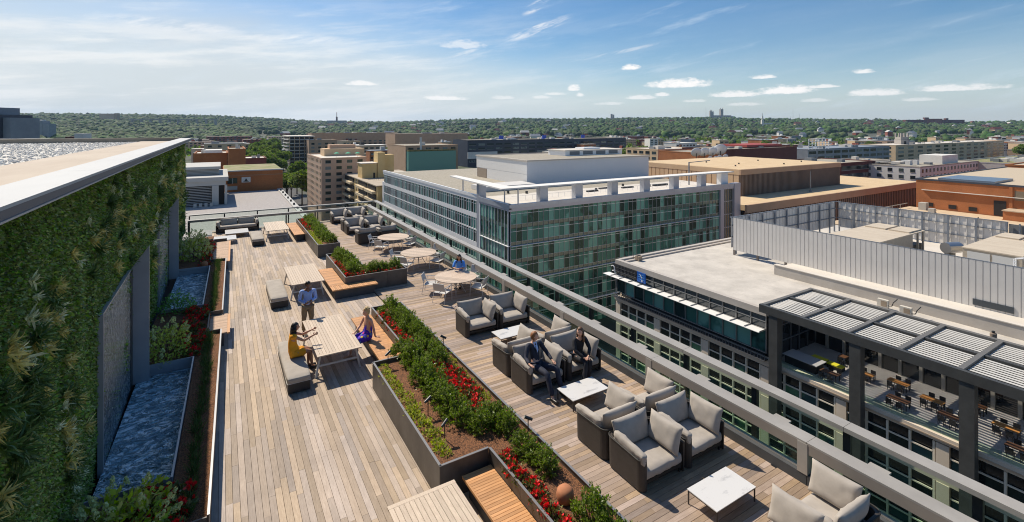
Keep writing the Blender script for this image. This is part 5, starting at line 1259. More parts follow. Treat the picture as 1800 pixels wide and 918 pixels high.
def terrain():
    m = MB(); na, nr = 160, 70; R = [0]+[60*1.085**i for i in range(nr)]
    R = [r for r in R if r < 11000]+[11500]
    m.v.append((0,0,GZ-.05)); m.r.append(0)
    for r in R[1:]:
        for i in range(na): a = 2*PI*i/na; x, y = r*math.sin(a), r*math.cos(a); m.v.append((x, y, terr(x, y))); m.r.append(0)
    for i in range(na): m.f.append((0, 1+(i+1)%na, 1+i))
    for j in range(len(R)-2):
        for i in range(na): a = 1+j*na; m.f.append((a+i, a+(i+1)%na, a+na+(i+1)%na, a+na+i))
    o = m.build('ground', mat('city ground', (.09,.085,.07), .95, (.05,.075,.03), .01, (1,1,1), detail=8), None, smooth=True); struct(o)
terrain()
# ---- streets
ROAD = mat('asphalt', (.055,.055,.055), .9, (.075,.073,.07), .3); WALK = mat('pale pavement', (.28,.265,.24), .9, (.34,.32,.29), .4)
def street(name, x0, x1, y0, y1, z, m): struct(MB().box(x0, x1, y0, y1, z-.03, z).build(name, m))
street('road', 17, 49, -60, 1400, GZ+.03, ROAD); street('cross_road', -200, 620, 62, 88, GZ+.036, ROAD)
street('pavement', 11.4, 17, -40, 230, GZ+.15, WALK); street('pavement', 49, 54.8, -40, 61, GZ+.15, WALK); street('pavement', 49, 54.0, 89, 200, GZ+.15, WALK)
# ---- facades
def win_boxes(x0, x1, y0, y1, z0, z1, face, fh, bw, ww, wh, top=1.2, inset=.6, d=.12, zmin=None):
    out = []; z = z1-top
    while z-wh > (zmin if zmin is not None else z0)+.5:
        L = (x1-x0) if face in 'SN' else (y1-y0); n = max(1, int((L-2*inset)/bw)); p = (L-2*inset)/n
        for i in range(n):
            a = inset+i*p+(p-ww)/2
            if face == 'S': out.append((x0+a, x0+a+ww, y0-d, y0+.01, z-wh, z))
            elif face == 'W': out.append((x0-d, x0+.01, y0+a, y0+a+ww, z-wh, z))
            elif face == 'E': out.append((x1-.01, x1+d, y0+a, y0+a+ww, z-wh, z))
        z -= fh
    return out
WG = pane_mat('city window glass', (.02,.024,.028), (.06,.075,.08), (.20,.22,.21), (.5,.8)); 
SILL = mat('pale sill', (.45,.42,.37), .8)
def city(name, label, x0, x1, y0, y1, z1, wall, roof, wins=(), z0=GZ, pent=None, cap=None, objs=False, group=None, cat='building', hvac=2):
    b = Bd(name, label, cat, x0, y0, group)
    b.box('wall', wall, x0, x1, y0, y1, z0, z1-.35); b.box('roof', roof, x0+.35, x1-.35, y0+.35, y1-.35, z1-.349, z1-.25)
    c = cap or wall
    for q in ((x0-.1,x1+.1,y0-.1,y0+.34),(x0-.1,x1+.1,y1-.34,y1+.1),(x0-.1,x0+.34,y0+.345,y1-.345),(x1-.34,x1+.1,y0+.345,y1-.345)): b.box('parapet', c, *q, z1-.345, z1+.25)
    allw = []
    for (face, fh, bw, ww, wh, top) in wins:
        wb = win_boxes(x0, x1, y0, y1, z0, z1, face, fh, bw, ww, wh, top, d=.06, zmin=max(z0, -38)); allw += wb
    if objs:
        for q in allw[:300]: b.box('window', WG, *q)
        if allw[300:]: b.multi('windows', WG, allw[300:])
    elif allw: b.multi('windows', WG, allw)
    if allw: b.multi('sills', SILL, [((q[0]-.05), q[1]+.05, q[2]-.08 if q[3]-q[2] < .2 else q[2]-.05, q[3] if q[3]-q[2] < .2 else q[3]+.05, q[4]-.18, q[4]-.01) if q[3]-q[2] < .2 else (q[0]-.08, q[1], q[2]-.05, q[3]+.05, q[4]-.18, q[4]-.01) for q in allw])
    L, D = x1-x0, y1-y0
    for i in range(hvac):
        px, py = x0+L*random.uniform(.15,.75), y0+D*random.uniform(.2,.7); w = min(L,D)*random.uniform(.06,.16)
        b.box('roof_unit', random.choice((ROOFW, MATS['pale plant wall'], MATS['grey louvre'])), px, px+w*1.5, py, py+w, z1-.25, z1+random.uniform(.8,2.2))
    if pent:
        for (a0,a1,b0,b1,h,mm) in pent: b.box('penthouse', mm, x0+a0, x0+a1, y0+b0, y0+b1, z1-.25, z1+h)
    return b
BRK = brickmat('orange brick', (.46,.165,.055), (.40,.135,.045), (.34,.15,.07), .5); BRK2 = brickmat('red brick', (.26,.075,.05), (.22,.06,.04), (.22,.09,.06), .5)
BRK3 = brickmat('dark red brick', (.14,.045,.035), (.11,.035,.03), (.12,.05,.04), .5); TANB = mat('tan facade', (.60,.43,.26), .85, (.66,.48,.30), .2)
TAN2 = mat('pink tan facade', (.56,.375,.25), .85, (.62,.43,.30), .2); YEL = mat('ochre facade', (.66,.46,.19), .85, (.72,.52,.24), .2); BRN = mat('brown facade', (.42,.275,.175), .85, (.47,.32,.21), .2)
CON = mat('pale concrete', (.44,.43,.40), .85, (.50,.49,.46), .3); GRYB = mat('grey facade', (.22,.235,.26), .7, (.27,.285,.31), .2); WHT = mat('white facade', (.66,.63,.58), .8, (.72,.70,.65), .2)
NAVY = mat('navy facade', (.025,.033,.055), .5, (.04,.05,.075), .05); SANDR = mat('orange sand roof', (.58,.42,.24), .9, (.65,.49,.30), .35, (1,1,1), .4, 2, detail=9); BRS = mat('brown slat wall', (.20,.145,.11), .8, (.24,.18,.14), .2)
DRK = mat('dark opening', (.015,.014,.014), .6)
# next roof beyond our own, with louvred block
b = Bd('grey_roof_block', 'low block right beyond the end rail with a plain grey gravel roof', 'building', 10.1, 43.5)
b.box('wall', CON, -40, 10.1, 44.5, 104.5, GZ, -4.9); b.box('roof', mat('fine grey gravel', (.33,.30,.28), .95, (.42,.39,.37), 3.5, (1,1,1), .3, 4, detail=9), -39.5, 9.3, 45.0, 104.4, -4.89, -4.62); b.box('parapet', CON, 9.3, 10.1, 44.5, 104.4, -4.89, -4.45); b.box('parapet', CON, -40, 9.28, 44.4, 44.98, -4.89, -4.45)
for i in range(14): b.box('roof_lamp', DRK, 9.5, 9.75, 50+i*3.9, 50.3+i*3.9, -4.44, -4.15)
lb = Bd('louvred_block', 'grey concrete block with horizontal louvres beyond the end rail', 'building', .9, 88.3)
lb.box('core', DRK, -34, .4, 88.9, 104, -4.6, -.9); lb.box('roof_slab', CON, -35, .95, 88.0, 104.2, -.88, -.25); lb.box('fascia', CON, -34.5, .6, 88.2, 88.85, -1.55, -.9); lb.box('corner_pier', CON, -1.25, -.35, 88.1, 88.88, -4.6, -1.56); lb.box('corner_pier', CON, .45, .8, 88.2, 88.88, -4.6, -1.56)
for i in range(12): lb.box('louvre', mat('louvre blade', (.38,.37,.35), .7), -34, -1.3, 88.45, 88.86, -4.5+i*.245, -4.4+i*.245)
lb.box('upper_core', MATS['louvre blade'], -34, -.35, 92.5, 103, -.24, .72); [lb.box('upper_louvre', CON, -34, -.3, 92.3, 92.48, -.15+i*.22, -.05+i*.22) for i in range(4)]; lb.box('upper_slab', CON, -34.5, -.1, 92.0, 103.5, .74, 1.15)
for i, x in enumerate((-3.6,-2.9,-2.2,-1.5)): lb.box('vent_box', CON, x, x+.4, 87.0, 87.4, -4.6, -4.1)
A = Bd('brick_block', 'orange brick block with a white triangle sign on its blank wall', 'building', .6, 105)
A.box('wall', BRK, .3, 10.4, 105.2, 122, GZ, -.9); A.box('parapet', CON, .2, 10.5, 105.0, 105.5, -.88, -.65); A.box('stone_band', mat('brick band', (.36,.2,.12)), .3, 10.42, 105.1, 105.19, -1.75, -1.6); A.box('roof', mat('sedum roof', (.16,.20,.05), .9, (.34,.27,.16), .5), .4, 10.3, 105.6, 121.8, -.89, -.7)
A.box('window', WG, 1.0, 2.6, 105.08, 105.19, -3.1, -2.1); A.box('window_bar', SILL, 1.75, 1.85, 105.0, 105.07, -3.1, -2.1); A.box('pale_hatch', CON, .8, 2.6, 105.1, 105.19, -4.3, -3.6)
asg = A.box('sign_board', WHT, 3.3, 4.8, 105.05, 105.19, -3.0, -2.0); m = MB(); X, Y, Z = A.c; m.add([(3.75-X,105.03-Y,-2.75-Z),(4.35-X,105.03-Y,-2.75-Z),(4.05-X,105.03-Y,-2.2-Z)], [(0,1,2)]); m.build('triangle_mark', DRK, asg); A.box('sign_stripe', DRK, 3.6, 4.5, 105.02, 105.045, -2.88, -2.8)
city('brick_block', 'orange brick block with a pale flat roof behind the louvred block', -9.2, 2.2, 227, 250, -3, BRK, ROOFW, pent=[(3,9.5,5,15,1.2,WHT)]); city('brick_block', 'taller orange brick tower beside the pale roofed brick block', 2.4, 8.3, 220, 245, -1.2, BRK, ROOFG)
city('tan_block', 'tan block with a wide flat overhanging roof', -13, 18, 504, 530, -7, TANB, ROOFW, [('S',3.6,6,3,1.8,1.6)], cap=ROOFW); city('brick_block', 'low brick block with a white topped roof next to the street trees', 11.4, 22, 308, 330, -10, BRK2, ROOFW)
city('brick_rows', 'wide dark brick building with rows of windows at far left above the roofs', -75, -20, 1100, 1150, -16, BRK3, ROOFW, [('S',4,6,3,2,1.6)]); city('brick_rows', 'long orange red brick building far left of the street trees', -28, 60, 1250, 1300, -13, BRK2, ROOFW, [('S',4,7,3.4,2.2,1.6)])
city('brick_rows', 'brick building with two white chimneys left of the tree lined street', 30, 58, 900, 940, -12.5, BRK2, ROOFW, [('S',4,5,2.5,2,1.6)])
city('tan_block', 'tan block with a white pyramid roof at the end of the tree lined street', 96, 136, 1290, 1330, -15, TANB, WHT, [('S',4,5,2.5,2.4,1.6),('W',4,5,2.5,2.4,1.6)])
# balcony block: curved white balconies, dark glass
bb = Bd('balcony_block', 'dark glass block with curved white balcony edges right of the street trees', 'building', 62, 580)
bb.box('core', mat('black glass', (.015,.018,.025), .15, spec=.8), 65, 90, 583, 640, GZ, -3); bb.box('roof', ROOFW, 63, 90.5, 580.5, 641, -2.98, -2.2)
for i in range(9):
    for j in range(4): bb.box('balcony_edge', WHT, 62.6-1.0*((i+j) % 2), 64.95, 584+j*13.6, 595+j*13.6, -6.6-3.9*i, -6.0-3.9*i)
    for j in range(5): bb.box('balcony_front', WHT, 65+j*5, 69.2+j*5, 581.2-1.2*((i+j) % 2), 582.9, -6.6-3.9*i, -6.0-3.9*i)
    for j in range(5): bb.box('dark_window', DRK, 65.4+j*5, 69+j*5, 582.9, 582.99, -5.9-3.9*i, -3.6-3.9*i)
for j in range(6): bb.box('pier', TANB, 64.2+j*5, 64.7+j*5, 582.0, 582.95, GZ, -3)
city('brown_block', 'long brown block behind the apartment houses', 129, 277, 864, 905, -2.5, BRN, ROOFW, [('S',4.2,9,5,2.2,13)], hvac=6); city('brown_block', 'brown brick block with paired windows left of the umbrellas', 81, 110, 560, 590, -6.5, BRN, ROOFG, [('S',4,6,3.2,2,3)], hvac=1)
ap = city('apartment_block', 'tan apartment block with three green umbrellas on its roof', 42.5, 64.5, 254, 300, -8, TAN2, ROOFW, [('S',3.1,4.6,2.6,1.5,1.0),('W',3.1,3.8,1.5,1.5,1.0)], pent=[(5.5,27,24,36,3.6,TANB),(9,23,28,34,5.8,TAN2)], hvac=0)
for i, (x, l) in enumerate(((51.3,'left'),(56.6,'middle'),(61,'right'))):
    t = thing('garden_umbrella', f'green roof umbrella, {l} one of three on the apartment block', 'umbrella', (x, 262-i*2, -8.25), 0, 'green umbrellas on the apartment roof'); MB().lathe([(1.5,2.2),(.75,2.6),(.05,2.85)], n=12).build('canopy', mat('green umbrella cloth', (.05,.42,.25), .8), t); MB().tube((0,0,0),(0,0,2.2),.05).build('pole', SILL, t)
# ochre apartment house with balconies
yy = Bd('ochre_apartment_block', 'ochre apartment block with long balconies just left of the glass block', 'building', 54, 195)
OZ = -16
yy.box('wall', YEL, 54, 84, 195, 262, GZ, OZ-.35); yy.box('roof', mat('grey tan roof', (.40,.33,.25), .9, (.46,.39,.30), .3), 53.4, 84.5, 194.4, 262.4, OZ-.34, OZ)
for (a, b2) in ((236,254),(197,210),(212,226)):
    for i in range(7): yy.box('balcony', mat('balcony slab', (.62,.50,.32), .8), 52.2, 53.95, a, b2, OZ-3.6-3.3*i, OZ-2.6-3.3*i)
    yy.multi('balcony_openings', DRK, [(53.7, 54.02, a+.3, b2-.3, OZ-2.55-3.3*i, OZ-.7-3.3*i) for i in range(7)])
yy.multi('windows', WG, win_boxes(54,84,195,262,GZ,OZ,'W',3.3,4.4,1.6,1.7,.9,d=.05)+win_boxes(54,84,195,262,GZ,OZ,'S',3.3,6,1.8,1.7,.9,d=.05))
yy.box('stair_tower', YEL, 62.4, 65.8, 225, 232, OZ, -4.2); yy.box('stair_tower', YEL, 65.81, 70.4, 226, 231, OZ, -5.4); yy.box('roof_house', YEL, 55.4, 62.1, 225.5, 234, OZ, -9.3); yy.box('roof_house_roof', ROOFW, 55, 62.38, 225.2, 234.3, -9.29, -9.0)
yy.box('roof_house', YEL, 65.6, 70.6, 209, 214, OZ, -12.8); yy.box('roof_house_roof', ROOFW, 65.3, 70.9, 208.7, 214.3, -12.79, -12.5); yy.box('door', DRK, 60.4, 61.3, 225.4, 225.49, OZ, -13.6); yy.multi('roof_railing', DRK, [(57.5+i*.8, 57.56+i*.8, 215, 215.06, OZ, -14.9) for i in range(10)]+[(57.5, 65, 215, 215.06, -14.95, -14.9)])
# brown and glass block behind the glass office
bg_ = city('brown_block', 'brown block with a green glass front and roof garden behind the white penthouse', 117.5, 160, 349, 395, -6.4, BRN, ROOFG, [('S',3.8,6,4,2.2,1.5)], hvac=1); bg_.box('glass_front', GPANE, 118, 156, 344, 348.9, GZ, -10.5); bg_.box('roof_garden', mat('garden planting', (.06,.10,.02), .9, (.30,.20,.08), 1), 118, 156, 344.5, 348.8, -10.48, -9.4); bg_.box('white_stripe', WHT, 128.5, 130, 348.7, 348.95, -10, 0)
city('brown_block', 'tall blank brown block top left of the white penthouse', 226, 348, 720, 770, -2.5, BRN, ROOFW, hvac=5)
nv = city('navy_block', 'very long dark navy block behind the white penthouse', 250, 505, 518, 560, -8, NAVY, ROOFG, [('S',5,12,9,2.2,4)], hvac=14); nv.box('white_base', WHT, 250, 290, 517, 517.9, -30, -22)
for i in range(3): nv.box('blue_mast_sign', mat('blue sign', (.03,.08,.5), .5), 300+i*66, 306+i*66, 530, 531, -7.5, -3)
city('tan_block', 'tan office with dark balconies right of the white penthouse', 268, 315, 243, 275, -8.5, TANB, ROOFW, [('S',4,7,4,2,1.5),('W',4,6,4,2,1.5)], hvac=3); db = city('brick_block', 'orange brick block with white satellite dishes on its roof', 255, 283, 199, 230, -8.5, BRK, ROOFG, hvac=0)
for i, (x, y, r) in enumerate(((250,196,3.2),(256,195,3.2),(263,194,3.3),(269,193,4.2),(255,190,1.4),(259,189,1.4),(262,188.5,1.6),(267,188,1.8))): dish(x, y, -12+(0 if r > 2 else -1), r, f'{["first","second","third","fourth"][i % 4]} white satellite dish from the left, {"upper big" if r > 2 else "lower small"} row', 'white satellite dishes', 2.5+.1*(i % 3), .55)
dbr = city('brick_block', 'long dark red brick block behind the big tan roof', 290, 376, 204, 240, -7.5, BRK3, ROOFG, hvac=5); dbr.box('red_roof', mat('red roof', (.35,.06,.05), .7), 330, 375, 215, 238, -7.2, -5.5)
# big slatted block and its podium
sb = Bd('slatted_block', 'big flat block with vertical brown slats and a sand coloured roof', 'building', 153.5, 102)
sb.box('wall', BRS, 153.7, 221, 102.3, 150, -16.5, -9.0); sb.box('fascia_south', BRN, 153.3, 221.3, 102.0, 102.6, -8.98, -7.2); sb.box('fascia_west', TANB, 153.3, 153.9, 102.62, 150, -8.98, -7.2); sb.box('roof', SANDR, 153.92, 221, 102.62, 150, -8.98, -7.12)
sb.multi('slats', BRS, [(154+i*.75, 154.3+i*.75, 102.0, 102.28, -16.4, -9.02) for i in range(89)]); sb.multi('west_slats', TANB, [(153.4, 153.68, 103+i*2.2, 104.9+i*2.2, -16.4, -9.02) for i in range(21)]); sb.multi('roof_dots', DRK, [(x, x+.4, y, y+.4, -7.1, -6.6) for x, y in ((165,112),(176,118),(190,108),(200,125),(172,130),(210,112))])
pdm = Bd('podium_block', 'low podium with arched columns and a sand coloured roof terrace', 'building', 137, 89)
pdm.box('wall', BRN, 137.4, 262, 92.0, 160, GZ, -18.0); pdm.box('roof', SANDR, 137.0, 262, 89.8, 101.9, -17.98, -16.3); pdm.box('roof_edge', BRN, 136.8, 262.3, 89.0, 89.78, -18.6, -16.2); pdm.box('roof', SANDR, 221.4, 262, 102, 160, -17.98, -16.32)
for i in range(83): pdm.box('column', BRS, 137.5+i*1.5, 138.1+i*1.5, 89.3, 90.6, -26, -18.62)
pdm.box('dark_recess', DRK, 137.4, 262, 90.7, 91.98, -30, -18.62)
t = thing('lamp_mast', 'thin pale mast standing on the sand coloured podium roof', 'mast', (186, 96, -16.3)); MB().tube((0,0,0),(0,0,7.5),.22,.1).build('pole', MATS['grey louvre'], t); MB().lathe([(.5,0),(.5,.5)]).build('foot', MATS['grey louvre'], t)
t = thing('lamp_mast', 'short dark mast with a cross bar on the edge of the glass block roof', 'mast', (124, 100, -10.3)); MB().tube((0,0,0),(0,0,7),.2).build('pole', SCRD, t); MB().tube((0,0,6.9),(10,0,7.2),.12).build('cross_bar', SCRD, t)
g19 = city('grey_block', 'grey office with long strip windows right of the red roofs', 407, 552, 212, 245, -10.5, GRYB, mat('grey metal roof', (.25,.28,.32), .6), [('S',4.6,12,10.6,2.4,1.6)], hvac=8)
g19.multi('lattice', WMET, [(x, x+.5, 205, 205.5, -10, -2) for x in range(395, 430, 5)]+[(395, 430, 205, 205.4, z, z+.4) for z in (-8,-6,-4,-2)])
city('dark_brick_block', 'dark brick block with black strip windows', 263, 301, 122, 150, -10.6, BRK3, ROOFG, [('S',4,36,34,2.1,1.5)], hvac=2)
for (lab, x0, x1, y0, y1, z) in (('white apartment wing left of the grey brown one',325,345,132,150,-12),('white apartment house with small square windows, left block',297,313,114.5,135,-12),('long white apartment house with a white stair house on top',293.4,373,100,125,-12)):
    city('white_apartment_block', lab, x0, x1, y0, y1, z, WHT, ROOFG, [('S',3.3,4.6,2.0,1.7,1.2),('W',3.3,4.4,2.0,1.7,1.2)], cap=mat('cornice tan', (.40,.36,.31), .8), pent=[(40,62,4,14,4.2,WHT)] if x1-x0 > 60 else None, hvac=7 if x1-x0 > 60 else 1)
city('tan_long_block', 'long tan building with rows of balconies behind the white apartments', 640, 1000, 240, 275, -12.5, TANB, ROOFW, [('S',4.5,24,14,2.4,2),('W',4.5,9,4,2,2)], hvac=12); city('tan_long_block', 'low tan building with a lime green roof edge beside the brick block', 372, 480, 78, 110, -12.5, CON, mat('sedum roof', (.22,.26,.05), .9), [('S',4,9,5,2,2)], hvac=10)
# big brick block on the right with door and ducts, its front roof
br = Bd('brick_block', 'big orange brick block at the right edge with a dark door and white ducts', 'building', 205.4, 30)
br.box('wall', BRK, 205.6, 300, -20, 71.2, GZ, -10.6); br.box('roof', mat('sand roof sheet', (.52,.43,.31), .9), 206, 299, -19.5, 70.8, -10.58, -10.3); br.box('parapet', mat('dark roof edge', (.05,.06,.08), .5), 205.4, 206.0, -20, 71.4, -10.58, -10.0); br.box('parapet', MATS['dark roof edge'], 206.02, 300, 70.82, 71.4, -10.58, -10.0)
br.box('skylight', mat('blue grey skylight', (.12,.16,.22), .3), 208, 226, 52, 66, -10.28, -9.6); br.box('door', DRK, 205.45, 205.59, 48.8, 51.6, -19.8, -15.2)
for y in (66.5, 60.5, 55.5): br.box('low_window', DRK, 205.48, 205.59, y, y+2, -19.3, -18.0)
br.box('louvre_band', mat('brown louvre', (.20,.16,.11), .8), 205.5, 205.59, 30, 47, -14.6, -11.8); br.box('pipe_ledge', ROOFW, 204.9, 205.58, 44, 69.5, -13.9, -13.7); br.box('pilaster', BRK, 205.3, 205.59, 47.4, 48.2, -19.8, -10.7)
br.box('lower_wing', BRK, 199, 205.38, -20, 48, GZ, -17.4); br.box('lower_roof', mat('tan ledge', (.5,.38,.26), .9), 198.7, 205.4, -20, 48.2, -17.38, -17.1)
lr = Bd('front_roof_block', 'tan flat roof in front of the orange brick block with thin railings', 'building', 150, 20)
lr.box('wall', TAN2, 150, 205.3, -20, 73, GZ, -20.4); lr.box('roof', mat('warm tan roof', (.55,.41,.26), .9, (.62,.48,.32), .4, (1,1,1), .3, 3), 150, 198.9, -20, 73, -20.38, -20.0); lr.box('roof', MATS['warm tan roof'], 198.92, 205.3, 48.3, 73, -20.38, -20.0)
for y0 in range(-15, 70, 8): lr.box('railing_bar', SILL, 176, 176.06, y0, y0+7.9, -18.9, -18.82); lr.box('railing_post', SILL, 176, 176.08, y0, y0+.1, -20, -18.83)
for i in range(6): m = MB(); X, Y, Z = lr.c; m.tube((178-X, 66-i*9-Y, -20-Z), (175-X, 65-i*9-Y, -16.8-Z), .12); m.tube((175-X,65-i*9-Y,-17-Z),(180-X,67-i*9-Y,-19.9-Z),.08); m.build('davit_arm', DRK, lr.o)
for i in range(7): lr.box('railing_frame', SILL, 160+i*6, 165.6+i*6, 72.2, 72.3, -18.6, -18.4); lr.box('railing_post', SILL, 160+i*6, 160.2+i*6, 72.2, 72.3, -20, -18.6)
lr.box('roof_chimney', SILL, 186, 187.5, 60, 61.5, -20, -17.4); lr.box('roof_vent', SILL, 199.5, 202, 66.5, 68.5, -20, -17.6)
for i, (y, l) in enumerate(((40,3.6),(33,5),(26,4.5),(18,6))):
    t = thing('roof_duct', f'white roof duct unit on the brick block ledge, {["leftmost","second from left","third from left","rightmost"][i]}', 'duct', (202, y, -17.1), 0, 'white duct units by the brick wall'); MB().box(-1.4,1.4,-l/2,l/2,.8,2.6).build('casing', WHT, t); MB().box(-1.5,1.5,-l/2+.3,l/2-.3,0,.79).build('stand', DRK, t); m = MB(); m.path([(0,l/2,2.2),(0,l/2+1.6,2.6),(0,l/2+1.6,4.0)], .45); m.build('elbow_pipe', WHT, t)
city('brick_block', 'orange brick block with a sand roof at the right edge behind the big one', 310, 390, 20, 74, -9.8, BRK, MATS['sand roof sheet'], hvac=2)
# landmarks far out
def far(px, D): a = YAW+math.atan((px-900)/850); d = D*math.sqrt(1+((px-900)/850)**2); return d*math.sin(a), d*math.cos(a)
CATH = mat('pale grey stone', (.36,.33,.30), .9)
def lm(name, label, cat, px, D, parts, group=None, sc=1, z=None):
    x, y = far(px, D); z = terr(x, y) if z is None else z; t = thing(name, label, cat, (x, y, z), -YAW, group)
    for (nme, m_, b2) in parts: MB().box(*[v*sc for v in b2]).build(nme, m_, t)
    return t
lm('cathedral', 'stone cathedral with tall towers on the horizon ridge', 'church', 1267, 4700, [('west_tower', CATH, (-108,-92,-12,12,0,92)),('west_tower', CATH, (-90,-74,-12,12,0,84)),('nave', CATH, (-73,96,-14,14,0,52)),('central_tower', CATH, (-8,18,-16,-14.1,0,112)),('central_tower', CATH, (-8,18,14.1,16,52.2,112)),('tower_block', CATH, (-7,17,-14,14,52.1,110)),('choir', CATH, (97,120,-12,12,0,44))]+[('pinnacle', CATH, (x, x+4, -10, -6, z, z+12)) for x, z in ((-107,92.1),(-96,92.1),(-89,84.1),(-79,84.1),(-7.5,112.1),(13,112.1))])
for i, (px, h) in enumerate(((1241,118),(1394,135),(1405,90),(142,95),(1390,60))):
    x, y = far(px, 4800); t = thing('radio_mast', ['thin radio mast left of the cathedral','tall thin radio mast right of the cathedral','shorter radio mast beside the tall one right of the cathedral','thin radio mast on the far left ridge','lowest radio mast in the group right of the cathedral'][i], 'mast', (x, y, terr(x, y)), 0, 'radio masts on the ridge'); MB().tube((0,0,0),(0,0,h+15),1.6,.8).build('lattice_pole', MATS['grey louvre'], t)
lm('white_church', 'white church with a steeple among the trees below the cathedral', 'church', 1350, 2600, [('hall', WHT, (-22,22,-8,8,0,24)),('steeple_base', WHT, (-36,-24,-6,6,0,40)),('steeple', WHT, (-33,-27,-3,3,40.1,62)),('spire', WHT, (-31,-29,-1,1,62.1,76))])
lm('dark_church', 'dark church spire on the hill left of centre', 'church', 592, 3600, [('tower', BRK3, (-5,5,-5,5,0,62)),('spire', BRK3, (-1.6,1.6,-1.6,1.6,62.1,96)),('nave', CATH, (-70,70,-12,12,0,34))])
lm('church_tower', 'square pale stone church tower with pinnacles on the right', 'tower', 1585, 577, [('shaft', CATH, (-5,5,-5,5,0,33)),('belfry', CATH, (-4.6,4.6,-4.6,4.6,33.1,36)),('louvre_opening', DRK, (-1.2,1.2,-5.1,-5.01,24,31))]+[('pinnacle', CATH, (x, x+1.4, y, y+1.4, 36.1, 40.5)) for x in (-4.7,-.7,3.3) for y in (-4.7,3.3)])
lm('red_block', 'long dark red apartment building on the right ridge', 'building', 1640, 2900, [('wing', BRK3, (-220,-60,-15,15,0,62)),('middle_wing', BRK2, (-59,60,-15,15,0,70)),('end_wing', BRK3, (61,230,-15,15,0,62)),('roof_house', BRK3, (-70,-40,-10,10,70.1,80)),('roof_house', BRK3, (90,110,-10,10,62.1,74))], sc=.78, z=4)
lm('grey_tower', 'pair of pale grey towers on the ridge left of the cathedral', 'building', 1077, 4700, [('tower', CATH, (-20,-4,-8,8,0,56)),('tower', CATH, (0,14,-8,8,0,50))])
lm('tan_slab', 'pale slab building in the woods at far left', 'building', 190, 2600, [('slab', TAN2, (-40,40,-10,10,0,44)),('end_tower', BRN, (41,56,-10,10,0,46))])
lm('grey_twin_block', 'dark grey block with white roof tanks at far left', 'building', 72, 1250, [('block', GRYB, (-26,-8,-10,10,0,52)),('block', GRYB, (-7,14,-10,10,0,57)),('block', GRYB, (15,30,-10,10,0,50)),('tank', WHT, (-5,1,-3,3,57.1,60)),('tank', WHT, (5,11,-3,3,57.1,60))])
lm('dark_glass_tower', 'dark blue office block at the left edge of the picture', 'building', -30, 330, [('body', NAVY, (-40,22,-12,12,0,56)),('upper', GRYB, (-40,14,-12.5,11,56.1,61)),('ledge', CON, (-18,20,-13,-12.1,57,57.8)),('side', GRYB, (22.1,27,-8,12,0,54))])
lm('grey_penthouse', 'plain grey roof block at the left edge of the picture', 'building', 5, 200, [('wall', GRYB, (-45,1.8,-8,8,0,42.6)),('side_wall', mat('grey cladding', (.13,.135,.13), .6), (1.9,13.4,-8,8,0,42.7)),('roof', ROOFW, (-46,18,-10,-8.1,30,37.5))])
lm('white_shed', 'small white box on the roofs beyond the gravel roof', 'building', 146, 420, [('box', WHT, (-4,4,-4,4,0,42.2)),('wing', BRK3, (-12,-4.1,-4,4,0,39.5))])
lm('bridge', 'long low bridge far left above the brick roofs', 'bridge', 305, 2300, [('deck', CATH, (-210,210,-6,6,33,37))]+[('pier', CATH, (-200+i*44,-192+i*44,-5,5,0,32.9)) for i in range(10)])
# belt of ordinary roofs and houses
cols = [('orange brick', BRK), ('red brick', BRK2), ('orange brick', BRK), ('tan', TANB), ('tan', TANB), ('pinkish tan', TAN2), ('brown', BRN), ('pale concrete', CON), ('white', WHT), ('grey', GRYB)]
taken = [(395,505)]; rr = random.Random(5)
def zone(px): return 'left of the street trees' if px < 470 else 'behind the apartment blocks' if px < 720 else 'beyond the white penthouse' if px < 1000 else 'below the cathedral ridge' if px < 1290 else 'beyond the slatted block' if px < 1480 else 'around the square church tower'
used = {}
for i in range(240):
    px = rr.uniform(335, 1830); D = rr.choice((rr.uniform(520, 900), rr.uniform(700, 1500), rr.uniform(1000, 1900)))
    if 430 < px < 520 and D < 1100: continue
    if px > 1250 and D < 620: D += 250
    x, y = far(px, D); cn, m_ = rr.choice(cols); w = rr.uniform(14, 46)*(.6+D/2200); d_ = rr.uniform(12, 28); top = rr.uniform(-25, -13) - max(0, (900-D)*.006) if px > 480 else rr.uniform(-24,-15)
    if D > 1300: top -= 5
    key = (cn, zone(px)); used[key] = used.get(key, 0)+1
    shape = 'long low' if w > 50 else 'wide' if w > 34 else 'narrow' if w < 20 else 'middling'
    lab = f'{shape} {cn} building in the far roofs {zone(px)}'
    t = thing('city_building', lab, 'building', (x, y, GZ), rr.choice((0, 0, -.35, .3)), 'ordinary buildings in the far belt of roofs'); h = top-GZ
    MB().box(-w/2, w/2, -d_/2, d_/2, -5, h).build('wall', m_, t); MB().box(-w/2-.3, w/2+.3, -d_/2-.3, d_/2+.3, h+.02, h+.5).build('roof', rr.choice((ROOFW, ROOFG, WHT, MATS['grey metal roof'])), t)
    m = MB(); nb = max(2, int(w/6)); 
    for z in (h-4.4, h-8.3, h-12.2):
        for j in range(nb): xa = -w/2+w*(j+.2)/nb; m.box(xa, xa+w/nb*.6, -d_/2-.12, -d_/2-.01, z, z+2.1)
    stuff(m.build('windows', WG, t))
    for j in range(2): a = rr.uniform(-.4,.3)*w; MB().box(a, a+w*.12, -2, 3, h+.51, h+rr.uniform(1.5,4.5)).build('roof_unit', rr.choice((WHT, BRK2, CON, DRK)), t)
hm = []
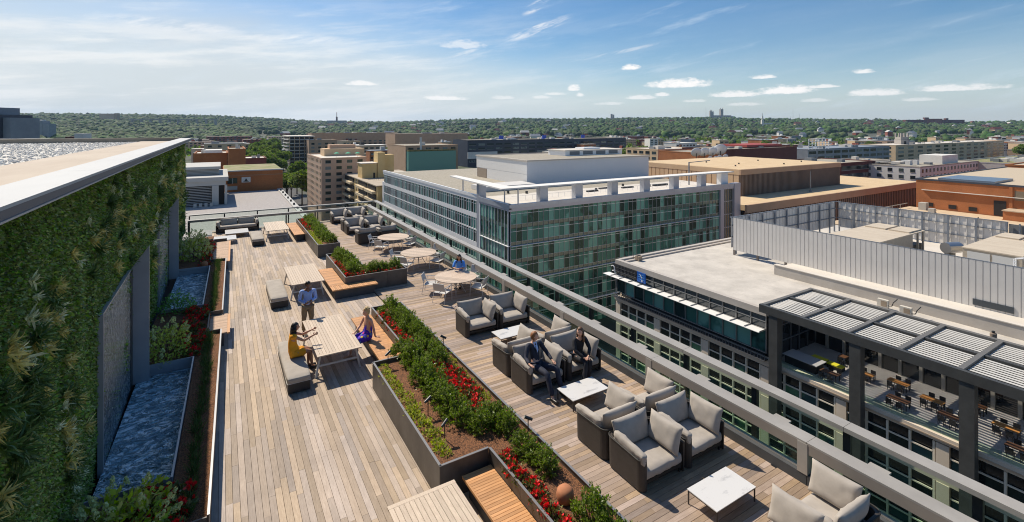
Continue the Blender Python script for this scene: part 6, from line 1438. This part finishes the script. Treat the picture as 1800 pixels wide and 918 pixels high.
for (cm, rm) in ((WHT, GRYB), (TAN2, BRK3), (BRK2, CON)):
    a = MB().box(-7,7,-5,5,-4,9).mesh('wall'); a.materials.append(cm); q = MB(); q.add([(-7.6,-5.6,9.01),(7.6,-5.6,9.01),(7.6,5.6,9.01),(-7.6,5.6,9.01),(-7,0,13.5),(7,0,13.5)], [(0,1,5,4),(2,3,4,5),(1,2,5),(3,0,4)]); bq = q.mesh('roof'); bq.materials.append(rm); hm.append((a, bq))
for i in range(150):
    px = rr.uniform(500, 1850); D = rr.uniform(1500, 3600); x, y = far(px, D); kx = rr.randrange(3)
    t = thing('house', ['white', 'pale tan', 'brick red'][kx]+' house among the trees on the far slope', 'house', (x, y, terr(x, y)+4), rr.uniform(-.7,.7), 'houses among the trees on the far slope'); s_ = rr.uniform(.8, 1.9); t.scale = (s_*1.3, s_, s_)
    link('wall', hm[kx][0], t); link('roof', hm[kx][1], t)
# ---- trees
CROWN = mat('tree leaves', (.10,.17,.018), .7, (.20,.28,.035), .12, vary=.38, hue=.02, trans=.45); CROWNF = mat('far tree crown', (.016,.044,.010), .9, (.058,.105,.016), .012, vary=.45, hue=.02, ramp=(.3,.7)); BARK = mat('bark', (.07,.05,.035), .95)
def crown_mesh(n=2600, seed=0):
    r_ = np.random.default_rng(seed); nb = 14; cs = nz(r_.normal(size=(nb,3)))*r_.uniform(.3,.62,nb)[:,None]; cs[:,2] = cs[:,2]*.8; rs = r_.uniform(.28,.45,nb)
    k_ = r_.integers(0, nb, n); d = nz(r_.normal(size=(n,3))); P = cs[k_] + d*(rs[k_]*r_.uniform(.75,1.05,n))[:,None]
    return scatter([(-.5,-.5,0),(.5,-.5,.12),(.6,.5,0),(-.4,.55,-.1)], [(0,1,2,3)], P, frames(nz(d+r_.normal(size=(n,3))*.5)), r_.uniform(.06,.12,n))
CR = [crown_mesh(2800, i) for i in range(3)]
for m in CR: m.materials.append(CROWN)
def tree(x, y, r, h, label, group, z=GZ):
    t = thing('street_tree', label, 'tree', (x, y, z), random.uniform(0, 6), group); o = link('crown', random.choice(CR), t, (0,0,h-r*.85)); o.scale = (r, r, r*.95)
    m = MB(); m.tube((0,0,0),(0,0,h*.6), .45, .25, 7)
    for a in range(5): m.tube((0,0,h*.4),(r*.5*math.cos(a*1.3), r*.5*math.sin(a*1.3), h-r*.7), .2, .06, 5)
    m.build('trunk', BARK, t)
TL = [(531,292,9.5,24,'big round street tree right of the orange brick block, the nearest one'),(512,300,8,21,'left part of the big tree clump right of the brick block'),(545,305,6,15,'small tree at the foot of the tan apartment block'),(522,345,9,24,'street tree behind the big round one'),(538,372,8,22,'street tree near the foot of the balcony block'),(503,330,7,18,'small street tree next to the corner of the brick block')]
for px, D, r, h, l in TL: x, y = far(px, D); tree(x, y, r, h, l, 'trees along the street')
for i in range(34):
    D = 400+i*20; x, y = far(random.choice((450,468,480,492))+random.uniform(-10,10)-i*.3, D); tree(x, y, random.uniform(9, 12), random.uniform(22, 28), 'leafy tree in the long street row beyond the brick roofs', 'trees along the street')
for px, D, r in ((478,560,8),(492,430,8),(460,700,9),(505,300,6),(1570,640,9),(1560,660,8),(1108,520,12),(1012,900,12),(1380,700,12),(1345,760,12),(1420,690,11),(1800,640,12),(1530,760,12)): x, y = far(px, D); tree(x, y, r, r*1.5+10, 'round tree rising between the far roofs', 'trees between the far roofs')
# forest: thousands of crowns
iv1, if1 = ico(1); iv1 = np.array(iv1)*(1+.22*np.sin(np.arange(len(iv1))*2.7))[:,None]
N = 30000; P = []; S = []
pxs = RNG.uniform(-150, 1950, N); Ds = 1150*np.exp(RNG.uniform(0, math.log(5000/1150), N))
for px, D in zip(pxs, Ds):
    x, y = far(px, D)
    if D < 1900 and px > 450 and noise.noise(Vector((x/190, y/190, 9))) < .12 + (1900-D)/2600*.25: continue
    if px > 450 and noise.noise(Vector((x/330, y/330, 4))) < -.42: continue
    P.append((x, y, terr(x, y)+7)); S.append(random.triangular(4.5, 16, 8)*(1+D/9000))
P = np.array(P); S = np.array(S)
me = scatter(iv1, if1, P, randrot(len(P)), np.stack([S, S*.95, S*.85], 1)); f = put('forest', me, CROWNF); stuff(f); f['label'] = 'wooded hills rising to the horizon behind the city'; f['category'] = 'forest'
# near edge of the woods, bigger lumpier crowns made of leaf clumps
cnt = 0; pos = []
while len(pos) < 700:
    px = RNG.uniform(-100, 1900); D = RNG.uniform(700, 1700); x, y = far(px, D)
    if noise.noise(Vector((x/160, y/160, 9))) < .02: continue
    if 395 < px < 560 and D < 1250: continue
    pos.append((x, y, GZ+RNG.uniform(9, 13)))
pos = np.array(pos); S = RNG.uniform(8, 12, len(pos)); nb = 46
d = nz(RNG.normal(size=(len(pos)*nb, 3))); Pp = np.repeat(pos, nb, 0) + d*np.repeat(S, nb)[:,None]*RNG.uniform(.5, .95, len(d))[:,None]*np.array([1,1,.8])
me = scatter([(-.5,-.5,0),(.5,-.5,.2),(.6,.5,0),(-.4,.55,-.2)], [(0,1,2,3)], Pp, frames(nz(d+RNG.normal(size=d.shape)*.5)), RNG.uniform(2.2, 4.2, len(d))); f = put('tree_belt', me, CROWN); stuff(f); f['label'] = 'scattered tree tops between the far city roofs'; f['category'] = 'trees'
# a few cars and pavement umbrellas in the street seen past the brick block
for i, (x, y, l, c) in enumerate(((26,215,'white car parked on the street below the brick block',(.7,.7,.7)),(26,228,'dark car parked on the street below the brick block',(.03,.03,.04)),(30,250,'pale grey car farther up the street',(.4,.4,.4)),(26.3,242,'red car parked up the street',(.4,.03,.03)))):
    t = thing('parked_car', l, 'car', (x, y, GZ+.03), 0, 'cars on the street'); pm = mat('car paint %s' % l.split()[0], c, .3); MB().rbox((0,0,.75),(1.85,4.5,.8),.2,6).build('body', pm, t, smooth=True); MB().rbox((0,-.2,1.3),(1.6,2.3,.65),.25,6).build('cabin', DRK, t, smooth=True)
    for sx in (-1,1):
        for sy in (-1.4,1.4): m = MB(); m.tube((sx*.8,sy,.34),(sx*.95,sy,.34),.34,n=12); m.build('wheel', DRK, t)
# ---- haze
hz = MB().box(-12500, 12500, -12500, 12500, GZ-420, 340).mesh('haze'); hm_ = bpy.data.materials.new('haze'); hm_.use_nodes = True; hn = hm_.node_tree.nodes
hn.remove(hn['Principled BSDF']); pv = hn.new('ShaderNodeVolumePrincipled'); pv.inputs['Color'].default_value = (.50,.72,1,1); pv.inputs['Density'].default_value = 3.8e-5; pv.inputs['Anisotropy'].default_value = .2
hm_.node_tree.links.new(pv.outputs[0], hn['Material Output'].inputs['Volume']); hz.materials.append(hm_); o = link('haze', hz); stuff(o); o['label'] = 'thin summer haze over the far city and hills'; o['category'] = 'haze'
# ================================================================ people
def skin_eval(nodes, edges, sub=1):
    """nodes: list of (pos, radius); edges index pairs; returns (verts, faces)"""
    me = bpy.data.meshes.new('s'); me.from_pydata([tuple(p) for p, r in nodes], edges, []); o = bpy.data.objects.new('s', me); COL.objects.link(o)
    sk = o.modifiers.new('s', 'SKIN'); sk.use_smooth_shade = True
    for i, (p, r) in enumerate(nodes):
        me.skin_vertices[0].data[i].radius = (r, r) if isinstance(r, (int, float)) else r; me.skin_vertices[0].data[i].use_root = i == 0
    ss = o.modifiers.new('ss', 'SUBSURF'); ss.levels = ss.render_levels = sub
    dg = bpy.context.evaluated_depsgraph_get(); ev = o.evaluated_get(dg); m = bpy.data.meshes.new_from_object(ev)
    vs = [tuple(v.co) for v in m.vertices]; fs = [tuple(p.vertices) for p in m.polygons]
    bpy.data.objects.remove(o); bpy.data.meshes.remove(m); return vs, fs
V3 = Vector
SKT = {'light': mat('light skin', (.62,.34,.23), .55, (.68,.39,.27), 20), 'dark': mat('dark skin', (.16,.075,.045), .5, (.19,.09,.055), 20), 'tan': mat('tan skin', (.46,.23,.14), .55, (.50,.26,.16), 20)}
def hand(nodes, edges, wi, w, d, up, curl=.5):
    """palm, four fingers and a thumb growing from wrist node wi along d; up = back of the hand"""
    d = d.normalized(); s_ = d.cross(up).normalized(); up = s_.cross(d).normalized()
    pi = len(nodes); nodes.append((w+d*.055, (.034,.018))); edges.append((wi, pi)); ki = len(nodes); nodes.append((w+d*.085, (.036,.015))); edges.append((pi, ki))
    for k, (off, L) in enumerate(((-.027,.062),(-.009,.074),(.009,.070),(.027,.055))):
        b = w+d*.092+s_*off; i0 = len(nodes); nodes.append((b, .0095)); edges.append((ki, i0)); nodes.append((b+d*L*.5-up*L*.16*curl, .009)); edges.append((i0, i0+1)); nodes.append((b+d*L*.85-up*L*.62*curl, .0075)); edges.append((i0+1, i0+2))
    i0 = len(nodes); nodes.append((w+d*.035+s_*-.040-up*.008, .011)); edges.append((pi, i0)); nodes.append((w+d*.070+s_*-.058-up*.02, .0095)); edges.append((i0, i0+1)); nodes.append((w+d*.098+s_*-.055-up*.03, .008)); edges.append((i0+1, i0+2))
def ellip(c, rx, ry, rz, M=None, sub=3, fn=None):
    v, f = ico(sub); M = M or Matrix.Identity(3); out = []
    for p in v:
        q = V3(p); 
        if fn: q = fn(q)
        out.append(M @ V3((q.x*rx, q.y*ry, q.z*rz)) + V3(c))
    return out, f
def person(label, loc, rz, J, skin, look=(0,-1,0), scale=1.07, top=None, topm=None, sleeve=1.0, bottom=None, botm=None, legs=True, shoes=None, hair=None, hairm=None, feet='shoe', collar=None, tie=None, curl=.5):
    t = thing('person', label, 'person', loc, rz); t.scale = (scale,)*3; S = SKT[skin]
    pel, che, nek, hed = [V3(J[k_]) for k_ in ('pel','che','nek','hed')]
    # one continuous skin: torso, neck, limbs, fingers, feet
    N = [(pel, .115), (pel.lerp(che, .5), .105), (che, .115), (nek, .052), (nek.lerp(hed, .55), .055)]; E = [(0,1),(1,2),(2,3),(3,4)]
    for s_ in 'LR':
        sh, el, wr = [V3(J[k_+s_]) for k_ in ('sh','el','wr')]; i = len(N); N += [(che.lerp(sh, .55)+V3((0,0,.03)), .065), (sh, .052), (sh.lerp(el, .5), .042), (el, .036), (el.lerp(wr, .4), .036), (wr, .024)]
        E += [(2,i),(i,i+1),(i+1,i+2),(i+2,i+3),(i+3,i+4),(i+4,i+5)]; d = (wr-el); hd = V3(J.get('hd'+s_, d)); hand(N, E, i+5, wr, hd, V3(J.get('up'+s_, (0,0,1))), curl)
        hp, kn, an = [V3(J[k_+s_]) for k_ in ('hp','kn','an')]; i = len(N); N += [(hp, .092), (hp.lerp(kn, .5), .078), (kn, .056), (kn.lerp(an, .35), .052), (an, .034), (an+V3(J.get('ft', (0,-1,0)))*.10+V3((0,0,-.045)), (.036,.026)), (an+V3(J.get('ft', (0,-1,0)))*.19+V3((0,0,-.055)), (.030,.016))]
        E += [(0,i)]+[(i+q, i+q+1) for q in range(6)]
    v, f = skin_eval(N, E, 1); m = MB(); m.add(v, f)
    lk = V3(look).normalized(); sd = lk.cross(V3((0,0,1))).normalized(); up = sd.cross(lk).normalized(); M = Matrix((-sd, -lk, up)).transposed()   # local -y of the head = look
    def hf(q):
        z = q.z; k_ = 1 - .22*max(0, -z)**1.5
        y = q.y
        if q.y < 0: y = q.y*(.94 + .06*math.cos(z*2))
        return V3((q.x*k_, y*(1-.05*max(0,-z)), z))
    m.add(*ellip(hed, .077, .098, .118, M, 3, hf))
    m.add(*ellip(hed+M @ V3((0,-.098,-.015)), .012, .022, .026, M, 1)); 
    for s_ in (-1,1): m.add(*ellip(hed+M @ V3((s_*.078,.008,-.005)), .012, .020, .032, M, 1))
    m.build('body', S, t, smooth=True)
    for s_ in (-1,1): q = MB(); q.add(*ellip(hed+M @ V3((s_*.030,-.087,.018)), .012, .008, .007, M, 1)); q.build('eye', mat('dark eye', (.02,.015,.012), .3), t)
    q = MB(); q.add(*ellip(hed+M @ V3((0,-.088,-.052)), .022, .008, .007, M, 1)); q.build('mouth', mat('lips', (.42,.10,.08), .5), t)
    def hr(q): return q
    H = MB()
    def cap(q):
        r = 1.0
        if q.y < -.25 and q.z < .52: r = .80
        n_ = noise.noise(V3((q.x*6, q.y*6, q.z*6)))*.06
        return q*(r+n_)
    v, f = ellip(hed+M @ V3((0,.012,.014)), .090, .108, .122, M, 3, cap)
    keep = [tuple(x) for x in f if not all((M.transposed() @ (V3(v[i])-hed)).z < -.075 for i in x)]
    H.add(v, keep)
    if hair == 'long':
        for i in range(30):
            a = rad(-10+200*i/29); b = hed+M @ V3((.085*math.cos(a), .02+.085*math.sin(a), .02)); sw = V3((random.uniform(-.02,.02), 0, 0))
            p1 = b+V3((0,0,-.13))+(b-hed)*.12; p2 = b.lerp(che+V3((0,0,.1)), .0)+V3((0,0,-.27))+sw+(b-hed)*.1
            H.path([b, p1, p2], .018, 5)
    if hair == 'updo':
        for i in range(16):
            d = V3((random.gauss(0,.6), random.uniform(-.2,1), random.uniform(.2,1))).normalized(); H.add(*ellip(hed+M @ (V3((0,.03,.05))+d*.085), .04, .04, .035, M, 1))
    if hairm: H.build('hair', hairm, t, smooth=True)
    # clothing follows the same joints, a little larger
    if top:
        N = [(pel+V3((0,0,-.02)) if top != 'blouse' else pel, .148), (pel.lerp(che, .5), .128), (che, .140), (che.lerp(nek, .8), .075)]; E = [(0,1),(1,2),(2,3)]
        for s_ in 'LR':
            sh, el, wr = [V3(J[k_+s_]) for k_ in ('sh','el','wr')]; i = len(N); N += [(che.lerp(sh, .55)+V3((0,0,.035)), .08), (sh, .072), (sh.lerp(el, .55), .060)]; E += [(2,i),(i,i+1),(i+1,i+2)]
            if sleeve > .45: N.append((el, .053)); E.append((i+2,i+3))
            if sleeve > .8: N += [(el.lerp(wr, .5), .049), (el.lerp(wr, .93), .040)]; E += [(i+3,i+4),(i+4,i+5)]
        v, f = skin_eval(N, E, 2); q = MB(); q.add([V3(p)+noise.noise_vector(V3(p)*14)*.008 for p in v], f); q.build(top, topm, t, smooth=True)
    if bottom == 'trousers':
        N = [(pel+V3((0,0,.03)), .142)]; E = []
        for s_ in 'LR':
            hp, kn, an = [V3(J[k_+s_]) for k_ in ('hp','kn','an')]; i = len(N); N += [(hp, .120), (hp.lerp(kn, .5), .104), (kn, .076), (kn.lerp(an, .5), .070), (an+V3((0,0,.02)), .062)]; E += [(0,i)]+[(i+k_, i+k_+1) for k_ in range(4)]
        v, f = skin_eval(N, E, 2); q = MB(); q.add([V3(p)+noise.noise_vector(V3(p)*12)*.009 for p in v], f); q.build('trousers', botm, t, smooth=True)
    if bottom == 'dress':
        # bodice and a skirt draped over the thighs
        N = [(che+V3((0,0,.055)), .130), (pel.lerp(che, .5), .120), (pel, .145)]; E = [(0,1),(1,2)]
        mid = (V3(J['hpL'])+V3(J['hpR']))/2; kk = (V3(J['knL'])+V3(J['knR']))/2
        for s_ in 'LR':
            hp, kn = V3(J['hp'+s_]), V3(J['kn'+s_]); i = len(N); N += [(hp, .12), (hp.lerp(kn, .5), .112), (hp.lerp(kn, J.get('hem', .92)), .105)]; E += [(2,i),(i,i+1),(i+1,i+2)]
        i = len(N); N += [(mid.lerp(kk, .45)+V3((0,0,-.02)), .10), (mid.lerp(kk, .85)+V3((0,0,-.03)), .10)]; E += [(2,i),(i,i+1)]
        if J.get('drop'): i = len(N); N += [(kk+V3((0,-.05,-.08)), .12), (kk+V3((0,-.04,-.27)), .13)]; E += [(2,i),(i,i+1)]
        if J.get('straps'):
            for s_ in 'LR': i = len(N); N += [(che.lerp(V3(J['sh'+s_]), .5)+V3((0,0,.06)), .045)]; E += [(0,i)]
        else:
            for s_ in 'LR': i = len(N); sh, el = V3(J['sh'+s_]), V3(J['el'+s_]); N += [(che.lerp(sh, .55)+V3((0,0,.035)), .08), (sh, .068), (sh.lerp(el, .35), .058)]; E += [(0,i),(i,i+1),(i+1,i+2)]
        v, f = skin_eval(N, E, 2); q = MB(); q.add([V3(p)+noise.noise_vector(V3(p)*9)*.016 for p in v], f); q.build('dress', botm, t, smooth=True)
    if shoes:
        for s_ in 'LR': an = V3(J['an'+s_]); fd = V3(J.get('ft', (0,-1,0))).normalized(); q = MB(); a_ = math.atan2(fd.y, fd.x)+PI/2; q.rbox(an+fd*.075+V3((0,0,-.045)), (.092,.27,.075), .035, 6, M=Rz(a_)); q.build('shoe', shoes, t, smooth=True)
    if collar:
        q = MB(); f_ = (V3(look)*V3((1,1,0))).normalized() if not J.get('fwd') else V3(J['fwd']); sdv = f_.cross(V3((0,0,1))); a = nek+f_*.05; b = che+f_*.150+V3((0,0,-.12))
        q.add([a-sdv*.055, a+sdv*.055, b+V3((0,0,0)), che+f_*.150+sdv*.045, che+f_*.150-sdv*.045], [(0,1,3,2,4)]); q.build('shirt_front', collar, t)
        if tie: q = MB(); q.bar(a+f_*.022+V3((0,0,-.03)), b+f_*.008, .035, .012); q.build('tie', tie, t)
    return t
BLUSH = mat('light blue shirt', (.28,.42,.80), .8, (.33,.48,.86), 8, bump=.2, bscale=14, bdist=.02); KHA = mat('khaki trousers', (.22,.165,.10), .85, (.26,.2,.125), 8); BLK = mat('black leather', (.02,.018,.017), .4)
YELD = mat('mustard dress', (.80,.33,.01), .8, (.86,.39,.015), 8); HB = mat('black brown hair', (.018,.012,.010), .5); HBR = mat('brown hair', (.10,.045,.02), .5, (.18,.09,.04), 40); HBL = mat('blonde hair', (.50,.34,.15), .55, (.62,.45,.22), 40); HGI = mat('ginger brown hair', (.28,.11,.04), .55, (.34,.15,.06), 40)
NAVS = mat('navy suit cloth', (.014,.018,.036), .8, (.02,.025,.046), 10); BLKS = mat('black suit cloth', (.010,.010,.014), .8, (.015,.015,.02), 10); BLB = mat('bright blue blouse', (.07,.27,.78), .75, (.10,.33,.85), 8)
PRT = bpy.data.materials.new('purple print cloth'); PRT.use_nodes = True
def prt():
    N = PRT.node_tree.nodes; L = PRT.node_tree.links; b = N['Principled BSDF']; b.inputs['Roughness'].default_value = .8
    g = N.new('ShaderNodeTexCoord'); v = N.new('ShaderNodeTexVoronoi'); v.inputs['Scale'].default_value = 11; L.new(g.outputs['Object'], v.inputs[0])
    r = N.new('ShaderNodeValToRGB'); r.color_ramp.interpolation = 'CONSTANT'; L.new(v.outputs['Distance'], r.inputs[0]); r.color_ramp.elements[0].color = (1,1,1,1); r.color_ramp.elements[1].color = (0,0,0,1); r.color_ramp.elements[1].position = .42
    r2 = N.new('ShaderNodeValToRGB'); r2.color_ramp.interpolation = 'CONSTANT'; s_ = N.new('ShaderNodeSeparateColor'); L.new(v.outputs['Color'], s_.inputs[0]); L.new(s_.outputs[0], r2.inputs[0])
    e = r2.color_ramp.elements; e[0].color = (.07,.03,.55,1); e[1].color = (.8,.05,.35,1); e[1].position = .5; x = e.new(.66); x.color = (.8,.55,.05,1); x = e.new(.8); x.color = (.10,.25,.6,1)
    mx = N.new('ShaderNodeMix'); mx.data_type = 'RGBA'; L.new(r.outputs[0], mx.inputs[0]); mx.inputs[6].default_value = (.07,.02,.42,1); L.new(r2.outputs[0], mx.inputs[7]); L.new(mx.outputs[2], b.inputs['Base Color'])
prt()
# standing man, facing the viewer, hands together in front (local front = -y)
person('standing man in a light blue shirt and khaki trousers looking down at his hands', (2.70, 18.9, 0), rad(-8), dict(pel=(0,0,.96), che=(0,-.01,1.34), nek=(0,-.02,1.50), hed=(0,-.06,1.64), shL=(.20,.0,1.44), elL=(.25,.02,1.15), wrL=(.10,-.24,1.16), hdL=(-1,-.5,.0), shR=(-.20,.0,1.44), elR=(-.27,.02,1.13), wrR=(-.05,-.27,1.10), hdR=(1,-.4,.2),
    hpL=(.09,0,.90), knL=(.11,-.01,.50), anL=(.12,0,.09), hpR=(-.09,0,.90), knR=(-.12,-.02,.50), anR=(-.13,.01,.09)), 'dark', (.1,-1,-.45), 1.09, 'shirt', BLUSH, 1.0, 'trousers', KHA, True, BLK, 'short', HB)
# woman in yellow seated on the bench, facing the table (+x world)
person('seated woman in a mustard yellow dress gesturing across the table with both hands', (1.86, 16.15, 0), rad(90), dict(pel=(0,.02,.56), che=(0,-.02,.93), nek=(0,-.04,1.09), hed=(0,-.08,1.22), shL=(.16,-.02,1.03), elL=(.17,-.27,.92), wrL=(.13,-.50,1.00), hdL=(0,-1,.35), upL=(1,0,.3), shR=(-.16,-.02,1.03), elR=(-.19,-.27,.88), wrR=(-.15,-.50,.95), hdR=(.1,-1,.3), upR=(-1,0,.3),
    hpL=(.08,0,.53), knL=(.09,-.44,.53), anL=(.10,-.42,.09), hpR=(-.08,0,.53), knR=(-.08,-.45,.53), anR=(-.05,-.50,.09), hem=.78), 'tan', (.1,-1,-.05), 1.12, None, None, 1, 'dress', YELD, True, BLK, 'long', HB, curl=.1)
# woman in purple seated on the teak bench, facing -x, one arm behind
person('seated woman in a purple flower print dress leaning back on the orange bench', (4.16, 16.25, 0), rad(-76), dict(pel=(0,.02,.55), che=(0,.01,.92), nek=(0,.0,1.08), hed=(0,-.04,1.22), shL=(.16,.02,1.03), elL=(.22,.08,.77), wrL=(.23,.13,.52), hdL=(.5,.6,-.12), shR=(-.16,.0,1.03), elR=(-.20,-.12,.80), wrR=(-.12,-.32,.68), hdR=(.2,-1,-.2),
    hpL=(.09,0,.52), knL=(.12,-.40,.50), anL=(.14,-.40,.09), hpR=(-.09,0,.52), knR=(-.08,-.44,.52), anR=(-.06,-.50,.09), hem=1.0, straps=1, drop=1), 'light', (-.1,-1,-.12), 1.12, None, None, 1, 'dress', PRT, True, mat('beige shoe', (.45,.30,.2)), 'updo', HBL, curl=.2)
# woman in blue at the round table
q = (R_*.05 + F); q.normalize(); pb = Vector(RT[0]) + q*1.05
person('woman in a bright blue blouse with folded hands on the round table', (pb.x, pb.y, 0), math.atan2(q.y, q.x)-PI/2, dict(pel=(0,.08,.56), che=(0,-.04,.92), nek=(0,-.07,1.08), hed=(0,-.11,1.21), shL=(.17,-.04,1.02), elL=(.23,-.22,.80), wrL=(.07,-.36,.80), hdL=(-1,-.5,0), shR=(-.17,-.04,1.02), elR=(-.23,-.22,.80), wrR=(-.07,-.38,.80), hdR=(1,-.5,0),
    hpL=(.08,0.04,.52), knL=(.10,-.36,.52), anL=(.10,-.36,.09), hpR=(-.08,0.04,.52), knR=(-.10,-.36,.52), anR=(-.10,-.38,.09)), 'tan', (0,-1,-.35), 1.12, 'blouse', BLB, .5, 'trousers', BLKS, True, BLK, 'long', HB)
# man in navy suit
person('man in a navy suit and tie sitting back in the armchair with legs apart', (7.86, 11.55, 0), rad(4), dict(pel=(0,.16,.54), che=(0,.24,.93), nek=(0,.24,1.10), hed=(.01,.20,1.24), shL=(.19,.24,1.04), elL=(.30,.06,.80), wrL=(.27,-.20,.70), hdL=(-.1,-1,-.25), shR=(-.19,.24,1.04), elR=(-.36,.10,.80), wrR=(-.42,-.14,.76), hdR=(.2,-1,-.15),
    hpL=(.10,.08,.52), knL=(.26,-.40,.56), anL=(.24,-.60,.10), hpR=(-.10,.08,.52), knR=(-.10,-.44,.56), anR=(-.14,-.70,.10), fwd=(0,-1,0)), 'light', (.65,-.7,-.08), 1.12, 'jacket', NAVS, 1.0, 'trousers', NAVS, True, BLK, 'short', HGI, collar=mat('pale blue shirt front', (.45,.58,.85), .8), tie=mat('dark tie', (.02,.02,.05), .6), curl=.3)
# woman in black suit
person('woman in a black trouser suit sitting forward with hands clasped on her knees', (9.24, 11.40, 0), rad(-6), dict(pel=(0,.14,.54), che=(0,.04,.92), nek=(0,.0,1.08), hed=(-.02,-.03,1.22), shL=(.16,.04,1.02), elL=(.21,-.14,.80), wrL=(.04,-.34,.68), hdL=(-.8,-.5,-.1), shR=(-.16,.04,1.02), elR=(-.23,-.12,.80), wrR=(-.08,-.34,.66), hdR=(.8,-.5,-.1),
    hpL=(.08,.08,.52), knL=(.09,-.34,.54), anL=(-.02,-.38,.10), hpR=(-.08,.08,.52), knR=(-.06,-.38,.56), anR=(-.22,-.52,.10)), 'light', (-.9,-.5,-.1), 1.12, 'jacket', BLKS, 1.0, 'trousers', BLKS, True, mat('nude pump shoe', (.55,.28,.2), .4), 'long', HBR)

# ================================================================ labels: rows of look-alikes are told apart by their place in the row
_o = 'x second third fourth fifth sixth seventh eighth ninth tenth eleventh twelfth thirteenth fourteenth fifteenth sixteenth seventeenth eighteenth nineteenth'.split()
_t = ['twenty','thirty','forty','fifty','sixty','seventy']; _u = ['','first']+_o[1:9]
ORD = ['nearest']+[w+' nearest' for w in _o[1:]]+[(t[:-1]+'ieth' if u == '' else t+'-'+u)+' nearest' for t in _t for u in _u]
def relabel():
    by = {}
    for o in SC.objects:
        if o.parent is None and 'label' in o and 'category' in o: by.setdefault(o['label'], []).append(o)
    for lab, os_ in by.items():
        if 1 < len(os_) <= 75 and len(lab.split()) <= 13:
            os_.sort(key=lambda o: o.location.x*math.sin(YAW)+o.location.y*math.cos(YAW))
            for i, o in enumerate(os_): o['label'] = lab + (', ' + ORD[i] if i < len(os_)-1 or len(os_) < 3 else ', farthest of them')
relabel()
